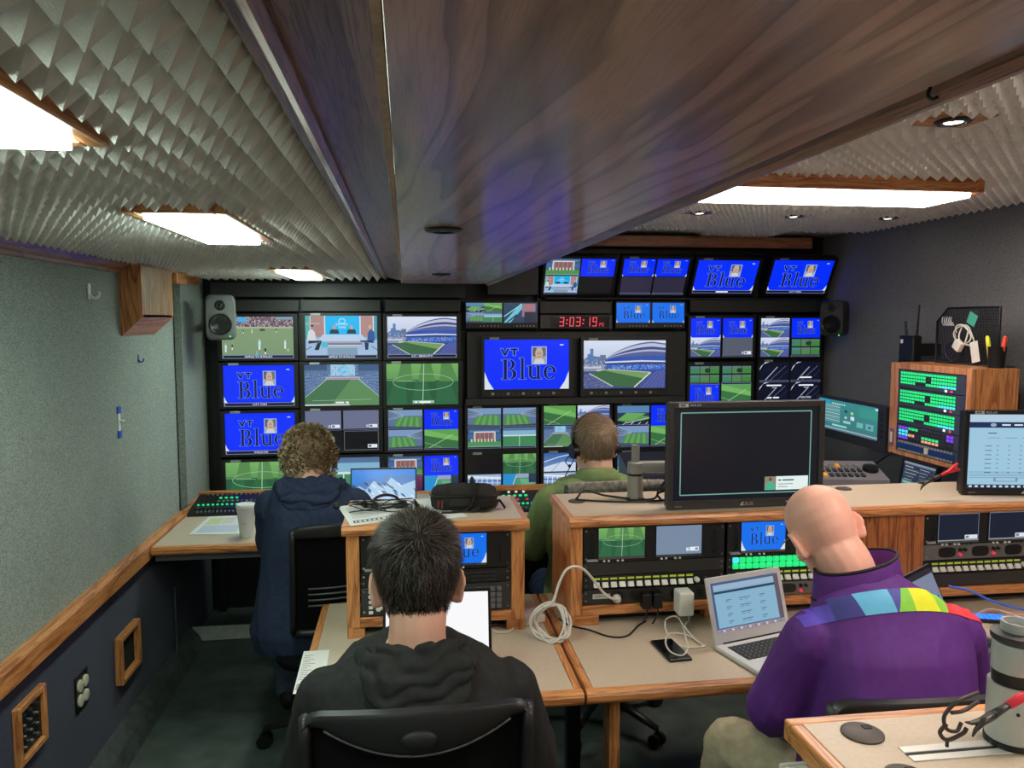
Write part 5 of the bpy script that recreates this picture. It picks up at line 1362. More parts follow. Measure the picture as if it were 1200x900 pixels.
def add_hand(mb, w, d, nrm, side):
    """w wrist, d pointing direction, nrm back-of-hand normal, side +1 when the thumb lies along d x nrm"""
    d = Vector(d).normalized(); nrm = Vector(nrm); nrm = (nrm - d * nrm.dot(d)).normalized(); s = d.cross(nrm) * side
    w = Vector(w)
    pal = []
    for t, hw, ht in ((-.01, .026, .021), (.02, .032, .018), (.055, .041, .016), (.085, .041, .013), (.095, .036, .010)):
        pal.append([w + d * t + s * (hw * math.cos(2 * PI * i / 14)) + nrm * (ht * math.sin(2 * PI * i / 14)) for i in range(14)])
    mb.rings(pal)
    for o, L in ((.030, .072), (.010, .082), (-.010, .076), (-.029, .060)):
        b = w + d * .084 + s * o
        p1 = b + d * L * .42 + nrm * .004; p2 = p1 + (d * .85 - nrm * .5).normalized() * L * .32; p3 = p2 + (d * .55 - nrm * .85).normalized() * L * .26
        mb.tube([b, p1, p2, p3], [.0098, .0090, .0084, .0074], 8); mb.ball(p3, .0072, 1); mb.ball(p1, .0094, 1)
    b = w + d * .022 + s * .026
    p1 = b + (d * .6 + s * .75 - nrm * .25).normalized() * .036; p2 = p1 + (d * .9 + s * .3 - nrm * .3).normalized() * .030; p3 = p2 + (d * .95 - nrm * .35).normalized() * .022
    mb.tube([b, p1, p2, p3], [.014, .0115, .0105, .0085], 8); mb.ball(p3, .0082, 1)
def frame_rot(yaw, pitch, roll=0):
    return Matrix.Rotation(rad(yaw), 3, 'Z') @ Matrix.Rotation(rad(-pitch), 3, 'X') @ Matrix.Rotation(rad(roll), 3, 'Y')
SKIN_C = {}
def skin(name, c, red):
    if name in MATS: return MATS[name]
    m = pmat(name, c, 0.48, var=0.07, vscale=18, bump=0.12, bscale=260)
    b = m.node_tree.nodes['Principled BSDF']
    b.inputs['Subsurface Weight'].default_value = 0.06; b.inputs['Subsurface Radius'].default_value = (0.012, 0.005, 0.003); b.inputs['Subsurface Scale'].default_value = 1.0
    return m
def torso_rings(mb, J, g, zlow=-.08, scale=1.0, top=True, hem=0.0):
    SL, SR, N, PV = J['SL'], J['SR'], J['N'], J['PV']
    Sh = (SL + SR) / 2
    ax = (SR - SL); sw = ax.length / 2; ax.normalize()
    axp = Vector((ax.x, ax.y, 0)).normalized() if not J.get('hipax') else J['hipax']
    W = J.get('W', PV.lerp(Sh, .42)); Ch = J.get('Ch', PV.lerp(Sh, .76) + Vector((0, -.012, 0)))
    bw = J.get('bw', 1.0)
    rows = [(PV + Vector((0, 0, zlow)), .160 * bw + hem, .115 * bw + hem, 0), (PV, .178 * bw + hem, .13 * bw + hem, 0), (W, .162 * bw, .122 * bw, .3), (Ch, sw * .93 * min(1.06, bw), .128 * bw, .7), (Ch.lerp(Sh, .6), sw * .98, .116 * bw, .9), (Sh + Vector((0, 0, .012)), sw * .93, .094, 1.0), (Sh.lerp(N, .42) + Vector((0, 0, .018)), sw * .74, .086, 1.0), (Sh.lerp(N, .75) + Vector((0, 0, .012)), sw * .48, .078, 1.0), (N, .068, .066, 1.0)]
    if not top: rows = rows[:-1]
    R = []
    for i, (c, rx, ry, f) in enumerate(rows):
        a = axp.lerp(ax, f).normalized()
        up = (rows[min(i + 1, len(rows) - 1)][0] - rows[max(i - 1, 0)][0]).normalized()
        v = up.cross(a).normalized()
        R.append([c + a * ((rx + g) * math.copysign(abs(math.cos(t)) ** .86, math.cos(t))) + v * ((ry + g) * math.copysign(abs(math.sin(t)) ** .9, math.sin(t))) for t in [2 * PI * k / 32 for k in range(32)]])
    mb.rings(R)
def person(label, J, MH, skin_m, trouser_m, shoe_m, top_name, top_m, top_g=0.016, sleeve=(.066, .054, .046, .040), fold=None, hem=0.006, vox=.0062):
    pn = thing('person', label, 'person', (J['PV'].x, J['PV'].y, 0), group='crew members at the desks')
    inv = Matrix.Translation(-Vector((J['PV'].x, J['PV'].y, 0)))
    def place(o): o.matrix_parent_inverse = Matrix.Identity(4); o.location = (-J['PV'].x, -J['PV'].y, 0); return o
    mb = MB()
    add_head(mb, MH)
    hb = MH @ Vector((0, -.022, -.06)); hm = MH @ Vector((0, -.012, -.02))
    limb(mb, [J['N'] - Vector((0, 0, .04)), J['N'].lerp(hb, .5) + Vector((0, -.006, 0)), hb, hm], [J.get('nk', .066), J.get('nk', .066) * .9, .060, .056])
    torso_rings(mb, J, -.004)
    for s in 'LR':
        limb(mb, [J['S' + s] - Vector((0, 0, .02)), J['S' + s].lerp(J['E' + s], .5), J['E' + s], J['E' + s].lerp(J['W' + s], .4), J['W' + s]], [.042, .042, .036, .036, .026])
        dd = J['W' + s] - J['E' + s]; dd.z = min(dd.z, 0) * .3
        add_hand(mb, J['W' + s], dd, Vector((0, 0, 1)), 1 if s == 'L' else -1)
        limb(mb, [J['H' + s], J['H' + s].lerp(J['K' + s], .5), J['K' + s]], [.082, .072, .052]); limb(mb, [J['K' + s], J['K' + s].lerp(J['A' + s], .35), J['A' + s]], [.052, .05, .034])
        limb(mb, [J['A' + s] + Vector((0, -.03, -.05)), J['A' + s] + Vector((0, .08, -.06)), J['A' + s] + Vector((0, .17, -.068))], [.03, .032, .022])
    body = place(remeshed(mb, 'body', skin_m, pn, vox, 2, fac=.4))
    # trousers
    mb = MB()
    for s in 'LR':
        limb(mb, [J['H' + s], J['H' + s].lerp(J['K' + s], .5), J['K' + s]], [.102, .090, .072]); limb(mb, [J['K' + s], J['K' + s].lerp(J['A' + s], .4), J['A' + s] + Vector((0, 0, -.015))], [.072, .068, .062])
    PV = J['PV']
    mb.rings([[PV + Vector(((.172 + q) * math.cos(2 * PI * k / 24), (.125 + q) * math.sin(2 * PI * k / 24), z)) for k in range(24)] for z, q in ((-.11, -.03), (-.06, .006), (0, .008), (.07, 0))])
    place(remeshed(mb, 'trousers', trouser_m, pn, .009, 4, folds(.006, (16, 16, 16), 3.1)))
    for s in 'LR':
        m = MB(); A = J['A' + s]
        R = []
        for y, hw, h0, h1 in ((-.075, .022, 0, .05), (-.06, .034, 0, .075), (-.02, .038, 0, .085), (.05, .044, 0, .07), (.12, .046, 0, .052), (.17, .038, 0, .036), (.19, .02, .004, .022)):
            R.append([Vector((A.x + hw * math.cos(t), A.y + y, (h0 + h1) / 2 + 0.002 + (h1 - h0) / 2 * math.copysign(abs(math.sin(t)) ** .8, math.sin(t)))) for t in [2 * PI * k / 16 for k in range(16)]])
        m.rings(R); place(m.build('shoe', shoe_m, pn, smooth=True))
    # top garment
    mb = MB()
    torso_rings(mb, J, top_g, hem=hem, zlow=J.get('hemz', -.10))
    for s in 'LR':
        S, E, Wr = J['S' + s], J['E' + s], J['W' + s]
        S = S + Vector((0, 0, -.022)) + (E - S).normalized() * .01
        limb(mb, [S, S.lerp(E, .5), E, E.lerp(Wr, .5), Wr.lerp(E, .06)], [sleeve[0] * .92, sleeve[0] * .93, sleeve[1], sleeve[2], sleeve[3]])
    top = place(remeshed(mb, top_name, top_m, pn, .0062, 5, fold))
    return pn, body, top, place
def hairs(parent, place, MH, zmin, mats, n, length, thick, lift=.25, curl=False, seed=1, width=.0013, name='hair', crown=(-PI / 2, .09), capmat=0, wild=.35):
    """a cap of hair over the scalp plus single locks that follow the growth direction"""
    rnd = random.Random(seed)
    m = MB(); m.sm = True
    NT, NZ = 56, 16
    R = []
    for j in range(NZ + 1):
        row = []
        for i in range(NT):
            th = 2 * PI * i / NT
            z0 = zmin(th)
            f = j / NZ
            z = z0 + (.1165 - z0) * (f ** .9)
            q = min(1, f * 3.2)
            o = -.004 if j == 0 else thick(th, z) * (.35 + .65 * q) + .0025 * noise.noise(Vector((math.cos(th) * 6, math.sin(th) * 6, z * 60)) + Vector((seed, 0, 0)))
            p, _ = head_pt(th, min(z, .1165), o)
            row.append(MH @ p)
        R.append(row)
    m.mi = capmat
    m.rings(R, True, True)
    R3 = MH.to_3x3()
    cr = head_pt(crown[0], crown[1], 0)[0]
    bm = m.bm
    for k in range(n):
        th = rnd.uniform(0, 2 * PI); z0 = zmin(th)
        z = z0 + (.1175 - z0) * rnd.random() ** .75
        if rnd.random() < .25: z = rnd.uniform(.085, .1165)
        p, nn = head_pt(th, z, thick(th, z) * rnd.uniform(.75, 1.0))
        fl = p - cr
        fl = fl - nn * fl.dot(nn)
        fl = fl.normalized() if fl.length > 1e-5 else Vector((0, 1, 0))
        down = Vector((0, 0, -1)); down = down - nn * down.dot(nn)
        dr = (fl * (.6 if z > .05 else .2) + down * (.5 if z < .07 else .1)).normalized() if (fl.length + down.length) > 0 else fl
        dr = (dr + Vector((rnd.gauss(0, 1), rnd.gauss(0, 1), rnd.gauss(0, 1))) * wild * .4).normalized()
        dr = dr - nn * dr.dot(nn)
        if dr.length < 1e-4: continue
        dr.normalize()
        L = length(th, z) * rnd.uniform(.7, 1.2)
        mi = rnd.randrange(len(mats))
        sd = dr.cross(nn).normalized()
        pts = []
        if curl:
            rr = rnd.uniform(.004, .009); tn = rnd.uniform(1.2, 2.2); ph = rnd.uniform(0, 6.28); ns = 11
            for q in range(ns + 1):
                t = q / ns
                a = ph + tn * 2 * PI * t
                pts.append(p + dr * L * t + nn * (rr * (1 + math.sin(a)) + L * lift * t) + sd * rr * math.cos(a))
            wd = width * 2.2
        else:
            ns = 3
            bend = rnd.uniform(-.3, .3) * wild
            for q in range(ns + 1):
                t = q / ns
                pts.append(p + dr * L * t + nn * L * lift * (t - .55 * t * t) + sd * L * bend * t * t)
            wd = width
        prev = None
        for q, pp in enumerate(pts):
            t = q / (len(pts) - 1)
            w_ = wd * ((1 - t) * .9 + .1) if not curl else wd * (1 - .4 * t)
            side = sd if not curl else (nn + sd * .5).normalized()
            a = bm.verts.new(MH @ (pp - side * w_)); b = bm.verts.new(MH @ (pp + side * w_))
            if prev:
                f = bm.faces.new((prev[0], prev[1], b, a)); f.material_index = mi; f.smooth = True
            prev = (a, b)
    me = bpy.data.meshes.new(name); bm.to_mesh(me); bm.free()
    for mm in mats: me.materials.append(mm)
    return place(link(name, me, parent))
def hood(parent, place, N, mat, w=.13, seed=0, dirn=Vector((0, -1, 0)), drop=.12, name='hood', tilt=0.0):
    """hood lying on the shoulders: a thick roll round the neck and a sagging pouch behind"""
    mb = MB()
    side = Vector((dirn.y, -dirn.x, 0)) * -1
    pts = []
    for i in range(15):
        a = -PI * .56 + PI * 1.12 * i / 14
        pts.append(N + dirn * (math.cos(a) * w * .62 - .005) + side * (math.sin(a) * w * .80) + Vector((0, 0, -.020 - .036 * (math.cos(a) + .3))))
    mb.tube(pts, [.008 + .026 * math.sin(PI * i / 14) for i in range(15)], 12)
    pts2 = [p * 1 + Vector((0, 0, .016)) + (p - N).normalized() * -.010 for p in pts]
    mb.tube(pts2[1:-1], [.006 + .011 * math.sin(PI * i / 12) for i in range(13)], 10)
    R = []
    for t, ww, th, dz, dy in ((0, .62, .016, .006, .055), (.25, .86, .028, -.022, .085), (.5, .82, .034, -.055, .098), (.75, .6, .030, -.09, .100), (1, .28, .018, -.12, .096)):
        c = N + dirn * dy + Vector((0, 0, -.012 + dz * drop / .12))
        R.append([c + side * (w * .92 * ww * math.cos(2 * PI * k / 24)) + dirn * (th * math.sin(2 * PI * k / 24) * 1.1) + Vector((0, 0, .03 * ww * math.cos(2 * PI * k / 24) ** 2)) for k in range(24)])
    mb.rings(R)
    def fl(p):
        q = p - N
        a = math.atan2(q.dot(side), q.dot(dirn)) if q.length > 0 else 0
        r_ = math.hypot(q.dot(side), q.dot(dirn))
        v = math.sin((q.z * 95) + 2.2 * math.cos(a * 1.5) + 3 * noise.noise(p * 16 + Vector((seed, 0, 0))))
        return .0085 * (1 - abs(v)) ** 1.5 * -1.2 + .006 * noise.noise(p * 26 + Vector((0, seed, 0)))
    return place(remeshed(mb, name, mat, parent, .0052, 3, fl))
def head_mat(c, yaw, pitch, roll=0, s=1.0):
    return Matrix.Translation(c) @ (frame_rot(yaw, pitch, roll) @ Matrix.Scale(s, 3)).to_4x4()
V = Vector
SK1 = skin('light skin', (226, 172, 150), 0); SK2 = skin('fair rosy skin', (234, 176, 156), 0); SK3 = skin('pale skin', (228, 180, 158), 0)
JEANS = pmat('dark blue jeans', (38, 46, 66), 0.9, var=.2, vscale=60, bump=.3, bscale=700, spec=.1)
KHAKI = pmat('khaki trousers', (176, 162, 136), 0.9, var=.12, vscale=40, bump=.3, bscale=600, spec=.1)
SHOE = pmat('dark shoe leather', (30, 28, 28), 0.45)
HOOD_K = pmat('charcoal hoodie cloth', (52, 52, 52), 0.95, var=.12, vscale=80, bump=.4, bscale=800, spec=.08)
HOOD_B = pmat('navy hoodie cloth', (54, 64, 88), 0.95, var=.14, vscale=70, bump=.4, bscale=700, spec=.08)
PURPLE = pmat('purple jacket cloth', (94, 48, 128), 0.62, var=.08, vscale=60, bump=.15, bscale=900, spec=.25)
OLIVE = pmat('olive green shirt cloth', (128, 146, 98), 0.85, var=.1, vscale=50, bump=.25, bscale=700, spec=.12)

# --- man in the black hoodie, nearest, seen from behind
H1 = V((0.018, 1.60, 1.150))
J = dict(N=V((0.016, 1.565, 1.022)), SL=V((-0.165, 1.575, 0.955)), SR=V((0.205, 1.575, 0.945)), PV=V((0.015, 1.575, 0.52)), EL=V((-0.225, 1.68, 0.70)), ER=V((0.275, 1.68, 0.69)), WL=V((-0.12, 1.93, 0.715)), WR=V((0.13, 1.93, 0.715)),
         HL=V((-0.08, 1.56, 0.50)), HR=V((0.11, 1.56, 0.50)), KL=V((-0.13, 1.95, 0.50)), KR=V((0.17, 1.95, 0.50)), AL=V((-0.13, 1.98, 0.08)), AR=V((0.17, 1.98, 0.08)), Ch=V((0.016, 1.545, 0.82)), bw=1.04)
MH = head_mat(H1, 2, 10, 0, 1.03)
pn, body, top, place = person('man with short dark hair in a black hoodie, seen from behind, nearest the camera', J, MH, SK1, JEANS, SHOE, 'hoodie', HOOD_K, .018, (.070, .060, .052, .044), folds(.006, (11, 11, 5), .7), vox=.0046)
hood(top, lambda o: o, V((0.016, 1.560, 1.048)), HOOD_K, .142, 2.0, drop=.20)
def zm1(th):
    s = math.sin(th)
    return (-.072 + .02 * (1 + s) * 2) if s < -.55 else (-.072 + .018 + (s + .55) / .75 * .07 if s < .2 else min(.07, .016 + (s - .2) * .09))
HD = [pmat('dark brown hair', (36, 30, 26), .5, spec=.2), pmat('black brown hair', (24, 20, 18), .5, spec=.2), pmat('grey flecked hair', (84, 75, 67), .5, spec=.25)]
hairs(pn, place, MH, zm1, [HD[0], HD[1], HD[0], HD[2], HD[2]], 11000, lambda th, z: .022 + .022 * max(0, z / .1), lambda th, z: .004 + .016 * max(0, (z + .03) / .14) ** 1.5, .32, seed=4, width=.0011, wild=.8)

# --- bald man in the purple jacket
H2 = V((1.008, 1.73, 1.182))
J = dict(N=V((1.062, 1.668, 1.062)), SL=V((0.945, 1.64, 0.985)), SR=V((1.285, 1.625, 0.985)), PV=V((1.12, 1.60, 0.50)), EL=V((0.885, 1.72, 0.745)), ER=V((1.375, 1.70, 0.74)), WL=V((1.04, 1.975, 0.725)), WR=V((1.30, 1.99, 0.725)),
         HL=V((1.03, 1.58, 0.50)), HR=V((1.21, 1.58, 0.50)), KL=V((0.845, 1.86, 0.58)), KR=V((1.32, 1.95, 0.53)), AL=V((0.84, 2.0, 0.08)), AR=V((1.33, 2.0, 0.08)), Ch=V((1.112, 1.60, 0.83)), bw=1.10, nk=.067)
MH2 = head_mat(H2, -5, 28, -18, .97)
pn, body, top, place = person('bald man in a purple jacket with a rainbow shoulder band, bent over the laptops', J, MH2, SK2, KHAKI, SHOE, 'jacket', PURPLE, .020, (.076, .066, .056, .046), folds(.0045, (8, 8, 4), 5.2, .2), vox=.0046)
# colour band across the shoulders, lying on the jacket
bvh = BVHTree.FromPolygons([v.co.copy() for v in top.data.vertices], [tuple(p.vertices) for p in top.data.polygons])
def drape(quads, name, mat, off=.0022, parent=top, direction=V((0, .88, -.475))):
    """lay a strip of small quads given as (x, z) corner grids on the back of a garment"""
    mm = MB(); mm.sm = True
    for gx0, gx1, f0, f1, nu, nv in quads:
        grid = []
        for j in range(nv + 1):
            row = []
            for i in range(nu + 1):
                u = i / nu; v_ = j / nv
                x = gx0[0] * (1 - u) * (1 - v_) + gx1[0] * u * (1 - v_) + gx0[1] * (1 - u) * v_ + gx1[1] * u * v_
                z = f0(x) * (1 - v_) + f1(x) * v_
                h, n_, _, _ = bvh.ray_cast(V((x, 1.2, z)), direction)
                if h is None: row.append(None); continue
                row.append(mm.bm.verts.new(h + n_ * off))
            grid.append(row)
        for j in range(nv):
            for i in range(nu):
                q = (grid[j][i], grid[j][i + 1], grid[j + 1][i + 1], grid[j + 1][i])
                if all(q): mm._fin([], [mm.bm.faces.new(q)])
    return mm.build(name, mat, parent, smooth=True)
zlo = lambda x: 1.232 - 0.50 * abs(x - 1.115) ** 2.0 - (x - 1.115) * .03
zhi = lambda x: 1.290 - 0.58 * abs(x - 1.115) ** 2.0 - (x - 1.115) * .03
bands = [('violet', (94, 74, 190), .90, .96, .90, .955), ('indigo', (62, 62, 140), .96, 1.012, .955, .995), ('sky', (98, 184, 226), 1.012, 1.078, .995, 1.068), ('indigo2', (70, 72, 160), 1.078, 1.082, 1.068, 1.10), ('leaf', (130, 200, 60), 1.082, 1.122, 1.10, 1.118), ('lemon', (222, 226, 40), 1.122, 1.185, 1.118, 1.180), ('leaf2', (140, 206, 70), 1.185, 1.21, 1.180, 1.235), ('red', (238, 60, 70), 1.21, 1.335, 1.235, 1.335)]
for nm, c_, a, b, a2, b2 in bands:
    drape([((a, a2), (b, b2), zlo, zhi, 6, 5)], 'band_panel', pmat('band ' + nm, c_, .6, var=.04, vscale=60))
# standing collar with a dark lining
mc = MB()
R = []
for k in range(29):
    a = 2 * PI * k / 28
    R.append(a)
Nc = V((1.062, 1.664, 1.074))
def collar_ring(z, rx, ry, dx, dy): return [Nc + V((dx + rx * math.cos(a), dy + ry * math.sin(a), z + .024 * math.cos(a) - .012 * math.sin(a))) for a in R[:-1]]
mc.rings([collar_ring(-.025, .108, .092, .0, .0), collar_ring(.012, .099, .088, -.004, .002), collar_ring(.046, .095, .086, -.008, .002), collar_ring(.052, .091, .082, -.008, .002), collar_ring(.046, .086, .077, -.008, .002), collar_ring(.0, .074, .07, -.002, .006)], True, False)
o = mc.build('collar', PURPLE, top, smooth=True)
mc = MB(); mc.tube([p for p in collar_ring(.0515, .092, .083, -.008, .002)] + [collar_ring(.0515, .092, .083, -.008, .002)[0]], .004, 6); mc.build('collar_piping', pmat('black piping', (22, 18, 26), .7), top, smooth=True)
mc = MB(); mc.tube([p for p in collar_ring(-.014, .105, .092, -.001, .003)][13:27], .0045, 6, flat=.5); mc.build('collar_seam', pmat('black piping', (22, 18, 26), .7), top, smooth=True)
# glasses
t = thing('eyeglasses', 'thin dark eyeglasses worn by the bald man', 'glasses', tuple(H2))
def gp(p): return MH2 @ V(p) - H2
m = MB()
for s in (-1, 1):
    m.tube([gp((s * .081, -.012, .012)), gp((s * .081, .03, .016)), gp((s * .072, .098, .012))], .0016, 6)
    m.tube([gp((s * (.034 + .024 * math.cos(a)), .112 - .006 * abs(math.cos(a)), .006 + .017 * math.sin(a))) for a in [2 * PI * k / 20 for k in range(21)]], .0015, 6)
m.tube([gp((-.01, .115, .008)), gp((.01, .115, .008))], .0015, 6)
m.build('frame', pmat('black spectacle frame', (18, 18, 20), .4), t, smooth=True)

# --- man in the green shirt with a headset
H3 = V((0.755, 3.03, 1.180))
J = dict(N=V((0.757, 2.99, 1.072)), SL=V((0.570, 2.99, 1.012)), SR=V((0.95, 2.99, 1.017)), PV=V((0.755, 3.05, 0.50)), EL=V((0.51, 3.09, 0.76)), ER=V((1.0, 3.09, 0.77)), WL=V((0.60, 3.36, 0.77)), WR=V((0.92, 3.36, 0.77)),
         HL=V((0.655, 2.99, 0.49)), HR=V((0.855, 2.99, 0.49)), KL=V((0.615, 3.38, 0.50)), KR=V((0.895, 3.38, 0.50)), AL=V((0.615, 3.40, 0.08)), AR=V((0.895, 3.40, 0.08)), bw=1.05)
MH3 = head_mat(H3, 14, 8, 0, .99)
pn, body, top, place = person('man in an olive green shirt with a headset at the far control desk', J, MH3, SK3, JEANS, SHOE, 'shirt', OLIVE, .018, (.072, .060, .05, .042), folds(.006, (9, 9, 4), 9.1))
hood_c = V((0.757, 2.993, 1.072))
mc = MB()
def cr3(z, rx, ry, dy=0): return [hood_c + V((rx * math.cos(a), dy + ry * math.sin(a), z - .018 * math.sin(a))) for a in R[:-1]]
mc.rings([cr3(.012, .064, .064, .012), cr3(.026, .071, .072, .010), cr3(.018, .082, .086, .0), cr3(-.022, .104, .104, -.010), cr3(-.028, .098, .098, -.008)], True, False)
mc.build('collar', OLIVE, top, smooth=True)
HB = [pmat('light brown hair', (134, 110, 86), .5), pmat('mid brown hair', (104, 84, 64), .5), pmat('greying hair', (160, 140, 116), .5)]
hairs(pn, place, MH3, zm1, [HB[0], HB[1], HB[0], HB[2]], 5200, lambda th, z: .02 + .012 * max(0, z / .1), lambda th, z: .005 + .012 * max(0, (z + .03) / .14), .42, seed=9, width=.0016, crown=(-PI / 2 + .5, .08), wild=.8)
t = thing('headset', 'black intercom headset on the man in green', 'headset', tuple(H3))
g3 = lambda p: MH3 @ V(p) - H3
m = MB(); m.tube([g3((.098 * math.cos(a), -.005, .02 + .118 * math.sin(a))) for a in [PI * k / 16 for k in range(17)]], .005, 8, flat=1.6); m.build('headband', BLACKG, t, smooth=True)
for s in (-1, 1):
    m = MB(); m.cyl(g3((s * .082, .0, -.008)), g3((s * .105, .0, -.008)), .034, .030, 20); m.build('ear_cup', BLACKG, t, smooth=True, autosmooth=40)
m = MB(); m.tube(spline([g3((-.1, .01, -.02)), g3((-.105, .06, -.05)), g3((-.06, .125, -.075))]), .002, 6); m.ball(g3((-.055, .128, -.076)), .008, 1); m.build('microphone_boom', BLACKG, t, smooth=True)
m = MB(); m.tube(spline([g3((-.1, -.01, -.04)), V((-.13, .04, -.16)), V((-.16, .14, -.28)), V((-.16, .30, -.44))]), .002, 6); m.build('cable', RUBBER, t, smooth=True)

# --- man with curly hair in the navy hoodie
H4 = V((-0.385, 3.12, 1.142))
J = dict(N=V((-0.372, 3.05, 1.075)), SL=V((-0.52, 3.055, 1.005)), SR=V((-0.205, 3.055, 1.000)), PV=V((-0.385, 3.03, 0.50)), EL=V((-0.54, 3.17, 0.79)), ER=V((-0.165, 3.18, 0.78)), WL=V((-0.50, 3.46, 0.755)), WR=V((-0.25, 3.46, 0.755)),
         HL=V((-0.48, 3.03, 0.50)), HR=V((-0.29, 3.03, 0.50)), KL=V((-0.53, 3.40, 0.50)), KR=V((-0.24, 3.40, 0.50)), AL=V((-0.53, 3.42, 0.08)), AR=V((-0.24, 3.42, 0.08)), bw=1.06, hemz=-.075)
MH4 = head_mat(H4, -8, 20, -6, .99)
GREYJ = pmat('faded grey blue jeans', (92, 104, 122), 0.9, var=.2, vscale=50, bump=.3, bscale=700, spec=.1)
pn, body, top, place = person('man with sandy curly hair in a navy hoodie at the far left desk', J, MH4, SK3, GREYJ, SHOE, 'hoodie', HOOD_B, .022, (.074, .064, .054, .046), folds(.007, (9, 9, 4), 2.6), hem=.014)
hood(top, lambda o: o, V((-0.372, 3.045, 1.098)), HOOD_B, .16, 5.0, drop=.14)
HC = [pmat('sandy curls', (172, 152, 122), .6), pmat('dark sandy curls', (128, 106, 78), .6), pmat('pale sandy curls', (200, 180, 142), .6)]
hairs(pn, place, MH4, lambda th: -.105 if math.sin(th) < -.1 else min(.065, -.105 + (math.sin(th) + .1) * .22), [HC[0], HC[1], HC[2], HC[1]], 1500, lambda th, z: .022 if z > .06 else .036, lambda th, z: .010 + (.010 if z < .05 else .002), .3, curl=True, seed=21, width=.0018, capmat=1, wild=1.2)
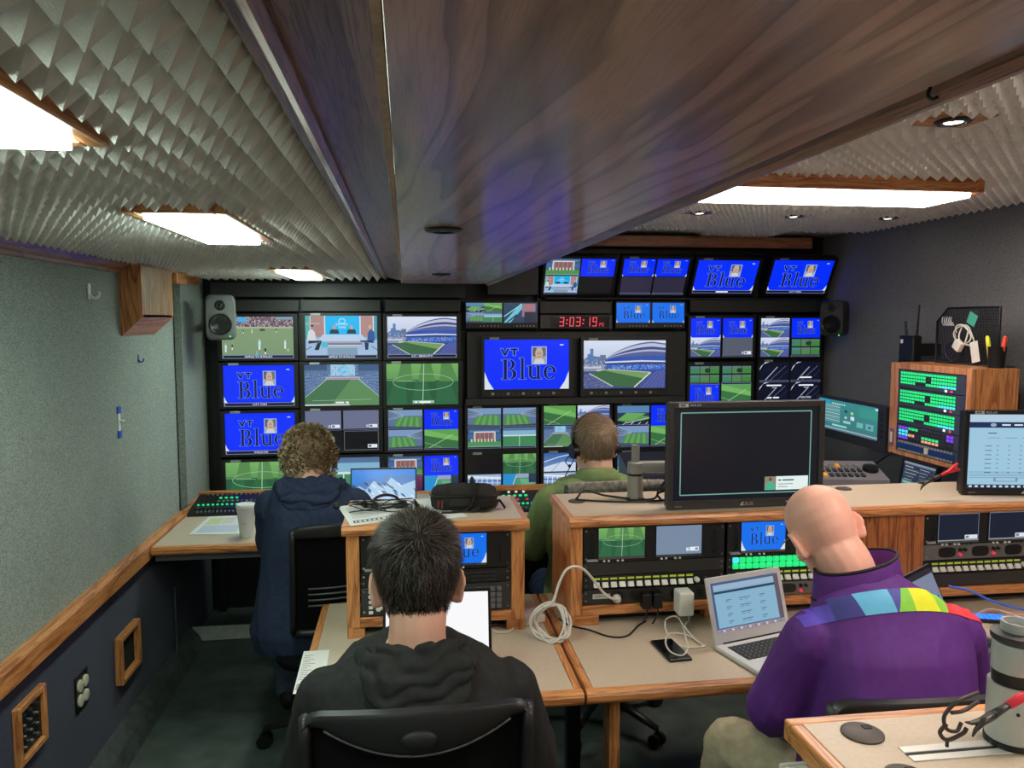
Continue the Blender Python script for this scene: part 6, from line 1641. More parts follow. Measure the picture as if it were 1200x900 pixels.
# ------------------------------------------------------------------ office chairs
CH = pmat('black chair plastic', (34, 34, 35), .42); MESH = pmat('black chair mesh', (16, 16, 17), .9, bump=.6, bscale=900, spec=.1); SEATM = pmat('black seat fabric', (22, 22, 24), .95, bump=.4, bscale=600, spec=.08)
def chair(label, loc, rz, w=.41, zt=1.0, zb=.56, style='crescent', arms=True, topmat=None):
    """local: sitter faces +y, backrest at y = -0.2, origin on the floor below the seat"""
    t = thing('office_chair', label, 'chair', loc, (0, 0, rz), 'office chairs of the crew')
    hw = w / 2; yb = -.2
    lean = lambda z: yb - (z - zb) * .10
    cv = lambda x: .035 * (x / hw) ** 2        # backrest wraps forward at the sides
    topmat = topmat or CH
    # top rail: straight top edge, sagging lower edge
    Rr = []
    for i in range(25):
        x = -hw + w * i / 24; u = x / hw
        zt_ = zt - .010 * u * u - (.02 * max(0, abs(u) - .9) / .1); zl = zt - (.030 + .050 * max(0, (1 - (u / .82) ** 2))) if style == 'crescent' else zt - .045
        y = lean(zt) + cv(x)
        Rr.append([V((x, y - .014, zt_ - .008)), V((x, y - .010, zt_)), V((x, y + .010, zt_)), V((x, y + .014, zt_ - .010)), V((x, y + .010, zl)), V((x, y - .004, zl - .003)), V((x, y - .010, zl + .004))])
    m = MB(); m.rings(Rr); tr = m.build('top_rail', topmat, t, smooth=True, autosmooth=50)
    if style == 'crescent':
        m = MB(); m.ball((0, lean(zt) - .012, zt - .052), 1, 3, (.034, .010, .019)); m.build('oval_boss', pmat('dull black rubber', (24, 24, 24), .6), tr, smooth=True)
        m = MB(); m.tube([V((-hw * .80 + 2 * hw * .80 * k / 24, lean(zt) - .011 + cv(-hw * .8 + 2 * hw * .8 * k / 24), zt - (.032 + .050 * (1 - ((-1 + k / 12) * .8 / .82) ** 2)))) for k in range(25)], .0022, 6); m.build('edge_bead', pmat('glossy dark bead', (70, 70, 70), .3), tr, smooth=True)
    for s in (-1, 1):
        m = MB(); m.tube([V((s * hw * .97, lean(z) + cv(hw * .97), z)) for z in [zt - .02 - (zt - zb - .02) * k / 8 for k in range(9)]], .016, 10, flat=.7); m.build('side_frame', CH, t, smooth=True)
    m = MB(); m.tube([V((-hw * .95 + w * .95 * k / 12, lean(zb) + cv(-hw + w * k / 12), zb)) for k in range(13)], .014, 10); m.build('bottom_rail', CH, t, smooth=True)
    R = []
    for j in range(9):
        z = zb + (zt - .03 - zb) * j / 8
        R.append([V((-hw * .95 + w * .95 * i / 12, lean(z) + cv(-hw + w * i / 12) + .004, z)) for i in range(13)])
    m = MB()
    vv = [[m.bm.verts.new(p) for p in r] for r in R]; vb = [[m.bm.verts.new(p + V((0, .004, 0))) for p in r] for r in R]
    for j in range(8):
        for i in range(12):
            m.bm.faces.new((vv[j][i], vv[j][i + 1], vv[j + 1][i + 1], vv[j + 1][i])); m.bm.faces.new((vb[j][i + 1], vb[j][i], vb[j + 1][i], vb[j + 1][i + 1]))
    m.build('mesh_back', MESH, t, smooth=True)
    for k in range(4):
        z = zb + .11 + k * .022
        m = MB(); m.tube([V((-hw * .7 + w * .7 * i / 10, lean(z) - .012 + cv(-hw * .7 + w * .7 * i / 10), z)) for i in range(11)], .0035, 6); m.build('lumbar_slat', pmat('grey slat', (84, 84, 84), .4), t, smooth=True)
    # seat
    R = []
    for z, k in ((.405, .86), (.41, .96), (.435, 1.0), (.448, .97), (.452, .85)):
        R.append([V((.245 * k * math.copysign(abs(math.cos(a)) ** .55, math.cos(a)), .02 + .235 * k * math.copysign(abs(math.sin(a)) ** .55, math.sin(a)), z)) for a in [2 * PI * i / 36 for i in range(36)]])
    m = MB(); m.rings(R); m.build('seat', SEATM, t, smooth=True, autosmooth=60)
    m = MB(); m.tube([(0, -.1, .40), (0, -.21, .42), (0, lean(.56) - .03, .5), (0, lean(.62) - .028, .66)], .022, 10, flat=.6); m.build('back_bracket', CH, t, smooth=True)
    m = MB(); m.b2((-.12, -.12, .375), (.12, .12, .404), .01); m.build('tilt_mechanism', CH, t)
    m = MB(); m.cyl((0, 0, .10), (0, 0, .26), .030, n=20); m.cyl((0, 0, .26), (0, 0, .38), .017, n=16); m.build('gas_column', BLACKG, t, smooth=True, autosmooth=40)
    for k in range(5):
        a = 2 * PI * k / 5 + .3
        d = V((math.cos(a), math.sin(a), 0))
        m = MB(); m.tube([d * .02 + V((0, 0, .115)), d * .15 + V((0, 0, .105)), d * .29 + V((0, 0, .075))], [.026, .022, .015], 8, flat=.7); lg = m.build('base_leg', CH, t, smooth=True)
        sd = V((-d.y, d.x, 0))
        for s in (-1, 1):
            m = MB(); m.cyl(d * .29 + sd * s * .008 + V((0, 0, .028)), d * .29 + sd * s * .026 + V((0, 0, .028)), .027, n=16); m.build('caster', BLACKG, lg, smooth=True, autosmooth=40)
        m = MB(); m.cyl(d * .29 + V((0, 0, .02)), d * .29 + V((0, 0, .08)), .007, n=8); m.build('caster_stem', BLACKG, lg)
    if arms:
        for s in (-1, 1):
            m = MB(); m.tube(spline([(s * .2, 0, .39), (s * .275, 0, .41), (s * .285, -.01, .5), (s * .285, -.01, .62)]), .014, 8, flat=1.5); m.build('arm_post', CH, t, smooth=True)
            m = MB(); m.b2((s * .285 - .035, -.12, .62), (s * .285 + .035, .12, .645), .012, 2); m.build('arm_pad', SEATM, t, smooth=True)
    return t
chair('black mesh-back chair with a crescent top rail and oval boss, nearest the camera', (0.016, 1.60, 0), rad(0), .425, .995, .55, 'crescent')
chair('dark chair of the bald man, its top rail just above the near counter', (1.06, 1.605, 0), rad(-3), .40, .935, .54, 'plain', arms=False)
chair('black mesh-back chair of the man in the navy hoodie', (-0.285, 3.035, 0), rad(14), .37, .965, .55, 'plain', arms=False)
chair('chair of the man in green, its grey padded top showing above the console', (0.80, 3.075, 0), rad(2), .42, 1.085, .56, 'plain', arms=False, topmat=pmat('grey mottled pad', (138, 134, 126), .9, var=.5, vscale=60, bump=.5, bscale=200))
# ------------------------------------------------------------------ small things on the desks
SILVER = pmat('silver aluminium', (206, 206, 207), .38, .2); KEYB = pmat('black keys', (24, 24, 26), .5)
PAPER = pmat('white paper', (222, 224, 222), .8)
WCAB = pmat('white cable', (214, 210, 202), .45)
def sheet(label, corners, z, draw=None, name='paper_sheet', cat='paper', curl=.002):
    """sheet of paper given by four surveyed corners (far left, far right, near right, near left) on a top of height z"""
    c = [at(x, y, Z=z) for x, y in corners]
    ctr = sum(c, V()) / 4
    t = thing(name, label, cat, (ctr.x, ctr.y, z))
    l = [V((p.x - ctr.x, p.y - ctr.y, .0012)) for p in c]
    m = MB(); m.rings([[p for p in l], [p + V((0, 0, .0008)) for p in l]]); m.build('sheet', PAPER, t)
    if draw:
        P = Pic(1, 1); draw(P)
        me = P.mesh('print', PRINT)
        for v in me.vertices:
            u, w = v.co.x + .5, v.co.z + .5
            p = (l[3] * (1 - u) + l[2] * u) * (1 - w) + (l[0] * (1 - u) + l[1] * u) * w
            v.co = p + V((0, 0, .0011 - v.co.y))
        link('print', me, t)
    return t
def d_table(P):
    P.rect(.04, .04, .96, .96, (222, 224, 222))
    for c, x0, y0, x1, y1 in (((200, 214, 150), .1, .52, .42, .9), ((214, 206, 196), .45, .55, .7, .9), ((206, 150, 160), .72, .84, .95, .92), ((190, 200, 220), .1, .1, .9, .46)): P.rect(x0, y0, x1, y1, c)
    for k in range(9): P.rect(.1, .12 + k * .09, .92, .128 + k * .09, (120, 124, 130), None, k == 0)
def d_text(P):
    P.rect(.06, .08, .5, .2, (40, 40, 42)); P.rect(.08, .1, .48, .18, (222, 224, 222))
    for k in range(12): P.rect(.08, .3 + k * .052, .3 + .3 * ((k * 7) % 5) / 5, .31 + k * .052, (90, 92, 96), None, k == 0)
    for k in range(6): P.rect(.1 + k * .06, .11, .13 + k * .06, .17, (60, 60, 62), None, k == 0)
sheet('printed sheets under the headset on the short console', [(396, 594), (486, 585), (500, 604), (411, 617)], ZT, d_text)
sheet('blank pale sheet under the shoulder bag', [(484, 586), (520, 583), (548, 606), (490, 611)], ZT)
sheet('coloured schedule sheets beside the paper cup', [(245, 606), (292, 604), (282, 626), (221, 627)], ZB, d_table)
sheet('printed sheet at the left end of the desk of the man in black', [(356, 764), (386, 762), (378, 812), (343, 814)], ZD, d_text)

# paper cup
p = at(296, 630, Z=ZB)
t = thing('paper_cup', 'white paper coffee cup with a lid on the far left desk', 'cup', (p.x - .03, p.y + .02, ZB))
m = MB(); m.lathe([(.028, 0), (.0285, .002), (.040, .135), (.041, .139), (.038, .139), (.027, .004)], 28); m.build('cup', PAPER, t, smooth=True, autosmooth=40)
m = MB(); m.lathe([(.0425, .135), (.0435, .139), (.0425, .146), (.039, .152), (.0375, .152), (.036, .148), (.004, .148)], 28); m.build('lid', WHITE, t, smooth=True, autosmooth=40)
P = Pic(.03, .03); P.text('~~ ~', .1, .55, .14, (150, 150, 146), 'l', .4); P.rect(.1, .35, .8, .4, (150, 150, 146))
o = link('print', P.mesh('print', PRINT), t); o.location = (.004, -.0375, .07); o.rotation_euler = (rad(-5), 0, 0)

# slanted control panels on the far desk
def control_panel(label, c, w, d, tilt, rows, cat='control panel', name='control_surface', body=None):
    t = thing(name, label, cat, c, (0, 0, 0))
    hgt = d * math.sin(tilt); dy = d * math.cos(tilt)
    m = MB(); m.prism([(-dy / 2, .012), (dy / 2, .012 + hgt), (dy / 2, 0), (-dy / 2, 0)], -w / 2, w / 2, 'x'); bo = m.build('housing', body or BLACKG, t)
    Rm = Matrix.Rotation(tilt, 3, 'X')
    for r, (mt, n, ks, x0, x1) in enumerate(rows):
        mm = MB()
        for k in range(n):
            x = w * (x0 + (x1 - x0) * (k + .5) / n) - w / 2
            f = (r + .5) / len(rows)
            mm.box((x, -dy / 2 + dy * f, .012 + hgt * f + .003), (ks[0], ks[1], .008), .0012, 1, Rm)
        mm.build('key_row', mt, t, kind='stuff')
    return t
GREYK = pmat('mid grey key', (120, 120, 118), .5)
p = at(267, 600, Z=ZB)
t = control_panel('black control panel with green lit keys on the far left desk', (p.x, p.y + .05, ZB), .36, .26, rad(10), [(GREYK, 16, (.008, .012), .1, .95), (KEYD, 14, (.012, .014), .05, .8), (GREEN, 13, (.011, .007), .05, .9), (GREYK, 10, (.012, .012), .3, .95), (GREEN, 4, (.014, .006), .3, .6), (GREYK, 12, (.008, .008), .1, .9)])
m = MB(); m.b2((-.19, .135, 0), (.185, .15, .07), .002); m.build('oak_backboard', OAK_X, t)
m = MB(); m.b2((-.197, -.13, 0), (-.182, .15, .035), .002); m.build('oak_side', OAK_Y, t)
p = at(612, 600, Z=ZB)
t = control_panel('dark control panel with green lights beside the man in green', (p.x + .03, p.y + .12, ZB), .30, .26, rad(10), [(GREYK, 10, (.01, .012), .1, .95), (GREEN, 9, (.012, .01), .1, .8), (REDK, 3, (.012, .01), .3, .8), (GREEN, 5, (.016, .012), .1, .6), (WHK, 3, (.012, .008), .2, .6)])
m = MB(); m.b2((-.165, -.13, 0), (-.151, .15, .06), .002); m.build('oak_side', OAK_Y, t)
m = MB(); m.b2((-.165, .135, 0), (.155, .15, .085), .002); m.build('oak_backboard', OAK_X, t)
p = at(800, 560, Y=3.75)
control_panel('large video switcher panel with rows of pale keys behind the grey pole', (p.x + .25, 3.86, ZB), .95, .62, rad(22), [(WHK, 26, (.018, .02), .02, .7), (WHK, 26, (.018, .02), .02, .7), (KEYD, 26, (.018, .02), .02, .7), (WHK, 26, (.018, .02), .02, .7), (KEYD, 26, (.018, .02), .02, .7), (WHK, 26, (.018, .02), .02, .7), (GREYK, 20, (.018, .02), .02, .7), (ORNG, 8, (.018, .02), .5, .7)], 'switcher', 'video_switcher', DGREY)

# laptops
def laptop(label, c, rz, w, d, lid_h, ang, key_, fn, body, bezel, bw=.012, screen_em=True, group=None):
    """hinge along local x at y = +d/2; ang is the opening beyond upright, in degrees"""
    t = thing('laptop', label, 'laptop', c, (0, 0, rz), group)
    m = MB(); m.b2((-w / 2, -d / 2, .002), (w / 2, d / 2, .016), .004, 2); m.build('base', body, t, smooth=False)
    kb = MB()
    for r in range(6):
        n = 14
        for k in range(n):
            if r == 0 and 3 < k < 9: continue
            kb.box((-w * .42 + w * .84 * (k + .5) / n, -d * .05 + r * d * .078, .0168), (w * .84 / n * .82, d * .064, .0022))
    kb.box((-w * .42 + w * .84 * 6.5 / 14, -d * .05, .0168), (w * .84 / 14 * 4.8, d * .064, .0022))
    kb.build('keys', KEYB, t, kind='stuff')
    m = MB(); m.b2((-w * .16, -d * .44, .016), (w * .16, -d * .14, .0166), .0004); m.build('trackpad', pmat('trackpad grey', (170, 170, 172), .4, .3) if body is SILVER else DGREY, t)
    a = rad(ang)
    R3 = Matrix.Rotation(-a, 3, 'X')
    hz = V((0, d / 2 - .003, .014))
    m = MB(); m.M = Matrix.Translation(hz) @ R3.to_4x4(); m.b2((-w / 2, .001, 0), (w / 2, .007, lid_h), .003, 2); m.build('lid', body, t)
    m = MB(); m.M = Matrix.Translation(hz) @ R3.to_4x4(); m.b2((-w / 2 + .002, 0, .012), (w / 2 - .002, .0012, lid_h - .002)); m.build('screen_bezel', bezel, t)
    sw, sh = w - 2 * bw, lid_h - bw * 2 - .02
    s = link('screen', picture(key_, sw, sh, fn), t)
    s.location = hz + R3 @ V((0, -.0006, .022 + bw + sh / 2 - .004)); s.rotation_euler = (-a, 0, 0)
    m = MB(); m.cyl(hz + V((-w * .4, .004, 0)), hz + V((w * .4, .004, 0)), .006, n=10); m.build('hinge', BLACKG, t)
    return t
# silver laptop left of the bald man
fl_ = at(838, 757, Z=ZD + .015); fr_ = at(920, 740, Z=ZD + .015)
hd = (fr_ - fl_); rz = math.atan2(hd.y, hd.x)
w, d = .30, .21
mid = fl_ + hd.normalized() * (w / 2)
nrm = V((math.sin(rz), -math.cos(rz), 0))
cc = mid + nrm * (d / 2)
laptop('silver laptop with a pale blue page beside the bald man', (cc.x, cc.y, ZD), rz, w, d, .205, 17, 'web', p_web, SILVER, SILVER, .016)
# the laptop of the man in black
p = at(574, 688, Y=2.16)
laptop('black rimmed laptop with a blank white screen before the man in black', (p.x - .155, 2.055, ZD), rad(-2), .315, .215, .225, 14, 'white', p_white, pmat('dark grey laptop', (60, 60, 64), .4, .4), BLACKG, .009)
# dark laptop to the right of the bald man
hr_ = at(1119, 735, Z=ZD + .015); rz = rad(33); w, d = .33, .225
hd = V((math.cos(rz), math.sin(rz), 0)); nrm = V((math.sin(rz), -math.cos(rz), 0))
cc = hr_ - hd * (w / 2) + nrm * (d / 2)
laptop('dark laptop half hidden behind the right arm of the bald man', (cc.x, cc.y, ZD), rz, w, d, .215, 25, 'win', p_screenwin, pmat('dull grey laptop', (120, 120, 124), .4, .4), BLACKG, .009)
# mountain laptop on the far desk
a = at(425, 552, Y=3.8); b = at(478, 586, Y=3.8)
laptop('laptop with a snowy mountain picture on the far desk', (a.x + .09, 3.72, ZB), rad(-3), .33, .22, .235, 16, 'mount', p_mountain, pmat('dull grey laptop', (92, 92, 96), .4, .4), BLACKG, .007)

# blue glowing key strip beside the dark laptop
t = thing('key_strip', 'slim panel of glowing blue keys beside the dark laptop', 'keypad', (at(1152, 727, Z=ZD).x, at(1152, 727, Z=ZD).y, ZD), (0, 0, rad(-18)))
m = MB(); m.b2((-.075, -.028, .002), (.075, .028, .014), .002); m.build('housing', BLACKG, t)
BLUEK = pmat('lit blue key', (60, 140, 250), .4, emit=(50, 120, 240), estr=.8)
for i in range(8):
    for j in range(2): m = MB(); m.box((-.064 + i * .018, -.013 + j * .026, .0145), (.015, .022, .004), .001); m.build('key', BLUEK, t)

# phone
p1, p2, p3, p4 = [at(x, y, Z=ZD + .008) for x, y in ((763, 750), (783, 748), (811, 769), (789, 777))]
ctr = (p1 + p2 + p3 + p4) / 4
ang = math.atan2((p1 - p4).y, (p1 - p4).x) - PI / 2
t = thing('phone', 'black smartphone lying under a white cable loop', 'phone', (ctr.x, ctr.y, ZD), (0, 0, ang))
m = MB(); m.b2((-.037, -.075, .0005), (.037, .075, .009), .004, 2); m.build('case', pmat('black phone case', (26, 26, 28), .5), t)
m = MB(); m.b2((-.033, -.071, .0088), (.033, .071, .0096), .0003); m.build('glass', pmat('phone glass', (8, 8, 10), .08), t)
def cable(label, pts, r, mt, name='cable', k=8, cat='cable'):
    P_ = spline(pts, k)
    b0 = P_[0].copy()
    m = MB(); m.tube([q - b0 for q in P_], r, 8)
    return tag(m.build(name, mt, None, loc=b0, smooth=True), label, cat)
# white cable looped over the phone, to the adapter
A = at(800, 712, Y=2.41)
def D(x, y, dz=.004): q = at(x, y, Z=ZD + dz); return q
cable('thin white charging cable looped over the phone', [A + V((.012, -.01, -.045)), D(803, 735, .02), D(818, 752), D(826, 757), D(800, 758), D(782, 742, .01), D(780, 727, .03), D(790, 722, .04), D(798, 728, .03), D(803, 745, .012), D(806, 758, .012), D(800, 768, .012), D(786, 764, .012), D(780, 752, .014), D(786, 742, .016), D(805, 744, .01), D(818, 752, .008), D(824, 757, .006)], .0026, WCAB)
t = thing('power_adapter', 'white laptop power adapter plugged into the power strip', 'adapter', (A.x, 2.40, .762))
m = MB(); m.b2((-.026, -.03, -.04), (.026, .032, .04), .007, 2); m.build('brick', WHITE, t)
m = MB(); m.b2((-.012, .032, .0), (.012, .041, .024), .002); m.build('plug', WHITE, t)
m = MB(); m.cyl((.012, -.02, -.04), (.012, -.02, -.06), .005, .003, 10); m.build('connector', pmat('teal grey boot', (110, 150, 150), .5), t)
for px, lb in ((757, 'black plug adapter in the power strip, the left one'), (770, 'black plug adapter in the power strip, the right one')):
    q = at(px, 700, Y=2.42)
    t = thing('plug_adapter', lb, 'adapter', (q.x, 2.425, .775))
    m = MB(); m.b2((-.016, -.022, -.035), (.016, .016, .018), .004, 2); m.build('brick', BLACKG, t)
    m = MB(); m.tube(spline([(0, -.012, -.034), (0, -.016, -.055), (-.02, -.02, -.085)]), .003, 6); m.build('lead', RUBBER, t, smooth=True)
cable('thin black cable lying on the desk under the long console', [D(757, 728), D(748, 733), D(735, 745), D(715, 746), D(690, 738), D(668, 733), D(655, 725, .012)], .003, RUBBER)
# white mains lead: coil, brick and plug
q = at(722, 700, Y=2.43)
plug = thing('mains_plug', 'white angled mains plug in the power strip', 'plug', (q.x, 2.43, .776))
m = MB(); m.lathe([(.013, 0), (.015, .006), (.012, .02), (.007, .026)], 16, R=Matrix.Rotation(PI / 2, 3, 'X')); m.build('body', WCAB, plug, smooth=True)
coil = [q + V((0, -.02, -.0)), q + V((-.05, -.05, .03)), at(685, 668, Y=2.36), at(666, 666, Y=2.33), at(655, 684, Y=2.33), at(648, 705, Y=2.33), at(636, 712, Y=2.32)]
cable('thick white mains lead arching from the power strip to the coil', coil, .0045, WCAB)
cp = []
cx_, cz_ = at(645, 712, Y=2.36).x, .735
for k in range(46):
    a = 2 * PI * k / 11
    cp.append(V((cx_ + .055 * math.cos(a) + .012 * math.sin(k * .7), 2.36 + .018 * math.sin(a * .27 + k) + .03 * math.sin(a), cz_ + .048 * math.sin(a) + .006 * math.cos(k * 1.3))))
cable('bundled coil of white cable beside the short console', cp, .0042, WCAB, k=3)
p = at(617, 726, Z=ZD)
t = thing('power_brick', 'white power brick by the coil of white cable', 'adapter', (p.x + .01, p.y - .01, ZD), (0, 0, rad(20)))
m = MB(); m.b2((-.04, -.04, .001), (.04, .04, .028), .006, 2); m.build('brick', WCAB, t)
cable('white lead running along the desk edge behind the white laptop', [p + V((-.03, .0, .012)), D(600, 738), D(585, 741), D(575, 738), D(560, 735)], .0035, WCAB)
p = at(590, 725, Z=ZD)
t = thing('cable_clip', 'pale grey folding cable arm beside the white screen', 'clip', (p.x, p.y, ZD), (0, 0, rad(28)))
m = MB(); m.b2((-.045, -.009, .002), (.03, .009, .012), .004, 2); m.lathe([(.016, .002), (.017, .01), (.012, .014), (.003, .014)], 18, c=(.035, 0, 0)); m.build('arm', pmat('pale grey plastic', (178, 178, 174), .4), t)

# shoulder bag on the short console
BAG = pmat('charcoal bag nylon', (46, 44, 42), .85, var=.15, vscale=70, bump=.5, bscale=500, spec=.15)
bc = at(550, 603, Z=ZT)
t = thing('shoulder_bag', 'small charcoal shoulder bag lying on the short console top', 'bag', (bc.x - .01, 2.63, ZT), (0, 0, rad(-4)))
mb = MB(); R_ = []
for z, w_, d_ in ((.001, .100, .052), (.012, .112, .062), (.04, .116, .064), (.062, .112, .06), (.075, .098, .048), (.08, .07, .03)):
    R_.append([V((w_ * math.copysign(abs(math.cos(a)) ** .5, math.cos(a)), d_ * math.copysign(abs(math.sin(a)) ** .55, math.sin(a)), z)) for a in [2 * PI * k / 40 for k in range(40)]])
mb.rings(R_)
remeshed(mb, 'pouch', BAG, t, .005, 3, folds(.003, (22, 22, 18), 4.4))
m = MB(); m.tube([V((.117 * math.copysign(abs(math.cos(a)) ** .5, math.cos(a)), .065 * math.copysign(abs(math.sin(a)) ** .55, math.sin(a)), .052)) for a in [PI + PI * k / 24 for k in range(25)]], .0022, 6); m.build('zip', BLACKG, t, smooth=True)
m = MB(); m.tube(spline([(.02, .05, .03), (.022, .04, .082), (.03, 0, .09), (.036, -.05, .075), (.03, -.07, .04), (.01, -.075, .012), (-.04, -.08, .004), (-.075, -.08, .003)], 6), .014, 8, flat=.14); m.build('strap', BAG, t, smooth=True)
m = MB(); m.tube(spline([(.036, -.06, .012), (.06, -.075, .004), (.10, -.06, .012), (.118, -.02, .03), (.14, -.04, .006)], 6), .009, 8, flat=.2); m.build('strap_end', BAG, t, smooth=True)
m = MB(); m.b2((.02, -.084, .004), (.05, -.07, .02), .003); m.build('buckle', BLACKG, t)
m = MB(); m.b2((-.05, -.0665, .02), (.02, -.064, .045), .001); m.build('front_pocket', pmat('darker nylon', (34, 33, 32), .8), t)
for k in (0, 1): m = MB(); m.tube([(-.085 + k * .012, -.066, .04), (-.087 + k * .012, -.07, .015)], .003, 6); m.build('zip_pull', pmat('red brown pull', (120, 44, 40), .6), t)

# headset and its tangle on the papers
hc = at(452, 598, Z=ZT)
t = thing('headset', 'black wired headset lying tangled on the printed sheets', 'headset', (hc.x, hc.y, ZT + .002))
m = MB(); m.tube([V((.0 + .05 * math.cos(a), .035 + .05 * math.sin(a), .01 + .022 * math.sin(a))) for a in [PI * k / 14 for k in range(15)]], .004, 8, flat=1.5); m.build('headband', BLACKG, t, smooth=True)
for x in (-.05, .05):
    m = MB(); m.lathe([(.026, 0), (.028, .008), (.02, .018), (.004, .02)], 18, c=(x, .03, .001)); m.build('ear_cushion', BLACKG, t, smooth=True)
m = MB(); m.tube(spline([(-.05, .03, .015), (-.1, .01, .03), (-.16, .02, .012)]), .0025, 6); m.ball((-.165, .02, .013), .012, 2); m.build('microphone', BLACKG, t, smooth=True)
m = MB()
rr_ = random.Random(5)
for q in range(4):
    pts = [V((-.02, .02, .008))]
    for k in range(6): pts.append(V((rr_.uniform(-.12, .1), rr_.uniform(-.06, .07), rr_.uniform(.004, .03))))
    m.tube(spline(pts, 8), .0018, 6)
m.build('cable_tangle', RUBBER, t, smooth=True)
m = MB(); m.cyl((-.075, -.015, .008), (-.045, -.015, .008), .004, n=10); m.build('jack_plug', STEEL, t)

# black cables round the grey pole
px = V((0.815, 2.66, ZT))
cable('black cable running from the grommet past the grey pole', [V((.60, 2.655, ZT + .008)), V((.68, 2.63, ZT + .006)), V((.78, 2.605, ZT + .006)), V((.88, 2.61, ZT + .006)), V((.98, 2.63, ZT + .006))], .0035, RUBBER)
cable('second black cable looping up behind the big black monitor', [V((.60, 2.665, ZT + .008)), V((.64, 2.70, ZT + .03)), V((.72, 2.68, ZT + .012)), V((.86, 2.615, ZT + .01)), V((.885, 2.60, ZT + .05)), V((.92, 2.60, ZT + .09)), V((.96, 2.60, ZT + .1)), V((.93, 2.61, ZT + .05)), V((.885, 2.615, ZT + .03)), V((.90, 2.62, ZT + .006))], .004, RUBBER)

# blue network cable and loose wires on the right
cable('blue network cable sagging across the right end of the desk', [at(1112, 687, Y=2.3), at(1135, 692, Y=2.29), at(1160, 703, Y=2.27), at(1185, 711, Y=2.26), at(1240, 722, Y=2.22)], .004, pmat('blue cable', (70, 110, 220), .5))
for k, (mt, lb) in enumerate(((WCAB, 'loose white wire under the right end of the console'), (pmat('red wire', (200, 60, 60), .5), 'loose red wire under the right end of the console'), (pmat('pink wire', (220, 150, 150), .5), 'loose pink wire under the right end of the console'))):
    r_ = random.Random(k + 30)
    cable(lb, [V((1.72 + .1 * i + r_.uniform(-.03, .03), 2.30 + r_.uniform(-.06, .06), ZD + .004 + .01 * r_.random())) for i in range(6)], .0025, mt)

# red handled pliers
def pliers(label, loc, rot, s=1.0, open_=12):
    t = thing('pliers', label, 'pliers', loc, rot)
    RED = pmat('red rubber grip', (216, 40, 60), .5); DM = pmat('dark tool steel', (70, 68, 66), .4, .6)
    for sd in (-1, 1):
        a = rad(open_) * sd
        Rm = Matrix.Rotation(a, 3, 'Y')
        f = lambda x, z: Rm @ V((x * s, sd * .002, z * s))
        m = MB(); m.tube([f(0, 0), f(.03, .004 * sd), f(.05, .01 * sd)], [.008 * s, .007 * s, .005 * s], 8); 
        m.tube([f(0, 0), f(-.03, -.006 * sd), f(-.055, -.002 * sd), f(-.07, .006 * sd)], [.009 * s, .008 * s, .005 * s, .002 * s], 8); m.build('jaw', DM, t, smooth=True)
        m = MB(); m.tube([f(.045, .009 * sd), f(.08, .016 * sd), f(.13, .012 * sd)], [.0065 * s, .008 * s, .0065 * s], 8); m.ball(f(.13, .012 * sd), .0066 * s, 1); m.build('grip', RED, t, smooth=True)
    m = MB(); m.cyl((0, -.008 * s, 0), (0, .008 * s, 0), .006 * s, n=12); m.build('pivot', STEEL, t)
    return t
pliers('red handled pliers leaning on the long console top by the right edge monitor', tuple(at(1092, 562, Y=2.50)), (0, rad(-26), rad(-6)), .8)
pl = at(1115, 838, Y=1.0)
t = pliers('red handled pliers hanging on the thick grey post', tuple(at(1163, 838, Y=.96)), (0, rad(-24), rad(4)), .62, 10)
t = thing('hook_ring', 'black wire hook dangling below the pliers at the grey post', 'hook', tuple(at(1106, 858, Y=.965)))
m = MB(); m.tube(spline([(.06, .01, .05), (.02, 0, .045), (0, 0, .025), (.004, 0, .005), (.02, 0, .0), (.03, .004, .01)]), .0028, 8); m.tube(spline([(.062, .012, .035), (.03, .0, .03), (.01, 0, .028)]), .0028, 8); m.tube(spline([(.004, 0, .012), (-.006, 0, .0), (.006, 0, -.012), (.03, 0, -.004), (.036, 0, .004)]), .003, 8); m.cyl((.006, 0, -.01), (.006, 0, -.022), .0025, n=8); m.build('wire', pmat('dark brown wire', (54, 44, 40), .45), t, smooth=True)

# ------------------------------------------------------------------ right hand wall
t = thing('side_ledge', 'dark ledge along the right wall behind the long console', 'shelf', (0, 0, 0))
m = MB(); m.b2((1.84, 2.80, .86), (XR - .012, 3.42, .89), .003); m.build('board', BLACK, t)
m = MB(); m.b2((1.86, 2.82, 0), (1.89, 3.40, .86)); m.build('front_panel', BLACK, t)
# oak cabinet with router panels, facing left
X0 = 2.27
t = thing('router_cabinet', 'oak cabinet with green lit router panels on the right wall', 'cabinet', (X0, 3.08, 1.075))
hl, hh = .262, .425
m = MB(); m.b2((0, -hl, .0), (.2, -hl + .018, hh), .001); m.build('side_panel', OAK_Z, t)
m = MB(); m.b2((0, hl - .018, .0), (.2, hl, hh), .001); m.build('side_panel', OAK_Z, t)
m = MB(); m.b2((0, -hl + .018, hh - .018), (.2, hl - .018, hh), .001); m.build('top_panel', OAK_Y, t)
m = MB(); m.b2((0, -hl + .018, 0), (.2, hl - .018, .016), .001); m.build('bottom_panel', OAK_Y, t)
LOAK = oak('pale oak face', 2, light=(214, 150, 104), dark=(176, 110, 68))
m = MB(); m.b2((-.012, hl - .055, 0), (0, hl, hh), .001); m.build('stile', LOAK, t)
m = MB(); m.b2((-.012, -hl, 0), (0, -hl + .03, hh), .001); m.build('stile', LOAK, t)
m = MB(); m.b2((-.012, -hl + .03, hh - .028), (0, hl - .055, hh), .001); m.build('top_rail', LOAK, t)
m = MB(); m.b2((-.012, -hl + .03, 0), (0, hl - .055, .02), .001); m.build('bottom_rail', LOAK, t)
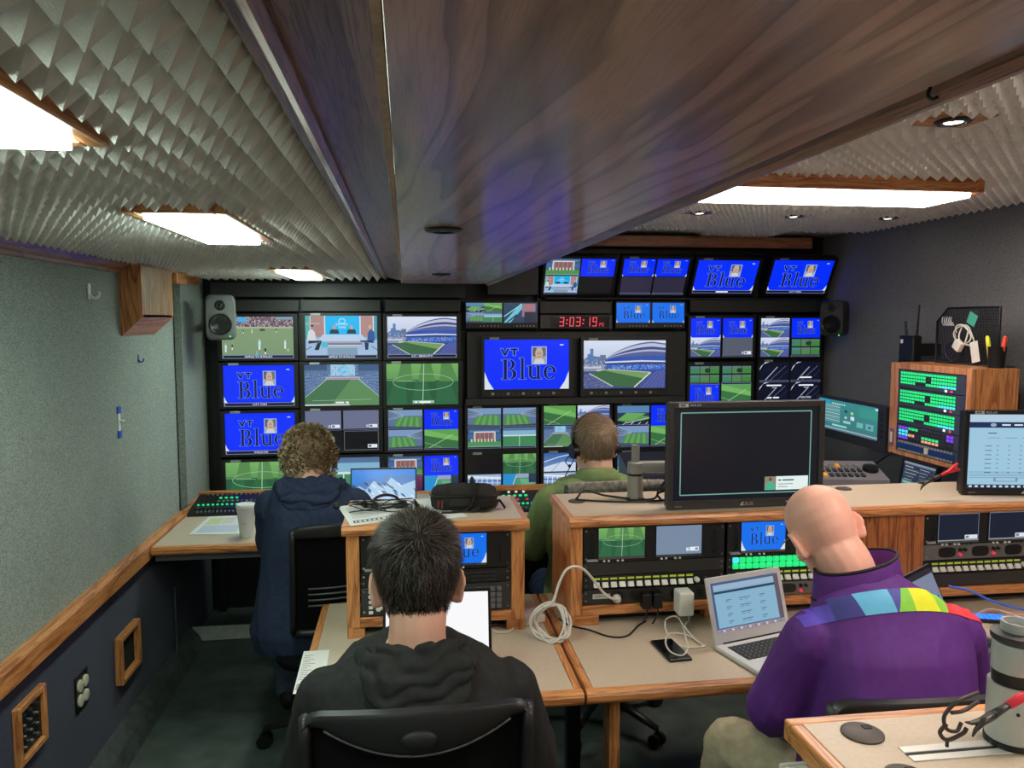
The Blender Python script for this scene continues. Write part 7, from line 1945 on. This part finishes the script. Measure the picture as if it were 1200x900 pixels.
m = MB(); m.b2((.19, -hl + .018, .016), (.2, hl - .018, hh - .018)); m.build('back_panel', BLACK, t)
m = MB(); m.b2((.2, -.1, .1), (XR - X0, .1, .3), .002); m.build('wall_bracket', BLACK, t)
m = MB(); m.b2((-.0165, hl - .042, .035), (-.012, hl - .014, .115), .001); sw_ = m.build('switch_plate', pmat('violet plate', (104, 92, 140), .5), t)
m = MB(); m.b2((-.0185, hl - .036, .05), (-.0165, hl - .02, .1), .001); m.build('rocker', CREAM, sw_)
PANB = pmat('blue grey panel', (58, 64, 84), .45)
yl, yr = hl - .058, -hl + .033     # rack opening, far side left in view
def rpanel(label, z0, z1, draw):
    u = thing('router_keyboard', label, 'control panel', (X0 - .013, 3.08 + (yl + yr) / 2, 1.075 + (z0 + z1) / 2), group='router panels in the oak cabinet')
    w_ = yl - yr; h_ = z1 - z0
    m = MB(); m.b2((0, -w_ / 2, -h_ / 2 + .001), (.008, w_ / 2, h_ / 2 - .001), .001); m.build('panel', PANB, u)
    draw(u, w_, h_); return u
def kx(mbs, mt, u, w_, i, j, nx, nz, h_):
    """key at column i from the far end, row j from the top"""
    y = w_ / 2 - w_ * (.04 + .84 * (i + .5) / nx); z = h_ / 2 - h_ * (.08 + .88 * (j + .5) / nz)
    mbs.setdefault(mt.name, (MB(), mt))[0].box((-.0005, y, z), (.003, w_ * .84 / nx * .70, h_ * .88 / nz * .70))
def big(u, w_, h_):
    mbs = {}
    for i in range(21):
        for j in range(5):
            mt = GREEN
            if j == 4 and (i < 16): mt = None if i > 5 else None
            if j == 4: mt = WHK if i == 17 else (REDK if i == 19 else None)
            if j == 3 and 6 <= i < 10: mt = KEYD
            if j in (1, 2) and 10 <= i < 12: mt = KEYD
            if j == 3 and i >= 15: mt = CYANK
            if mt: kx(mbs, mt, u, w_, i, j, 21, 5, h_)
    for b_, mt in mbs.values(): b_.build('keys', mt, u, kind='stuff')
def mixed(u, w_, h_):
    mbs = {}
    for i in range(16):
        for j in range(4):
            mt = KEYD
            if i < 3: mt = [PURP, CYANK, CYANK, PURP][j]
            elif j == 0 and i < 6: mt = GREEN
            elif 3 <= i < 5 and j == 2: mt = ORNG
            elif 7 <= i < 12 and j == 2: mt = GREEN
            elif 7 <= i < 12 and j == 3: mt = ORNG
            elif i >= 14 and j < 2: mt = PURP
            kx(mbs, mt, u, w_, i, j, 16, 4, h_)
    for b_, mt in mbs.values(): b_.build('keys', mt, u, kind='stuff')
def lcds(u, w_, h_):
    mbs = {}
    for i in range(18):
        for j in (0, 3): kx(mbs, WHK if i % 9 else KEYD, u, w_, i, j, 18, 4, h_)
    for b_, mt in mbs.values(): b_.build('keys', pmat('dull pale key', (150, 150, 150), .5), u, kind='stuff')
    for k in (0, 1):
        y1 = w_ / 2 - .02 - k * w_ * .45
        m = MB(); m.b2((-.003, y1 - w_ * .4, -h_ * .2), (0, y1, h_ * .2)); m.build('display', pmat('dark blue display', (16, 40, 80), .3, emit=(10, 50, 110), estr=.35), u)
    m = MB(); m.b2((-.006, -.012, -h_ * .25), (0, .012, h_ * .25), .001); m.build('rocker', CREAM, u)
rpanel('top router panel of green keys in the oak cabinet', .312, .395, big)
rpanel('second router panel of green keys in the oak cabinet', .228, .311, big)
rpanel('third router panel of green keys in the oak cabinet', .144, .227, big)
rpanel('router panel with purple, cyan and orange keys in the oak cabinet', .076, .143, mixed)
rpanel('display panel with two blue readouts at the bottom of the oak cabinet', .021, .075, lcds)

# monitor with a teal control page beside the cabinet, facing left
y0 = at(968, 470, X=2.28).y; y1 = at(1043, 478, X=2.28).y
zt_ = at(1030, 477, X=2.28).z; zb_ = at(1030, 516, X=2.28).z
ym = (at(968, 470, X=2.28).y + at(1030, 477, X=2.28).y) / 2
ws = at(960, 470, X=2.28).y - at(1031, 477, X=2.28).y
cyv = at(1031, 477, X=2.28).y + ws / 2
tm = monitor((2.28, cyv, (zt_ + zb_) / 2 - .005), ws, zt_ - zb_ + .0, 'teal', p_teal, 'touch monitor with a teal control page, left of the oak cabinet', None, bz=(.02, .065, .012, .045), dep=.045, rot=(0, 0, rad(-90)), tape=False, bmat=pmat('charcoal bezel', (44, 46, 50), .4))
for k in range(5):
    m = MB(); m.b2((ws / 2 + .02, -.010, .05 - k * .028), (ws / 2 + .045, -.008, .062 - k * .028), .001); m.build('side_key', BLACKG, tm)
m = MB(); m.b2((-.06, .0451, -.06), (.06, XR - 2.28, .02), .003); m.build('wall_arm', BLACK, tm)
# tablet with a list below the cabinet
ya = at(1058, 545, X=2.24).y; yb_ = at(1096, 552, X=2.24).y
za = at(1075, 540, X=2.24).z
w_ = abs(ya - yb_)
tt = monitor((2.24, (ya + yb_) / 2, .985), max(.2, w_), .15, 'list', p_list, 'small list screen standing under the oak cabinet', None, bz=(.01, .01, .01, .012), dep=.018, rot=(rad(-8), 0, rad(-90)), tape=False)
m = MB(); m.b2((-.06, .018, -.086), (.06, .07, -.08), .002); m.build('foot', BLACKG, tt)
# grey controller with amber keys
g = at(992, 566, Y=3.1)
t = thing('camera_controller', 'grey controller with amber keys and a dial behind the bald head', 'controller', (2.02, 3.28, .89), (0, 0, rad(-12)))
m = MB(); m.prism([(-.1, 0), (.1, 0), (.1, .14), (-.1, .09)], -.15, .15, 'x'); m.build('housing', pmat('warm grey case', (120, 116, 124), .5), t)
Rm = Matrix.Rotation(math.atan2(.05, .2), 3, 'X')
for i in range(7):
    for j in range(3):
        m = MB(); m.box((-.12 + i * .028, -.06 + j * .05, .103 + j * .0125), (.018, .03, .01), .002, 1, Rm); m.build('key', (pmat('amber key', (214, 150, 40), .4, emit=(200, 130, 20), estr=.3) if (i * 5 + j * 3) % 7 == 0 and i < 5 else (GREYK if j == 2 else KEYD)), t)
m = MB(); m.lathe([(.035, 0), (.034, .02), (.02, .024), (.003, .024)], 24, c=(.1, 0, .114), R=Rm); m.build('dial', BLACKG, t, smooth=True, autosmooth=40)

# wire mesh organiser on the cabinet
zt2 = 1.075 + hh
WIRE = pmat('black wire', (20, 20, 22), .5, .3)
t = thing('mesh_organiser', 'black wire mesh panel with a cut corner standing on the oak cabinet', 'organiser', (2.43, 3.08, zt2))
pts = [(-.19, .002), (.19, .002), (.19, .19), (.12, .25), (-.19, .25)]
m = MB(); m.tube([(0, y, z) for y, z in pts + [pts[0]]], .005, 8); m.build('rim', WIRE, t, smooth=True)
m = MB()
def inside(y, z): return -.19 <= y <= .19 and 0 <= z <= .25 and not (y > .12 and z > .25 - (y - .12) * .86)
for k in range(48):
    y = -.186 + k * .008
    top_ = .25 if y <= .12 else .25 - (y - .12) * .86
    m.box((0, y, top_ / 2 + .001), (.0022, .0022, top_))
for k in range(31):
    z = .006 + k * .008
    right = .19 if z <= .19 else .19 - (z - .19) * 1.16
    m.box((0, (right - .19) / 2, z), (.0022, right + .19, .0022))
m.build('wire_mesh', WIRE, t, kind='stuff')
m = MB(); m.b2((-.0, -.19, .0), (.08, .19, .003)); m.build('foot_tray', WIRE, t)
def on_mesh(y, z): return V((2.43 - .012, 3.08 + y, zt2 + z))
cw = []
for k in range(40):
    a = 2 * PI * k / 13
    cw.append(on_mesh(.0 + .045 * math.cos(a) + .02 * math.sin(k * .21), .13 + .045 * math.sin(a) + .01 * math.cos(k * .5)) + V((-.008 * math.sin(k * 1.1), 0, 0)))
cable('white cable coil hung on the wire mesh panel', cw, .003, WHITE, k=3)
t = thing('usb_charger', 'small white charger cube hung on the wire mesh panel', 'charger', tuple(on_mesh(.015, .085)), (rad(30), 0, 0))
m = MB(); m.b2((-.024, -.022, -.022), (-.002, .022, .022), .004, 2); m.build('cube', WHITE, t)
m = MB(); m.b2((-.014, -.006, -.030), (-.010, -.003, -.022)); m.b2((-.014, .003, -.030), (-.010, .006, -.022)); m.build('prongs', STEEL, t)
t = thing('tag_card', 'white tag hanging on the wire mesh panel', 'tag', tuple(on_mesh(-.075, .06)), (rad(-14), 0, 0))
m = MB(); m.b2((-.004, -.024, -.045), (-.003, .024, .045), .0004); m.build('card', PAPER, t)
t = thing('sticky_note', 'teal sticky note clipped to the wire mesh panel', 'note', tuple(on_mesh(-.05, .20)), (rad(25), 0, 0))
m = MB(); m.b2((-.004, -.026, -.026), (-.003, .026, .026), .0004); m.build('note', pmat('teal paper', (70, 170, 146), .8), t)
t = thing('clip_cluster', 'small steel clips hooked on the upper corner of the wire mesh panel', 'clips', tuple(on_mesh(.10, .2)))
m = MB()
for k in range(5): m.tube(spline([(-.006, .03 - k * .014, .01), (-.012, .026 - k * .014, -.01), (-.008, .018 - k * .016, -.03), (-.006, .014 - k * .012, -.012)], 4), .0022, 6)
m.build('clips', STEEL, t, smooth=True)
cable('dark blue cable coil hung low on the wire mesh panel', [on_mesh(.07 + .045 * math.cos(.5 * k), .06 + .045 * math.sin(.5 * k)) + V((-.004 * math.sin(k), 0, 0)) for k in range(30)], .004, pmat('dark blue cable', (44, 48, 80), .5), k=3)
# pen cup
q = at(1164, 426, X=2.40)
t = thing('pen_cup', 'black mesh pen cup on the oak cabinet', 'pen cup', (2.40, 2.862, zt2))
m = MB(); m.lathe([(.030, 0), (.030, .002), (.034, .085), (.035, .088), (.033, .088), (.029, .004)], 22); m.build('cup', pmat('black mesh metal', (18, 18, 18), .5, .3), t, smooth=True, autosmooth=40)
for k, (mt, lb, dx, dy, a) in enumerate(((pmat('yellow marker', (226, 226, 60), .4), 'yellow highlighter standing in the pen cup', -.012, .016, 12), (pmat('coral marker', (240, 90, 70), .4), 'coral red highlighter standing in the pen cup', .004, -.014, -10))):
    t = thing('highlighter', lb, 'marker', (2.40 + dx, 2.862 + dy, zt2 + .006), (rad(-a), 0, 0))
    m = MB(); m.cyl((0, 0, 0), (0, 0, .088), .008, n=12); m.build('barrel', mt, t, smooth=True, autosmooth=40)
    m = MB(); m.cyl((0, 0, .0885), (0, 0, .122), .0092, .008, n=12); m.ball((0, 0, .122), .008, 1); m.build('cap', mt, t, smooth=True, autosmooth=40)
# radio with antennas on the wall
t = thing('intercom_beltpack', 'black wireless pack with two antennas on the right wall', 'radio', (2.50, 3.52, 1.55))
m = MB(); m.b2((-.05, -.055, -.06), (.0, .055, .07), .008, 2); m.build('body', BLACKG, t)
m = MB(); m.cyl((-.02, -.04, .07), (-.02, -.05, .22), .006, .004, 8); m.build('antenna', BLACKG, t); m = MB(); m.cyl((-.02, .04, .07), (-.02, .05, .14), .007, .006, 8); m.build('antenna', BLACKG, t)
m = MB(); m.tube(spline([(-.03, .05, -.05), (-.05, .09, -.1), (-.03, .06, -.16), (-.02, 0, -.12), (-.03, -.04, -.06)]), .006, 8); m.build('cable_loop', RUBBER, t, smooth=True)
m = MB(); m.b2((.0, -.03, -.03), (XR - 2.50, .03, .03), .002); m.build('bracket', BLACK, t)
m = MB(); m.b2((-.053, .02, .03), (-.05, .04, .05), .001); m.build('white_switch', WHITE, t)
cable('dark cable hanging from the foot of the oak cabinet', [V((2.25, 3.30, 1.08)), V((2.22, 3.36, 1.02)), V((2.18, 3.42, .95)), V((2.14, 3.46, .9))], .004, RUBBER)
